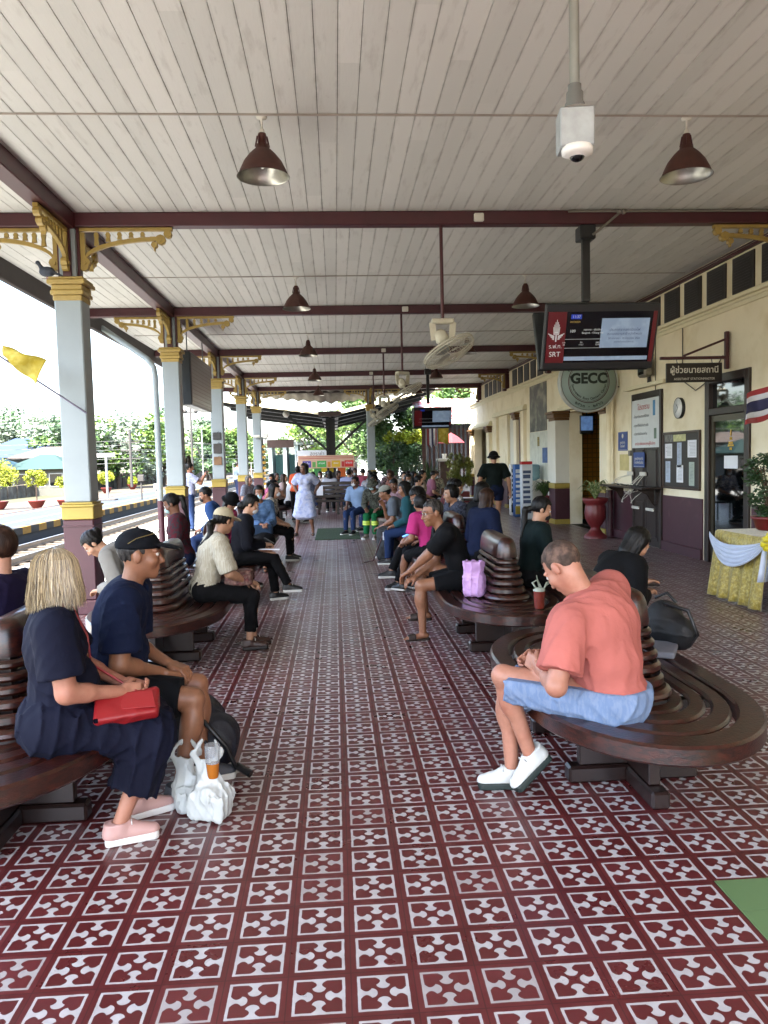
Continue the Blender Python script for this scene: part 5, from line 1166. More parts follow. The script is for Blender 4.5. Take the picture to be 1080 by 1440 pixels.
            q = F(.006); q.cap(an+td*.075*s-tu*.06*s, an+td*.13*s-tu*.066*s, .044*s, .042*s, fx=tu, fl=1.15); q.plane(an-tu*.082*s, -tu); q.plane(an+td*.14*s, td); q.plane(an+td*.07*s, -td); put('strap', [q.mesh(fr_)], sm, o)
    return dict(root=root, hc=hc, H=H, o0=o0, elR=elR, wrR=wrR, elL=elL, wrL=wrL, knR=knR, knL=knL, anR=anR, anL=anL, nb=nb, shR=shR, shL=shL, hipC=hipC, W=W, fw=fw, rt=rt, Mh=Mh, chest=chest, u2=u2, fw2=fw2)
def blobthing(nm, f, res, m, lab=None, cat=None, par=None, grp=None):
    o = mesh_np(nm, [f.mesh(res)], m, par)
    if lab: tag(o, lab, cat, grp)
    return o
C_navy = clothm('navy', '080c20'); C_navyt = clothm('deep_navy', '0a1530'); C_black = clothm('black', '040406'); C_salm = clothm('salmon', 'b0655c'); C_denim = clothm('pale_denim', '6d82a2', '7a8ca8', c2s=60, stretch=(1, 1, .3)); C_purp = clothm('purple', '150e2c'); C_jeans = clothm('jeans', '1f3155'); C_grey = clothm('warm_grey', '5f5c56')
M_blonde = mat('hair_blonde', '8f8062', .4, var=.3, vs=18, col2='5e5344', c2s=22, stretch=(1, 1, .2), spec=.4)
# --- blonde woman in the navy dress
P2 = person('blonde woman in navy dress seated on the left with a red bag on her lap', -1.24, 3.38, 66, s=.95, g=1.06, sex='f', lean=2, lean2=2, head=(-42, 6, 6), twist=4, belly=.06,
  ra=(.09, .27, .665), la=(-.03, .30, .67), rah=(.35, -.7, -.5), lah=(-.9, -.2, -.6), rl=(.10, .24, .085), ll=(-.12, .36, .085), rtoe=6, ltoe=-6, skin='pink', hair=None, res=.0085, curl=.75, rpn=(-.8, -.2, -.3), lpn=(.5, -.3, .8),
  top=dict(m=C_navy, sleeve=.72, e=.014, loose=.016, hem=.02, v=True, name='dress_top', fold=.008), bot=dict(t='skirt', m=C_navy, len=.62, e=.02, waist=.2, name='dress_skirt', fold=.014), shoe=mat('pink_leather', 'b9938c', .45, var=.05), sole=mat('white_rubber', 'd6d4d0', .5, var=.03))
H = P2['H']; o0 = P2['o0']; hr = np.random.default_rng(3)
q = F(.02); q.ell(H(0, -.016, .032), (.075, .093, .087), P2['Mh']); q.cap(H(.055, -.01, .02), H(.062, -.015, -.085), .026, .026, k=.02); q.cap(H(-.055, -.01, .02), H(-.062, -.015, -.085), .026, .026, k=.03); q.cap(H(0, -.055, .02), H(0, -.055, -.08), .06, .06, k=.03)
q.box(H(0, .12, -.03), (.1, .06, .12), P2['Mh'], .01, op='s', k=.01)
v_, f_ = q.mesh(.008); hair = mesh_np('hair', [(v_-o0, f_)], M_blonde, P2['root'])
m = MB(); M_st = mat('blonde_strand', 'b8a684', .35, var=0, spec=.5); M_sd = mat('dark_blonde_strand', '6d604b', .4, var=0)
M_st2 = mat('ash_strand', '91836a', .38, var=0)
for i in range(2600):
    az = hr.uniform(-math.pi, math.pi)*.99
    # az = 0 is the back of the head
    fx_ = math.sin(az); by = -math.cos(az)
    if by > .72: continue
    p0 = (.02*fx_*hr.uniform(0, 1.5), -.0+.02*by, .128); lo = hr.uniform(-.165, -.10)+.015*max(0, by); R1, R2 = .094, .112; ly = hr.uniform(.86, 1.06); kink = hr.uniform(-.4, .4)
    pts = []
    for t_ in np.linspace(0, 1, 9):
        if t_ < .45: th_ = t_/.45*1.45; r_ = math.sin(th_); z_ = .032+.1*math.cos(th_)
        else: u_ = (t_-.45)/.55; r_ = 1+.06*math.sin(u_*3)+.24*u_*u_*hr.uniform(.1, 1.2); z_ = .043+(lo-.043)*u_
        a2 = az+kink*t_; pts.append(tuple(H(math.sin(a2)*R1*r_*ly, -.014-math.cos(a2)*R2*r_*ly, z_)-o0))
    m.mat((M_st, M_sd, M_st2)[int(hr.choice(3, p=[.42, .2, .38]))]); w_ = hr.uniform(.001, .0021)
    m.tube(pts, [w_*.6]+[w_]*6+[w_*.7, w_*.15], 3, False, False)
m.build('hair_strands', None, hair)
# red bag with a strap
c = P2['W']((.12, .29, .60)); rt, fw = P2['rt'], P2['fw']
q = F(.01); Mb = np.stack([nrm(fw*.95+rt*.25), nrm(rt*.75+V3(0, 0, -.66)), nrm(V3(0, 0, .75)+rt*.66)]); q.box(c, (.115, .05, .016), Mb, .016, k=.01); q.disp = lambda P: folds(P, 30, 4)*.004
M_rl = mat('red_leather', '8a1c20', .38, var=.06, bump=.3, bs=200, bd=.001)
bag = blobthing('handbag', q, .006, M_rl, 'red leather handbag lying on the blonde woman\'s lap', 'handbag')
m = MB(); m.obox(tuple(c+Mb[2]*.034+Mb[1]*-.012), [tuple(a_) for a_ in Mb], (.11, .042, .002), .0015); m.build('flap', M_rl, bag)
m = MB(); m.tube([tuple(c-Mb[0]*.14+Mb[0]*.016*math.cos(t_)+Mb[1]*.016*math.sin(t_)-Mb[1]*.03) for t_ in np.linspace(0, 6.28, 13)], .003, 5, False); m.build('ring', mat('silver_ring', 'b8b8b8', .2, metal=1), bag)
m = MB(); nb_ = P2['nb']; u2, f2 = P2['u2'], P2['fw2']
pts = [c+Mb[0]*.13, P2['chest']+f2*.155-rt*.06-V3(0, 0, .1), P2['chest']+f2*.15-rt*.09+V3(0, 0, .02), nb_-rt*.105+f2*.085-V3(0, 0, .01), nb_-rt*.10-V3(0, 0, -.035)*1-f2*.01, nb_-rt*.06-f2*.07-V3(0, 0, .03)]
m.tube([tuple(p) for p in pts], .006, 6); m.build('strap', M_rl, bag)
# --- man in navy t-shirt and cap
P3 = person('man in navy t-shirt and dark cap seated beside the blonde woman', -1.17, 3.92, 84, s=1.02, g=1.12, lean=10, lean2=12, head=(-4, 2, 0), belly=.03, ra=(.04, .27, .61), la=(-.08, .30, .62), rah=(.7, -.6, -.5), rl=(.20, .36, .085), ll=(-.06, .44, .085), skin='tan', hair='buzz', hairm_=M_hgrey, res=.009, curl=.8,
  top=dict(m=C_navyt, sleeve=.8, e=.014, loose=.014, hem=.06, fold=.009), bot=dict(t='shorts', m=clothm('dark_shorts', '06090f'), frac=.86, e=.016), hat='cap', hatm=clothm('dark_cap', '04070e'), shoe=mat('grey_trainer', '3a3d44', .6))
m = MB(); H = P3['H']; o0 = P3['o0']
for s_ in (-1, 1):
    m.tube([tuple(H(s_*.035+.022*math.cos(t_), .085+.006*math.sin(t_), .105+.016*math.sin(t_))) for t_ in np.linspace(0, 6.28, 13)], .0022, 5, False); m.tube([tuple(H(s_*.058, .08, .108)), tuple(H(s_*.092, -.01, .085)), tuple(H(s_*.094, -.05, .06))], .002, 5)
m.tube([tuple(H(-.012, .088, .108)), tuple(H(.012, .088, .108))], .002, 5)
tag(m.build('sunglasses', mat('gold_wire', '8a7a4a', .3, metal=.8)), 'thin wire sunglasses pushed up on the dark cap', 'sunglasses')
# --- man in purple polo at the left edge
person('man in purple shirt at the left edge facing the tracks', -1.80, 4.25, 285, s=1.0, g=1.1, lean=-4, lean2=6, head=(-10, 6, 0), skin='fair', hair='short', hairm_=M_hbrown, res=.013, top=dict(m=C_purp, sleeve=.65, e=.014, hem=.05), collar=C_purp, bot=dict(t='shorts', m=clothm('khaki', '8a8466'), frac=.9), glasses=True)
# --- man in salmon polo
P21 = person('man in salmon polo and pale blue shorts hunched forward on the nearest right bench', 1.27, 3.50, 295, pel=.505, s=1.0, g=1.2, lean=-2, lean2=38, twist=32, lk=1.22, head=(26, 44, 0), belly=.05, la=(-.08, .34, .66), ra=(.12, .36, .66), lah=(-.9, -.3, -.5), rah=(.9, -.3, -.5), rl=(.05, .50, .09), ll=(.0, .40, .2), rtoe=-22, ltoe=-22, skin='pink', hair='buzz', hairm_=mat('cropped_greying_hair', '4a3c34', .7, spec=.2, var=.3, vs=40, col2='6e574b', c2s=14, bump=.4, bs=200, bd=.002), res=.0085, curl=.9, lpn=(1, 0, -.2), rpn=(-1, 0, -.2),
  top=dict(m=C_salm, sleeve=.78, e=.016, loose=.014, hem=.07, fold=.0075, name='polo_shirt', drape=True), collar=clothm('salmon_collar', 'a65c53'), bot=dict(t='shorts', m=C_denim, frac=.93, e=.024, fold=.012, waist=.08), shoe=mat('white_trainer', 'c9ccc8', .5, var=.08, vs=20), sole=mat('dark_green_sole', '1c2a28', .6), lfd=(-.62, .55, -.56), lfu=(-.3, .5, .8))
# --- woman in dark green jacket with black mask
C_dgreen = clothm('dark_green', '041414')
person('woman in dark green jacket with black mask and ponytail on the right bench', 1.74, 7.05, 80, s=.93, g=.95, sex='f', lean=8, lean2=8, head=(14, 20, 0), skin='light', hair='lowpony', mask=M_mskb, res=.013, ra=(.05, .33, .62), la=(-.05, .34, .62), top=dict(m=C_dgreen, sleeve=1, e=.018, hem=.1, name='jacket'), collar=clothm('red_collar', '8a1620'), bot=dict(t='trousers', m=C_black))
# --- person with big black hair bent over, black bag
P22 = person('person with thick black hair bending over a phone behind the salmon shirt man', 1.74, 5.2, 72, s=.9, sex='f', lean=24, lean2=26, head=(0, 40, 0), skin='light', hair='bob', res=.013, ra=(.1, .36, .68), la=(-.03, .4, .72), top=dict(m=C_black, sleeve=1, e=.02, hem=.08, name='jacket'), bot=dict(t='trousers', m=C_black))
m = MB(); m.obox(tuple(P22['wrR']*.5+P22['wrL']*.5+V3(.04, 0, .03)), ((1, .2, -.1), (-.2, 1, 0), (.1, 0, 1)), (.075, .038, .005), .003); tag(m.build('phone', M_black), 'dark phone held by the person bending over', 'phone')
q = F(.03); q.ell(V3(2.03, 4.72, .58), (.12, .14, .15)); q.ell(V3(2.08, 4.6, .54), (.09, .1, .1)); q.disp = lambda P: folds(P, 28, 5)*.009
bg = blobthing('black_backpack', q, .01, mat('black_nylon', '0d0e11', .6, bump=.3, bs=200), 'black backpack with grey flap on the nearest right bench', 'backpack'); m = MB(); m.tube([(1.98, 4.62, .73), (2.08, 4.5, .70), (2.14, 4.5, .55), (2.08, 4.55, .47)], .012, 6); m.tube([(1.98, 4.74, .74), (2.03, 4.68, .78), (2.08, 4.66, .72)], .01, 6); m.build('strap', M_black, bg)
q = F(.02); q.box(V3(1.90, 4.5, .475), (.09, .14, .008), rotm((0, 0, 1), .5), .012); blobthing('grey_cloth', q, .008, clothm('silver_grey', '6e7078'), 'folded silver grey cloth beside the black backpack', 'cloth')
# --- man in black shirt, legs crossed, arms on knee
P16 = person('man in black shirt and shorts resting his arms on his knee, pink bag behind him', 1.17, 7.1, 268, s=1.0, g=1.02, lean=16, lean2=20, head=(-15, 8, 0), skin='tan', hair='buzz', hairm_=M_hgrey, glasses=True, res=.013, la=(.10, .50, .60), ra=(.12, .44, .55), lah=(-.6, .1, -.8), rl=(.13, .36, .22), ll=(-.10, .42, .085), rlh=(.6, .6, .9), shoes='sandal', shoe=mat('brown_sandal', '2e231c', .6), curl=.5, top=dict(m=C_black, sleeve=.75, e=.014, hem=.06), bot=dict(t='shorts', m=clothm('black_shorts', '050609'), frac=.72, e=.02))
q = F(.02); q.box(V3(1.16, 6.57, .56), (.05, .03, .06), rotm((0, 0, 1), .4), .045); q.cap(V3(1.15, 6.57, .56), V3(1.16, 6.57, .76), .075, .10, fx=V3(0, 1, 0), fl=1.5, flat=True); q.plane(V3(1.16, 6.57, .785), nrm(V3(.25, 0, 1))); q.plane(V3(1.16, 6.57, .458), V3(0, 0, -1)); q.disp = lambda P: folds(P*np.array((1, 1, .5)), 52, 6)*.013+folds(P, 95, 3)*.004
blobthing('pink_plastic_bag', q, .006, mat('pink_plastic', 'c197c9', .35, var=.06, vs=12), 'pink plastic bag full and crinkled, standing on the second right bench', 'plastic bag')
m = MB(); t = thing('drink_cup', 'plastic cup of red drink in a clear carrier bag on the bench', 'drink', (1.56, 5.95, .458)); m.lathe([(.036, .0), (.04, .02), (.046, .13), (.047, .135)], n=20); m.build('cup', mat('red_drink', '7d3226', .2, var=.2, vs=20), t); m = MB(); m.lathe([(.048, .136), (.048, .15), (.02, .165)], n=20); m.build('lid', mat('clear_lid', '9aa091', .2), t)
m = MB(); m.tube([(0, 0, .15), (-.02, 0, .26)], .004, 6); m.tube([(.03, 0, .14), (.06, 0, .2), (.1, .01, .21), (.05, .01, .17)], .007, 5); m.tube([(-.02, 0, .15), (-.05, .01, .2), (-.01, .02, .22), (.02, 0, .15)], .009, 5); m.build('straw', mat('bag_plastic', '8d9380', .3), t)
# --- left row: bent grey hoodie, cream cap, phone woman, hat woman, denim
C_lgrey = clothm('light_grey', '77756f'); C_cream = clothm('cream_stripe', 'a39c88', 'b3ad9b', stretch=(40, 40, 1), c2s=3, lo=.45, hi=.55)
person('person in grey hoodie bent far forward, dark hair with a teal clip', -1.74, 7.45, 268, s=.98, g=1.0, sex='m', lean=38, lean2=34, head=(-10, 50, 0), skin='light', hair='bun', res=.014, top=dict(m=C_lgrey, sleeve=1, e=.03, hem=.08, name='hoodie', fold=.012), bot=dict(t='trousers', m=C_black), ra=(.15, .45, .5), la=(-.1, .45, .5))
P5 = person('woman in cream cap and striped blouse seated with her back to us', -1.17, 6.85, 72, s=.94, g=1.0, sex='f', lean=10, lean2=14, head=(-30, 14, 0), skin='light', hair='lowpony', hat='cap', hatm=clothm('cream_cap', 'b3a88c'), res=.0115, ra=(.08, .36, .60), la=(-.02, .38, .6), rah=(.7, -.3, -.7), rl=(.12, .36, .085), ll=(-.0, .42, .085), top=dict(m=C_cream, sleeve=.98, e=.018, hem=.08, name='blouse', fold=.01), bot=dict(t='trousers', m=C_black, ank=.2), shoes='sneaker', shoe=mat('brown_loafer', '3a2620', .4), sole=mat('brown_sole', '1f1612', .6))
q = F(.02); q.box(P5['W']((.05, .3, .64)), (.09, .05, .04), None, .03); q.disp = lambda P: folds(P, 40, 3)*.008; blobthing('patterned_purse', q, .008, mat('patterned_cloth', '8a6a5e', .8, var=.4, vs=35, col2='6a2f30', c2s=45), 'small patterned cloth purse on the lap of the woman in cream cap', 'purse')
P6 = person('woman in black jacket and white mask looking at her phone, legs crossed', -1.17, 9.15, 80, s=.95, g=.97, sex='f', lean=10, lean2=10, head=(6, 26, 0), skin='light', hair='bigbun', mask=M_mskw, res=.014, ra=(.04, .32, .68), la=(-.08, .32, .68), rl=(.10, .58, .20), ll=(-.08, .44, .085), rlh=(0, .4, 1), top=dict(m=clothm('ink_jacket', '05060f'), sleeve=1, e=.02, hem=.1, name='jacket'), collar=clothm('red_collar', '8a1620'), bot=dict(t='trousers', m=C_black), curl=.9)
m = MB(); m.obox(tuple((P6['wrR']+P6['wrL'])/2+V3(.06, 0, .04)), ((.8, 0, -.5), (0, 1, 0), (.5, 0, .8)), (.07, .035, .005), .003); tag(m.build('phone', M_black), 'phone in the hands of the woman in black jacket', 'phone')
m = MB(); m.obox(tuple(P6['W']((.1, .33, .635))), ((0, 1, 0), (1, .0, -.05), (.05, 0, 1)), (.035, .16, .006), .003); tag(m.build('white_folder', M_paper), 'white folder across the lap of the woman in black jacket', 'folder')
person('woman in black bucket hat and pink scarf behind the woman with the phone', -1.58, 10.4, 110, s=.95, sex='f', lean=14, lean2=10, head=(20, 30, 0), skin='light', hair='bob', hat='bucket', hatm=C_black, res=.016, top=dict(m=clothm('hot_pink', 'a8376a'), sleeve=1, e=.02), bot=dict(t='trousers', m=C_black))
P7 = person('woman in denim jacket and surgical mask facing us with hands on a blue bag', -1.2, 12.2, 165, s=.95, sex='f', lean=4, lean2=6, head=(4, 8, 0), skin='tan', hair='boy', mask=M_msk, res=.015, ra=(.02, .30, .70), la=(-.06, .32, .70), rl=(.0, .40, .085), ll=(-.06, .42, .085), top=dict(m=clothm('light_denim_jacket', '48648a', '5a7698', c2s=20), sleeve=1, e=.022, hem=.12, name='jacket', fold=.01), bot=dict(t='skirt', m=C_black, len=.15), shoes='sandal')
q = F(.02); q.box(P7['W']((0, .27, .62)), (.13, .1, .05), None, .03); q.disp = lambda P: folds(P, 25, 2)*.008; blobthing('blue_bag', q, .012, clothm('slate_blue', '26384e'), 'slate blue cloth bag on the lap of the woman in denim', 'bag')
# --- standing
P8 = person('man in pale shirt and jeans standing on the platform, photographing with a phone', -3.42, 18.6, 72, pel=.90, s=.95, lean=0, lean2=2, head=(0, 5, 0), skin='tan', hair='short', mask=M_msk, res=.016, ra=(.1, .34, 1.36), la=(0, .36, 1.38), top=dict(m=clothm('pale_print', '9a9fb4', '7d86a6', c2s=30), sleeve=.7, e=.022, hem=.14), bot=dict(t='trousers', m=C_jeans))
m = MB(); m.obox(tuple(P8['wrR']+V3(.05, .02, .1)), ((0, 1, 0), (1, 0, 0), (0, 0, 1)), (.037, .005, .07), .003); tag(m.build('phone', M_black), 'phone raised by the man standing on the platform', 'phone')
q = F(.03); q.ell(V3(-3.62, 18.5, 1.1), (.1, .13, .2)); blobthing('shoulder_bag', q, .015, C_black, 'dark bag on the back of the man with the raised phone', 'bag')
person('girl in white and blue dress standing with hands behind, looking left', -.68, 17.35, 190, pel=.86, s=.93, g=.92, sex='f', lean=-2, lean2=4, head=(45, 2, 0), skin='brown', hair='long', res=.015, ra=(.19, -.1, .92), la=(-.19, -.1, .92), rah=(.7, -.8, 0), lah=(-.7, -.8, 0), rl=(.20, .06, .085), ll=(-.16, .0, .085), top=dict(m=clothm('white_dress', 'b3b9d0', '98a3c8', c2s=14), sleeve=.75, e=.022, hem=.05, name='dress_top'), bot=dict(t='skirt', m=clothm('white_dress', 'b3b9d0'), len=.1, e=.045, waist=.2, name='dress_skirt', fold=.012), shoes='sandal', shoe=mat('grey_flat', '4d4540', .6))
m = MB()
for z_, w_ in ((1.17, .045), (1.08, .03)): m.box(-.70-w_, -.66+w_-.02, 17.2, 17.215, z_-.008, z_+.008)
m.box(-.705, -.695, 17.2, 17.21, 1.12, 1.3)
person('man in dark green shirt, black hat and navy shorts walking away', 3.40, 16.6, 4, pel=.93, s=1.03, g=1.05, lean=2, lean2=4, head=(0, 6, 0), skin='light', hair='short', hat='bucket', hatm=C_black, res=.015, ra=(.34, .04, .88), la=(-.34, .04, .90), rl=(.09, .14, .085), ll=(-.09, -.08, .12), top=dict(m=clothm('bottle_green', '061210'), sleeve=.8, e=.022, hem=.1), bot=dict(t='shorts', m=C_navyt, frac=.5, e=.02), shoes='sandal')
# --- right row farther on
person('boy in bright pink t-shirt seated with his back to us', 1.13, 9.35, 320, s=.86, lean=8, lean2=16, head=(10, 12, 0), skin='tan', hair='boy', res=.015, top=dict(m=clothm('pink_tee', 'b03070'), sleeve=.8, e=.018), bot=dict(t='shorts', m=C_black, frac=.9))
P15 = person('young man in black with crossed legs looking at his phone beside the pink shirt boy', 1.30, 9.9, 262, s=1.0, lean=14, lean2=16, head=(-12, 32, 0), skin='tan', hair='boy', res=.015, rl=(.05, .62, .22), ll=(-.05, .56, .085), rlh=(0, .4, 1), ra=(.0, .36, .66), la=(-.08, .36, .66), top=dict(m=clothm('black_tee', '05060b'), sleeve=.75, e=.016), bot=dict(t='trousers', m=C_black), shoe=mat('black_trainer', '14161a', .5), curl=.9)
m = MB(); m.obox(tuple((P15['wrR']+P15['wrL'])/2+V3(-.06, -.02, .03)), ((1, 0, .4), (0, 1, 0), (-.4, 0, 1)), (.07, .036, .005), .003); tag(m.build('phone', mat('lit_phone', '4f7fd0', .3, emit=.4)), 'phone glowing blue in the hands of the young man in black', 'phone')
person('woman with long brown hair and navy jacket seated with her back to us', 1.62, 8.9, 60, s=.95, sex='f', lean=8, lean2=10, head=(-10, 10, 0), skin='light', hair='long', hairm_=M_hbrown, res=.016, top=dict(m=C_navyt, sleeve=1, e=.025, name='jacket'), bot=dict(t='trousers', m=C_black))
person('person in plaid shirt with black hair turned towards us behind the brown haired woman', 1.72, 10.45, 250, s=.97, lean=12, lean2=10, head=(10, 10, 0), skin='light', hair='boy', res=.018, top=dict(m=clothm('plaid', '4a4d5c', '23242e', stretch=(1, 1, 1), c2s=40), sleeve=1, e=.02), bot=dict(t='trousers', m=C_black))
person('woman with thick black hair and dark top beside the plaid shirt', 1.75, 9.75, 70, s=1.0, sex='f', lean=4, lean2=8, head=(0, 14, 0), skin='light', hair='bob', res=.018, top=dict(m=C_black, sleeve=1, e=.02), bot=dict(t='trousers', m=C_black))
P13 = person('man in grey t-shirt and pale cap leaning forward, chin on his hand', 1.22, 13.1, 272, s=1.0, lean=26, lean2=22, head=(0, 16, 0), skin='tan', hair='short', hat='cap', hatm=clothm('pale_cap', '8d8f86'), res=.015, ra=(.12, .42, .86), la=(-.08, .48, .52), rah=(.3, .2, -1), top=dict(m=clothm('ash_tee', '5c636c'), sleeve=.75, e=.016), bot=dict(t='trousers', m=C_navyt))
q = F(.03); q.box(V3(.82, 12.45, .3), (.1, .08, .2), rotm((0, 0, 1), .3), .07); q.ell(V3(.8, 12.33, .24), (.12, .07, .14)); q.disp = lambda P: folds(P, 22, 7)*.012
bp = blobthing('grey_backpack', q, .012, mat('grey_nylon', '2c2e30', .7, bump=.3, bs=150), 'dark grey backpack standing on the floor before the man in pale cap', 'backpack'); m = MB(); m.tube([(.75, 12.3, .5), (.66, 12.25, .3), (.56, 12.2, .06), (.42, 12.3, .02)], .012, 6); m.tube([(.9, 12.25, .2), (.88, 12.2, .02)], .012, 6); m.build('strap', mat('red_black_strap', '3a1416', .6), bp)
m = MB(); m.box(.72, .77, 12.2, 12.24, .38, .5); m.build('tag', M_paper, bp)
C_hv = clothm('hi_vis_green', '0f5a34'); M_refl = mat('reflective_band', 'b5cc4a', .4, var=0)
for lab, x_, y_, h_, tm, hm_, hat_ in (('worker in camouflage shirt, hat and green reflective trousers', .88, 16.5, 205, clothm('camo', '4a4c44', '24261f', c2s=30), M_hblack, 'bucket'), ('worker in pink plaid shirt and green reflective trousers', 1.25, 16.35, 190, clothm('pink_plaid', 'a58a94', '8a6d7c', c2s=40), M_hblack, None)):
    P = person(lab, x_, y_, h_, s=.95, lean=16, lean2=16, head=(10, 26, 0), skin='brown', hair='short', hairm_=hm_, mask=M_msk if hat_ else None, hat=hat_, hatm=tm, res=.018, top=dict(m=tm, sleeve=1, e=.02), bot=dict(t='trousers', m=C_hv, e=.02), shoe=mat('beige_trainer', '8a8278', .6))
    for kn, an in ((P['knR'], P['anR']), (P['knL'], P['anL'])):
        m = MB()
        for t_ in (.3, .42): c_ = kn+(an-kn)*t_; d_ = nrm(an-kn); m.tube([tuple(c_-d_*.02-P['o0']), tuple(c_+d_*.02-P['o0'])], .082, 14, False)
        m.build('reflective_band', M_refl, P['root'])
person('person in pale blue shirt and white mask sitting left of the camouflage hat', .52, 17.5, 215, s=.95, lean=8, lean2=10, head=(10, 10, 0), skin='brown', hair='short', mask=M_mskw, res=.02, la=(-.4, .1, .75), top=dict(m=clothm('pale_blue', '7890b0'), sleeve=.9, e=.02), bot=dict(t='trousers', m=C_jeans))
# seated behind the cross bench
person('woman with dark bob in white blouse behind the cross bench, left of the pair', -.17, 24.65, 0, s=.98, sex='f', lean=2, lean2=4, skin='light', hair='bob', res=.022, top=dict(m=clothm('white_blouse', 'a9acb8'), sleeve=.7, e=.02), bot=dict(t='trousers', m=C_black))
person('man in pale lilac shirt behind the cross bench, right of the pair', .43, 24.65, 0, s=1.03, lean=2, lean2=4, skin='light', hair='short', res=.022, top=dict(m=clothm('lilac', '9aa0c4'), sleeve=.7, e=.02), bot=dict(t='trousers', m=C_black))
# left far group
for lab, x_, y_, h_, kw in (('woman in pink top and black cap leaning on the far left bench', -1.92, 19.9, 80, dict(sex='f', lean=30, lean2=10, hair='pony', hat='cap', hatm=C_black, top=dict(m=clothm('rose', 'b0607e'), sleeve=.3, e=.015), skin='pink')),
    ('woman with brown hair in pale top on the far left bench', -1.52, 21.9, 100, dict(sex='f', lean=6, hair='bob', hairm_=M_hbrown, top=dict(m=clothm('pale_pink', 'b09a96'), sleeve=.6, e=.02), skin='light')),
    ('person in black with glasses on the far left, beside the brown haired woman', -1.1, 22.7, 170, dict(lean=10, hair='boy', top=dict(m=C_black, sleeve=1, e=.02), skin='light', glasses=True)),
    ('person in orange vest standing just left of the girl in the white dress', -1.05, 20.6, 30, dict(pel=.86, s=.85, lean=14, hair='boy', top=dict(m=clothm('orange', 'c0522a'), sleeve=.8, e=.02), skin='tan')),
    ('grey haired woman in patterned blouse left of the pink top', -2.35, 20.6, 120, dict(sex='f', lean=8, hair='bob', hairm_=hairm('ash', '5c554c', '7a7266'), top=dict(m=clothm('grey_print', '6c7280', '8a8f9a', c2s=30), sleeve=.8, e=.02), skin='fair'))):
    kw = dict(dict(s=.97, res=.022, bot=dict(t='trousers', m=C_black)), **kw); person(lab, x_, y_, h_, **kw)
person('man in grey standing by the far signal post on the platform', -4.3, 34.5, 60, pel=.9, s=.98, lean=2, hair='short', res=.03, top=dict(m=clothm('slate', '4a5664'), sleeve=.7, e=.02), bot=dict(t='trousers', m=C_navyt))
# crowd far down the hall
cols = ['8d5a6c', '3c4a5e', 'b0a890', '2c2a30', 'a04a3a', '5e6e5a', '9a94a8', '40302c', 'a9788a', '2b2f3a', 'b5b0a8', '5c3f36', '9c4a5c', '3d4a3c', 'c0a0a4', '22252c', '7b8494', '8a5440', 'b8b4b0', '4a3a44', '6d2f3a', '98897a', '303c55']; nm_ = ['mauve', 'slate', 'sand', 'coal', 'brick', 'sage', 'lavender', 'coffee', 'dusty pink', 'charcoal', 'off-white', 'brown', 'rose', 'olive', 'pale pink', 'black', 'blue-grey', 'rust', 'white', 'plum', 'maroon', 'tan', 'navy']
rr = random.Random(5)
spots = [(2.6, 21.6), (2.2, 23.2), (2.9, 22.9), (-2.2, 25.4), (-1.75, 23.9), (-2.1, 27.6), (.45, 25.9), (-.35, 29.0), (-1.2, 27.0), (-.75, 26.4), (-.5, 28.2), (.05, 27.2), (.95, 26.8), (1.25, 25.7), (1.75, 26.3), (1.3, 23.8), (1.0, 21.8), (1.55, 20.9), (1.9, 22.6), (2.3, 24.2), (.75, 28.4), (2.15, 19.9), (1.75, 18.4)]
for i, (x_, y_) in enumerate(spots):
    person('seated person in %s top with %s hair in the far crowd' % (nm_[i], ('short black', 'dark bobbed', 'brown')[i % 3]), x_, y_, rr.choice((0, 160, 200, 250, 90)), s=rr.uniform(.92, 1.02), lean=rr.uniform(2, 16), head=(rr.uniform(-30, 30), rr.uniform(0, 20), 0), sex='mf'[i % 2], skin=('light', 'tan', 'brown')[i % 3], hair=('short', 'bob', 'boy')[i % 3], hairm_=(M_hblack, M_hblack, M_hbrown)[i % 3], mask=(M_msk, None, M_mskw, None)[i % 4], res=.028, top=dict(m=clothm('crowd%d' % i, cols[i], (None, 'b0a8a4', '30343c')[i % 3], c2s=25), sleeve=.8, e=.02), bot=dict(t='trousers', m=(C_black, C_jeans)[i % 2]), group='people seated far down the hall')
    m = MB(); m.box(-.28, .28, -.22, .2, .4, .45, .01)
    for a_ in (-.24, .24):
        for b_ in (-.18, .16): m.box(a_-.015, a_+.015, b_-.015, b_+.015, .003, .398)
    tag(m.build('stool', M_benchd, None, (x_, y_, 0)), 'dark stool under the person in %s top in the far crowd' % nm_[i], 'stool', 'stools in the far crowd')
more = [('man in checked shirt seated behind the boy in pink', 1.75, 11.9, 80, 'm', 'short', '5a5f6a', .018), ('woman in teal top beside the man in pale cap', 1.22, 12.1, 285, 'f', 'bob', '1f4a52', .018), ('person in faded red shirt on the fourth right bench, facing the building', 1.78, 13.1, 95, 'm', 'boy', '6a2a2a', .018),
 ('woman in beige blouse seated near the camouflage hat, facing the wall', 1.62, 17.1, 70, 'f', 'pony', '8d8270', .02), ('man in white shirt on the right bench beyond the green trousers', 1.0, 18.0, 260, 'm', 'short', 'a8aab0', .02), ('child in yellow shirt on the fifth right bench', 1.5, 16.9, 200, 'm', 'boy', 'a8902c', .02),
 ('woman in grey cardigan on the left bench beyond the denim jacket', -1.2, 13.1, 95, 'f', 'bob', '55585c', .018), ('man in blue polo on the left bench, facing the tracks', -1.8, 12.4, 265, 'm', 'short', '23406e', .018), ('woman in burgundy top on the third left bench facing the tracks', -1.8, 9.3, 262, 'f', 'pony', '4a1522', .016), ('person in white tee at the far end of the left bench past the denim jacket', -1.25, 20.9, 70, 'm', 'short', 'aeb0b2', .022)]
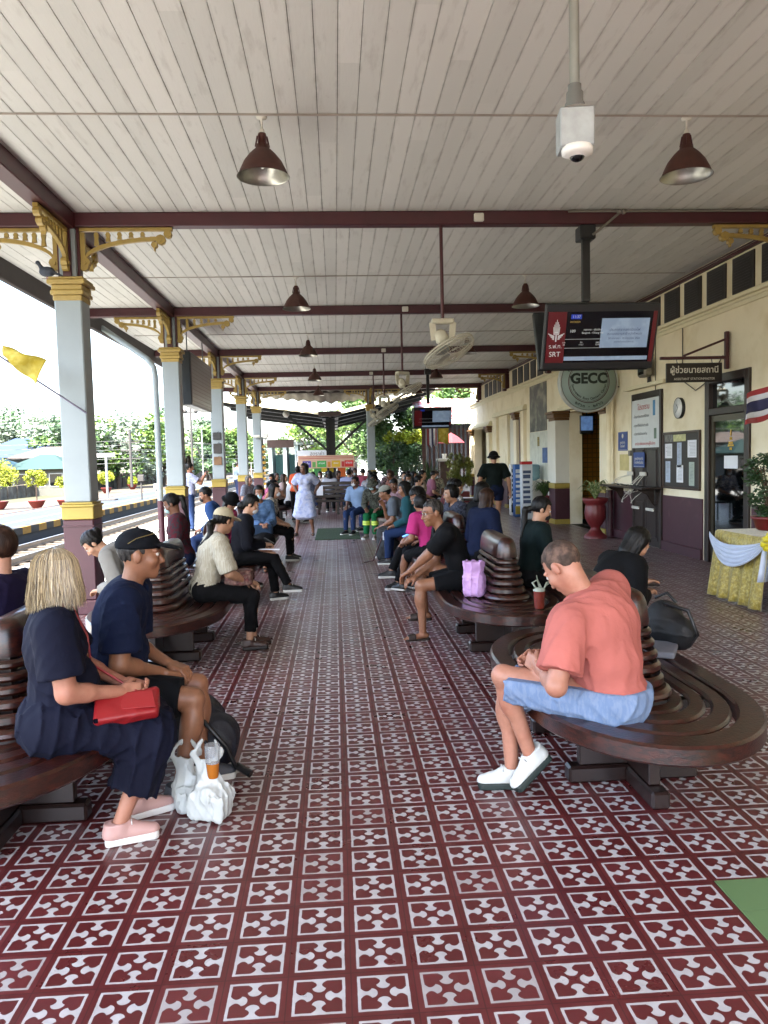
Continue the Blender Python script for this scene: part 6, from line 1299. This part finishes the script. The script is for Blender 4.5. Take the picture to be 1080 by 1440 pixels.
for i, (lab, x_, y_, h_, sx_, hr2, c_, rs) in enumerate(more):
    person(lab, x_, y_, h_, s=(.8 if 'child' in lab else .97), sex=sx_, lean=6+i % 4*4, head=(i*13 % 40-20, 8+i % 3*9, 0), skin=('light', 'tan', 'brown')[i % 3], hair=hr2, mask=(M_msk, None, M_mskw, M_mskb)[i % 4], res=rs, top=dict(m=clothm('extra%d' % i, c_, ('c8c4bc', None, '2a2c30')[i % 3], c2s=35), sleeve=(.8, 1)[i % 2], e=.02), bot=dict(t='trousers', m=(C_black, C_jeans, C_navyt)[i % 3]))
# --- bags on the floor, left front
M_pl = mat('white_plastic_film', 'c4cac8', .25, var=.05, vs=10, alpha=.86)
for c_, s_, sd_, lab in ((V3(-.62, 3.58, 0), 1.0, 1, 'fuller white plastic bag on the floor with a drink cup in its top'), (V3(-.745, 3.70, 0), .88, 4, 'smaller white plastic bag on the floor behind the fuller one')):
    q = F(.02); rb = np.random.default_rng(sd_)
    q.box(c_+V3(0, 0, .07*s_), np.array((.055, .035, .035))*s_, rotm((0, 0, 1), .3*sd_), .035, k=.03)
    for k_ in range(7): q.ell(c_+np.array((rb.uniform(-.06, .06), rb.uniform(-.045, .045), rb.uniform(.05, .15)))*s_, np.array((.05, .045, .05))*s_*rb.uniform(.8, 1.15), k=.022)
    q.cap(c_+V3(0, 0, .14*s_), c_+V3(-.01, 0, .25*s_), .078*s_, .034*s_, fx=V3(0, 1, 0), fl=1.5)
    for k_ in (-1, 1): h1 = c_+V3(-.01+.06*k_, .012*k_, .31*s_); q.cap(c_+V3(-.01+.02*k_, 0, .23*s_), h1, .028*s_, .016, fx=V3(0, 1, 0), fl=2.6); q.cap(h1, c_+V3(-.0+.03*k_, .0, .37*s_), .015, .011, fx=V3(0, 1, 0), fl=2)
    q.plane(c_+V3(0, 0, .004), V3(0, 0, -1)); q.disp = lambda P, sd_=sd_, c_=c_: folds((P-c_)*np.array((1.6, 1.6, .35)), 46, sd_)*.012+folds((P-c_)*np.array((1, 1, .8)), 80, sd_+2)*.005
    blobthing('plastic_bag', q, .005, M_pl, lab, 'plastic bag')
t = thing('iced_drink', 'clear cup of orange drink standing in the white bag', 'drink', (-.60, 3.56, .25)); m = MB(); m.lathe([(.022, -.05), (.026, -.04), (.031, .02)], n=18); m.build('drink', mat('orange_drink', 'a86420', .15, var=.1), t); m = MB(); m.lathe([(.032, .021), (.036, .10), (.034, .105)], n=18); m.build('cup', mat('clear_plastic', 'b5b9bc', .1, alpha=.45), t)
q = F(.04); q.ell(V3(-.78, 4.28, .2), (.14, .16, .19)); q.ell(V3(-.68, 4.16, .16), (.13, .12, .15)); q.ell(V3(-.86, 4.2, .3), (.1, .12, .12)); q.plane(V3(0, 0, .006), V3(0, 0, -1)); q.disp = lambda P: folds(P, 20, 8)*.014
bp = blobthing('navy_backpack', q, .01, mat('navy_nylon', '10141f', .55, bump=.3, bs=220), 'dark navy backpack slumped on the floor behind the white bags', 'backpack'); m = MB(); m.tube([(-.86, 4.1, .4), (-.72, 4.0, .33), (-.6, 4.0, .18), (-.56, 4.04, .05)], .013, 6); m.tube([(-.8, 4.1, .3), (-.7, 4.0, .2), (-.66, 4.0, .05)], .011, 6); m.tube([(-.56, 4.05, .06), (-.48, 4.0, .03)], .02, 6); m.build('strap', M_black, bp)
# ------------------------------------------------------------------ beyond the platforms (left)
def tree(nm, lab, loc, h, r, m, n=3500, sz=.16, seed=0, trunk=.3, grp=None, low=.35, cat='tree', flatz=.8):
    rr_ = random.Random(seed); t = thing(nm, lab, cat, loc, grp); q = MB(); pts = []; m2 = mat('bark_grey', '5a4c3e', .9, var=.2, vs=3)
    q.tube([(0, 0, -.1), (rr_.uniform(-.2, .2)*trunk*2, 0, h*.3), (rr_.uniform(-.4, .4)*trunk*2, .1, h*.6)], [trunk*.5, trunk*.4, trunk*.25], 8)
    cl = []
    for k_ in range(int(14+r*3)):
        a_ = rr_.uniform(0, 6.28); z_ = rr_.uniform(low, 1); rad_ = r*math.sin(min(1, (1-z_)*1.7+.25)*math.pi/2)*rr_.uniform(.25, .95); p = (rad_*math.cos(a_), rad_*math.sin(a_), h*(low*.6+(1-low*.6)*z_)*.93); cl.append(p)
        if k_ % 3 == 0: q.tube([(0, 0, h*.3), (p[0]*.5, p[1]*.5, p[2]*.75), p], [trunk*.22, trunk*.14, .02], 5)
    q.build('trunk', m2, t)
    q = MB(); mm = m if isinstance(m, (list, tuple)) else [m]
    for i_, p in enumerate(cl):
        q.mat(mm[i_ % len(mm)]); s_ = rr_.uniform(.7, 1.25)*r*.36; leaf_cloud(q, [p], int(n/len(cl)), sz, np.array([s_, s_, s_*flatz]), seed*100+i_)
    q.build('crown', None, t); return t
def leafm(n, c, c2): return mat('leaf_'+n, c, .6, var=.35, vs=.9, col2=c2, c2s=1.6)
LA = leafm('bright', '5f7f2c', '7a9440'); LB = leafm('mid', '4c6c30', '60803a'); LC = leafm('bluish', '4a6644', '5c7850'); LD = leafm('deep', '2f4a24', '3b5a2a'); LY = leafm('lime', '8fa010', 'b0b41e'); LH = leafm('hazy', '8a9a84', '9aaa92')  # LH is paler and greyer: distance haze put into the leaf colour
G1 = 'trees beyond the stone wall'
for i, (x_, y_, h_, r_, m_, lab) in enumerate((
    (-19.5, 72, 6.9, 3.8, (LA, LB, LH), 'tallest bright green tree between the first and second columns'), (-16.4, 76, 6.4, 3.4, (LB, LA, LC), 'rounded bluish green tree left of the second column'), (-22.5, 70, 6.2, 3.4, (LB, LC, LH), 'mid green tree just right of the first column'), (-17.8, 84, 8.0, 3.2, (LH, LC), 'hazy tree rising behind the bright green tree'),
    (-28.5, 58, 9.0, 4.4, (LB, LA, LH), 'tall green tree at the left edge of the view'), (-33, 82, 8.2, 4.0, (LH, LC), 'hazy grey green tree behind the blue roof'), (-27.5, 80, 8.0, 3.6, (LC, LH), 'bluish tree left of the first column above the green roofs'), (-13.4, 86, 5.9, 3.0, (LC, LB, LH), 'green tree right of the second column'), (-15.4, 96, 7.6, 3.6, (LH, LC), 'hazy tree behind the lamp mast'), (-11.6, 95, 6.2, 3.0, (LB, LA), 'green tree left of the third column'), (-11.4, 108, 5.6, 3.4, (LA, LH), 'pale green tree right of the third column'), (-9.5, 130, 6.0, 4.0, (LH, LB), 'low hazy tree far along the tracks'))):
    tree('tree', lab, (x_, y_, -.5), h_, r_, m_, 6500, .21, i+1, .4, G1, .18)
SW = mat('rubble_stone', '4e453a', .95, var=.35, vs=1.6, bump=.8, bs=3, col2='5c584c', c2s=2.5)
q = MB()
for i in range(70): x0 = -22.8+.085*i if i < 60 else -17.7; y0 = 40+i*1.4; q.box(-23.2+.075*i, -22.7+.075*i, y0, y0+1.41, -.7, .42+.03*math.sin(i*1.7)+(.45 if i > 14 else 0))
tag(q.build('stone_wall', SW), 'long rubble stone wall beyond the far tracks', 'wall')
q = MB(); q.box(-26, -15.2, 20, 160, -.62, -.46); tag(q.build('grass_verge', mat('dry_grass', '3a3c1c', .95, var=.3, vs=1.5, col2='46422a', c2s=1.2)), 'x', 'grass'); o = bpy.data.objects['grass_verge']; del o['label']; del o['category']; o['kind'] = 'structure'
pm = mat('red_clay_bowl', '6a2219', .6, var=.1)
for i, (x_, y_, r_, hh, lab) in enumerate(((-14.9, 40, .62, 1.2, 'round lime topiary in a red bowl, middle of the three left of the first column'), (-13.6, 40.3, .48, 1.05, 'smaller lime topiary in a red bowl nearest the first column'), (-16.7, 40, 1.15, 1.35, 'big lime topiary in a red bowl at the left edge'), (-17.2, 60, .7, .8, 'yellow green shrub just right of the first column'), (-17.3, 68, .5, .5, 'small lime bush on the verge by the wall'))):
    t = thing('topiary', lab, 'topiary', (x_, y_, -.42), 'lime topiaries on the verge'); q = MB(); q.lathe([(.16, 0), (.3, .18), (.4, .38), (.43, .42), (.38, .42)], n=20); q.build('bowl', pm, t)
    q = MB(); q.tube([(0, 0, .3), (.02, 0, hh)], .035, 6); q.build('stem', mat('bark_grey', '5a4c3e', .9), t); q = MB(); pts = []; random.seed(i+40)
    for k_ in range(16): a_ = random.uniform(0, 6.28); e_ = random.uniform(-.8, 1.2); pts.append((r_*.62*math.cos(a_)*math.cos(e_), r_*.62*math.sin(a_)*math.cos(e_), hh+r_*.45+r_*.55*math.sin(e_)))
    q.mat(LY); leaf_cloud(q, pts, 2200, .05, r_*.36, i+9); q.build('crown', LY, t)
def house(lab, x, y, w_, d_, hw, hr_, rc, wc, z0=-.5, win=True):
    t = thing('house', lab, 'house', (x, y, z0), 'houses beyond the stone wall'); q = MB(); q.box(-w_/2, w_/2, -d_/2, d_/2, 0, hw); q.build('wall', wc, t)
    o_ = .6; e = hw; q = MB(); vs = [(-w_/2-o_, -d_/2-o_, e), (w_/2+o_, -d_/2-o_, e), (w_/2+o_, d_/2+o_, e), (-w_/2-o_, d_/2+o_, e), (-w_/2+d_*.35, 0, e+hr_), (w_/2-d_*.35, 0, e+hr_)]
    q.add(vs, [(0, 1, 5, 4), (1, 2, 5), (2, 3, 4, 5), (3, 0, 4), (0, 3, 2, 1)]); q.build('roof', rc, t)
    if win:
        for k_ in range(3):
            xx = -w_/2+w_*(k_+.5)/3; q = MB(); q.box(xx-.5, xx+.5, -d_/2-.03, -d_/2-.002, hw*.35, hw*.35+1.0); f_ = q.build('window', mat('house_frame', 'a8a8a0', .7), t); q = MB(); q.box(xx-.43, xx+.43, -d_/2-.04, -d_/2-.031, hw*.35+.07, hw*.35+.93); q.build('pane', M_glass, f_)
    return t
M_hw = mat('house_plaster', '55554e', .8, var=.08)
def roofm(n, c): return mat('roof_'+n, c, .6, var=.12, vs=2, stretch=(12, 1, 1))
house('house with a blue ridged roof above the green roofs', -26.5, 70, 6.4, 6, 3.0, 1.7, roofm('blue', '1a2c50'), M_hw); house('low house with a pale turquoise roof at the left edge', -26.5, 60, 4.6, 4, 2.2, 1.0, roofm('turquoise', '1f4244'), M_hw); house('long low building with a dark green roof beside the first column', -21.6, 60.5, 3.8, 4, 2.0, 1.1, roofm('green', '16322a'), M_hw); house('small house with pale rusty roof behind the green roofed building', -23.0, 66, 4.4, 4, 2.9, .9, roofm('pale_rust', '574c42'), M_hw)
t = thing('water_tower', 'small square tower with flat roof behind the blue roof', 'tower', (-25.0, 74, -.5)); q = MB(); q.box(-.9, .9, -.9, .9, 4.6, 5.6); q.build('tank', M_pw, t); q = MB(); q.box(-1.4, 1.4, -1.2, 1.2, 5.602, 5.8); q.build('roof', roofm('grey', '5a6a70'), t)
for sx in (-.8, .8):
    q = MB(); q.box(sx-.1, sx+.1, -.8, .8, 0, 4.598); q.build('leg', M_pw, t)
def post(nm, lab, cat, loc, H_, r_, m_, extra=None, grp=None):
    t = thing(nm, lab, cat, loc, grp); q = MB(); q.tube([(0, 0, 0), (0, 0, H_)], r_, 8); q.build('pole', m_, t)
    if extra: extra(t)
    return t
M_wp = mat('white_post_paint', '7a7c7c', .6); M_dp = mat('dark_pole', '3a3836', .8)
def ex(t):
    q = MB(); q.box(-.42, .42, -.02, .02, 2.15, 2.35); q.build('sign_board', M_wp, t); q = MB(); q.box(-.5, .4, -.3, .3, 0, .16, .02); q.build('footing', M_dp, t)
post('name_post', 'white T shaped sign post on the verge right of the first column', 'sign post', (-10.9, 38.2, -.1), 2.3, .06, M_wp, ex)
def ex(t):
    q = MB()
    for z_ in (2.1, 2.7, 3.3): q.box(-.7, .7, -.04, .04, z_, z_+.09)
    q.build('crossarm', M_dp, t)
post('utility_pole', 'dark utility pole with crossarms in front of the bright green trees', 'utility pole', (-15.3, 60, .0), 4.3, .11, M_dp, ex)
def ex(t):
    q = MB(); q.bar((-.35, 0, 4.95), (.35, 0, 4.95), .08, .1); q.blob((-.3, 0, 5.0), .13); q.blob((.3, 0, 5.0), .13); q.tube([(0, 0, 3.6), (1.4, 0, .2)], .02, 5); q.build('lamp_head', M_dp, t)
post('lamp_mast', 'tall thin lamp mast seen between the second and third columns', 'lamp post', (-8.05, 45, -.4), 5.9, .06, M_dp, ex)
post('thin_mast', 'thinner pale mast right beside the tall lamp mast', 'post', (-7.55, 45.5, -.4), 4.0, .04, M_wp)
for i, (x_, y_, H_, m_, l_) in enumerate(((-13.15, 40, 1.1, M_dp, 'dark track signal box right of the first column'), (-9.25, 38, 1.3, M_dp, 'dark point indicator left of the second column'), (-11.6, 36, .6, M_wp, 'short white marker post on the far ballast'), (-9.9, 44, .7, M_wp, 'short white twin marker near the point indicator'))):
    def ex(t, m_=m_, H_=H_): q = MB(); q.box(-.14, .14, -.1, .1, H_-.02, H_+.3, .02); q.build('indicator_head', m_, t)
    post('track_marker', l_, 'track marker', (x_, y_, -.42), H_, .04, m_, ex)
q = MB()
for k_ in range(6): q.tube([(-34, 62+k_*.15, 3.6-.35*k_), (-25, 61.5, 3.35-.35*k_), (-15.3, 60, 3.5-.33*k_), (-8, 75, 3.2-.3*k_)], .011, 4)
tag(q.build('overhead_wires', mat('wire_grey', '7a7a78', .6)), 'bundle of sagging overhead wires strung to the utility pole', 'wires')
def ex(t):
    for k_ in range(9): q = MB(); q.box(-.16, .16, -.1, .1, .2+k_*.27, .33+k_*.27); q.build('yellow_band', mat('kerb_yellow', 'b08a1c', .7), t)
    q = MB(); q.box(.25, 1.6, -.03, .03, 2.35, 2.75, .01); q.build('sign_panel', mat('brown_sign', '55403a', .6), t)
post('signal_post', 'yellow banded signal post with a brown plate at the end of the platform', 'signal', (-3.65, 40, 0), 2.9, .07, M_dp, ex)
t = thing('footbridge', 'pale grey shelter frame far along the tracks', 'shelter', (-3.4, 62, -.4)); q = MB(); q.box(-1.7, 1.9, -2, 2, 3.3, 3.55); q.build('roof', mat('shelter_roof', '6e7674', .7), t)
for sx in (-1.5, -.4, .5, 1.7):
    q = MB(); q.box(sx-.13, sx+.13, -1.8, 1.8, 0, 3.298); q.build('post', mat('shelter_grey', '7d8888', .7), t)
q = MB(); q.box(-1.6, 1.8, 1.85, 1.9, .4, 2.6); q.build('panel', mat('shelter_teal', '5f9a98', .5), t)
q = MB()
for k_ in range(16): q.bar((-9+k_*.8, 70, -.4), (-9+k_*.8, 70, 1.6), .05, .05)
for z_ in (.3, 1.0, 1.6): q.bar((-9, 70, z_), (3, 70, z_), .04, .04)
tag(q.build('far_railing', M_wp), 'pale railing across the far end of the tracks', 'railing')
t = thing('column_camera', 'pair of small white cameras on the farthest platform column', 'security camera', (-2.66, 29.2, 2.5)); q = MB(); q.box(-.3, -.05, -.25, -.1, .05, .14, .02); q.box(.05, .25, -.25, -.1, .03, .17, .02); q.build('camera_body', M_white, t); q = MB(); q.bar((-.2, -.12, .0), (.2, -.12, .0), .03, .04); q.bar((.15, -.12, 0), (.15, -.12, -.5), .03, .03); q.build('bracket', M_grey, t)
# ------------------------------------------------------------------ far end: butterfly canopy, stall, planting
t = thing('butterfly_canopy', 'dark ribbed V shaped canopy on a braced steel post beyond the hall', 'canopy', (-.15, 31.2, 0)); M_rib = mat('dark_ribbed_sheet', '1e1c1b', .6, var=.15, vs=1); M_stl = mat('dark_steel', '17181a', .45, metal=.3)
def wing(sg, W_, z0, z1, Y0, Y1, zd):
    q = MB(); n_ = 46; g_ = []
    for i in range(n_+1):
        f_ = i/n_; xx = sg*W_*f_; zz = z0+(z1-z0)*f_; g_.append([(xx, Y0, zz+.035*(i % 2)), (xx, Y1, zz-zd+.035*(i % 2))])
    q.sheet(g_, False); o = q.build('ribbed_sheet', M_rib, t); o.modifiers.new('t', 'SOLIDIFY').thickness = .02
wing(-1, 4.6, 3.50, 4.15, 0, 15, .0); wing(1, 4.3, 3.50, 4.45, 0, 15, .0)
for sg, W_, z1 in ((-1, 4.6, 4.15), (1, 4.3, 4.45)):
    q = MB(); q.bar((sg*.25, -.06, 3.50), (sg*W_, -.06, z1+.0), .05, .13); q.build('fascia', mat('cream_trim', 'ddd9c0'), t)
    for yy in (1.2, 4.5, 8, 11.5):
        q = MB(); q.bar((sg*.05, yy, 3.42), (sg*W_*.97, yy, z1-.1), .1, .14); q.build('rafter', M_stl, t)
    q = MB(); q.bar((sg*.06, 2.0, 2.0), (sg*1.95, 2.0, 3.72), .1, .1); q.build('brace', M_stl, t)
for yy in (2.0, 9.0):
    q = MB()
    for xx in (-.14, .14): q.box(xx-.05, xx+.05, yy-.12, yy+.12, .002, 3.5)
    q.box(-.09, .09, yy-.03, yy+.03, .002, 3.5); q.build('post', M_stl, t)
q = MB(); q.box(-.35, .35, -.15, 15, 3.44, 3.52); q.box(-.45, .45, -.2, .0, 3.40, 3.58, .02); q.build('gutter', mat('gutter_brown', '3a2a22', .6), t)
q = MB(); q.blob((-1.75, .6, 3.55), .14); tag(q.build('globe_lamp', mat('globe_white', 'b0aca4', .3), None, (-.15, 31.2, 0)), 'round white globe lamp under the dark canopy', 'lamp')
t = thing('end_awning', 'sunlit corrugated awning sheet sloping down at the far end of the ceiling', 'awning', (0, 29.9, 4.5)); q = MB(); g_ = []
for i in range(91): xx = -3.4+i*.082; g_.append([(xx, 0, -.02+.04*math.sin(i*1.2)), (xx, 1.0, -.30+.04*math.sin(i*1.2)-.32*max(0, 1-abs(xx+.1)/3.2))])
q.sheet(g_); o = q.build('corrugated_sheet', mat('old_zinc', '7f7a70', .6, metal=.2, var=.25, vs=3), t); o.modifiers.new('t', 'SOLIDIFY').thickness = .01
q = MB(); q.box(-3.5, 4.2, .35, .42, -.27, -.19); q.box(-3.5, 4.2, -.1, -.04, -.1, .02); q.build('purlin', M_dkwood, t)
# stall sign boards
t = thing('stall_board', 'long stall board with purple, green, yellow and red panels over the far crowd', 'sign board', (-.35, 32.0, 1.7)); q = MB(); q.box(-1.15, 1.15, 0, .04, -.36, .16, .01); b_ = q.build('board', mat('peach_board', 'c9a890', .6, var=.05), t)
for i, (x0, x1, c_, s_) in enumerate(((-.85, -.55, '4a3f96', 'น้ำดื่ม'), (-.5, -.38, '5f9a4c', ''), (-.33, .0, '3f9a4a', 'กาแฟ'), (.05, .15, 'c08030', ''), (.2, .5, 'c9a41c', 'ขนม'), (.55, .65, 'b03030', ''), (.66, .97, 'c02a26', 'อาหาร'))):
    q = MB(); x0 *= 1.13; x1 *= 1.13; q.box(x0, x1, -.012, -.002, -.32, -.06 if s_ else -.1); o = q.build('menu_panel', mat('menu_%d' % i, c_, .5, var=.1), b_)
    if s_: text('lettering', s_, .11, M_paper, o, ((x0+x1)/2, -.014, -.16), (1, 0, 0), UP, ext=.0005)
q = MB(); q.box(-1.1, 1.1, -.01, -.002, .03, .05); q.box(-1.1, 1.1, -.01, -.002, .1, .115); q.build('red_line', M_red, b_)
for sx in (-.95, .97):
    q = MB(); q.box(sx-.03, sx+.03, .045, .1, -1.7, .16); q.build('post', M_stl, t)
t = thing('white_sign_board', 'plain white board with dark lettering behind the coloured stall board', 'sign board', (-.85, 33.6, 1.7)); q = MB(); q.box(-.75, .75, 0, .04, -.1, .4, .01); b_ = q.build('board', M_paper, t); text('lettering', 'อัตราค่า', .2, M_black, b_, (.1, -.004, .24), (1, 0, 0), UP, ext=.0005)
for sx in (-.75, .7):
    q = MB(); q.box(sx-.03, sx+.03, .045, .1, -1.7, .38); q.build('post', M_stl, t)
for i, (x0, x1, z0, z1, c_, l_) in enumerate(((-.6, -.05, 1.15, 1.62, 'c9b41c', 'yellow box on the stall counter'), (-.9, -.55, 1.0, 1.4, '2f7a3c', 'green crate left of the yellow box'), (.1, .45, .95, 1.35, 'c9601c', 'orange box in the middle of the stall counter'), (.6, .95, 1.0, 1.55, 'b0a8a4', 'pale box at the right end of the stall counter'))):
    q = MB(); q.box(x0, x1, 33.15, 33.5, z0, z1, .02); tag(q.build('stall_box', mat('stallbox_%d' % i, c_, .6, var=.12)), l_, 'box')
t = thing('stall_counter', 'dark stall counter under the coloured board', 'counter', (0, 33.4, 0)); q = MB(); q.box(-1.0, 1.0, -.3, .3, .002, .94, .01); q.build('front', mat('counter_brown', '4a3630', .7), t)
G2 = 'trees beyond the far end of the hall'
for i, (x_, y_, h_, r_, m_, lab) in enumerate(((1.3, 50, 6.0, 2.6, (LA, LB), 'bright sunlit tree right of the canopy post'), (-1.6, 60, 5.2, 2.8, (LA, LB, LD), 'green tree left of the canopy post far off'), (3.6, 46, 5.2, 2.4, (LB, LD), 'dark green tree beyond the mid-hall column'), (6.8, 44, 6.5, 3.0, (LB, LA), 'green tree above the red and white roof'), (.0, 68, 6.4, 3.6, (LH, LB), 'hazy tree behind the canopy post'), (9.5, 60, 9.0, 4.0, (LB, LA), 'tall tree far to the right behind the roofs'))):
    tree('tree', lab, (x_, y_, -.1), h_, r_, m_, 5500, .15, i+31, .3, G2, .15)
t = thing('hedge', 'clipped hedge with bright lime top beyond the hall', 'hedge', (4.9, 42, 0)); q = MB().mat(LD); random.seed(3); pts = [(random.uniform(-2.2, 2.2), random.uniform(-.5, .5), random.uniform(.2, 2.4)) for k_ in range(120)]; leaf_cloud(q, pts, 7000, .09, .32, 8); q.mat(LY); pts = [(random.uniform(-2.2, 2.2), random.uniform(-.5, .5), random.uniform(2.6, 3.0)) for k_ in range(60)]; leaf_cloud(q, pts, 4200, .08, .26, 9); q.build('foliage', None, t)
q = MB(); [q.tube([(x_, 0, 0), (x_+.1, 0, 2.6)], .05, 5) for x_ in (-1.8, -.6, .6, 1.8)]; q.build('stem', mat('bark_grey', '5a4c3e', .9), t)
t = thing('slatted_pavilion', 'dark slatted pavilion with a red and white tiled roof right of the far display', 'building', (6.6, 36.5, 0)); M_slat = mat('dark_slat', '23262a', .6, var=.1)
q = MB()
for k_ in range(22): q.box(-2.3+k_*.2, -2.3+k_*.2+.09, 0, .06, .3, 3.2)
q.box(-2.35, 2.2, .062, .1, 0.002, .3); q.box(-2.35, 2.2, .062, .1, 3.0, 3.2); q.build('slat_wall', M_slat, t); q = MB(); q.box(-2.35, 2.2, 1.4, 1.5, 0.002, 3.2); q.build('inner_wall', mat('brick_brown', '4c3028', .8, var=.2), t)
q = MB(); g_ = [[(xx*.25-2.8, yy*.5-1.0, 3.35+yy*.22+.03*(xx % 2)) for yy in range(6)] for xx in range(24)]; q.sheet(g_, False); o = q.build('roof', mat('red_white_tile', '8a3a34', .6, var=.1, col2='a8a09c', c2s=5, c2lo=.47, c2hi=.53), t); o.modifiers.new('t', 'SOLIDIFY').thickness = .04
q = MB(); q.box(-2.8, 3, -1.05, -.98, 3.2, 3.36); q.build('fascia', M_pw, t)
t = thing('brick_planter_pillar', 'brown pillar with pale cap and a white cup on top at the far end', 'pillar', (4.35, 31.0, 0)); q = MB(); q.box(-.2, .2, -.2, .2, .002, 1.5, .01); q.build('shaft', mat('brown_stone', '5c463a', .7, var=.25, vs=6), t); q = MB(); q.box(-.27, .27, -.27, .27, 1.502, 1.62, .01); q.build('cap', M_pw, t)
q = MB(); q.lathe([(.07, 0), (.1, .18), (.09, .18)], (4.35, 31.0, 1.625), 14); tag(q.build('white_cup', M_white), 'white cup standing on the brown pillar', 'cup')
def pflag(lab, x, y, z, m_, pole_z):
    t = thing('hanging_flag', lab, 'flag', (x, y, 0)); q = MB(); q.tube([(0, 0, .002), (0, 0, z+.1)], .025, 8); q.build('pole', M_wp, t)
    for j, mm in enumerate(m_):
        w_ = .42/len(m_); q = MB(); q.sheet([[(.03+w_*(j+u/4), .04*math.sin((w_*j+w_*u/4)*22), z-.02-v*.16-.03*u) for v in range(6)] for u in range(5)]); o = q.build('cloth_stripe', mm, t); o.modifiers.new('t', 'SOLIDIFY').thickness = .003
pflag('drooping red white and navy flag below the far display', 3.6, 30.6, 3.0, [Fr, Fw, Fb, Fw, Fr], 0); pflag('drooping yellow flag right of the far display', 3.98, 30.2, 3.1, [mat('flag_yellow', 'b3a02a', .6)], 0)
t = thing('market_umbrella', 'dark red umbrella folded low beside the slatted pavilion', 'umbrella', (5.2, 34.8, 0)); q = MB(); q.lathe([(.02, 2.75), (.35, 2.55), (.62, 2.3), (.6, 2.29)], n=8, smooth=False); q.build('canopy', mat('dark_red_cloth', '6b1f26', .8), t); q = MB(); q.tube([(0, 0, .002), (0, 0, 2.75)], .03, 8); q.build('pole', M_wp, t)
t = thing('bamboo_pot', 'leafy pale bamboo in a box by the hall end', 'potted plant', (4.55, 28.6, 0)); q = MB(); q.box(-.35, .35, -.25, .25, .002, .4, .02); q.build('pot', M_terr, t); q = MB(); random.seed(8)
pts = [(random.uniform(-.4, .4), random.uniform(-.2, .2), random.uniform(.6, 1.7)) for k_ in range(40)]; leaf_cloud(q, pts, 1500, .07, .14, 17, 1.5); q.build('foliage', leafm('bamboo', '7f8a34', '96984a'), t)
for i, (x_, y_, m_, l_) in enumerate(((2.75, 27.2, LC, 'dark spiky plant in front of the brown pillar'), (3.45, 28.2, LB, 'spiky green plant right of the brown pillar'), (2.35, 25.4, LD, 'low dark leafy plant behind the far seats'), (3.0, 24.6, LD, 'leafy plant with white flecks among the far seats'))):
    t = thing('spiky_plant', l_, 'potted plant', (x_, y_, 0), 'potted plants at the far end'); q = MB(); q.lathe([(.16, .002), (.24, .42), (.22, .42)], n=16); q.build('pot', M_terr, t); q = MB(); random.seed(i+60)
    for k_ in range(40):
        a_ = random.uniform(0, 6.28); R_ = random.uniform(.15, .55); H_ = random.uniform(.5, 1.25); e = Vector((math.cos(a_), math.sin(a_), 0)); s_ = Vector((-e.y, e.x, 0)); g_ = []
        for j in range(6): f_ = j/5; w_ = .035*math.sin((f_*.8+.2)*math.pi)+.002; p = e*R_*f_*f_+Vector((0, 0, .42+H_*f_)); g_.append([p-s_*w_, p+s_*w_])
        q.sheet(g_, False)
    q.build('leaves', m_, t)
t = thing('potting_table', 'low dark table with plants at the wall end', 'table', (3.35, 19.7, 0)); q = MB(); q.box(-.75, .45, -.3, .3, .55, .62, .01); q.build('tabletop', M_benchd, t)
for sx in (-.68, .38):
    q = MB(); q.box(sx-.04, sx+.04, -.25, .25, .002, .548); q.build('leg', M_benchd, t)
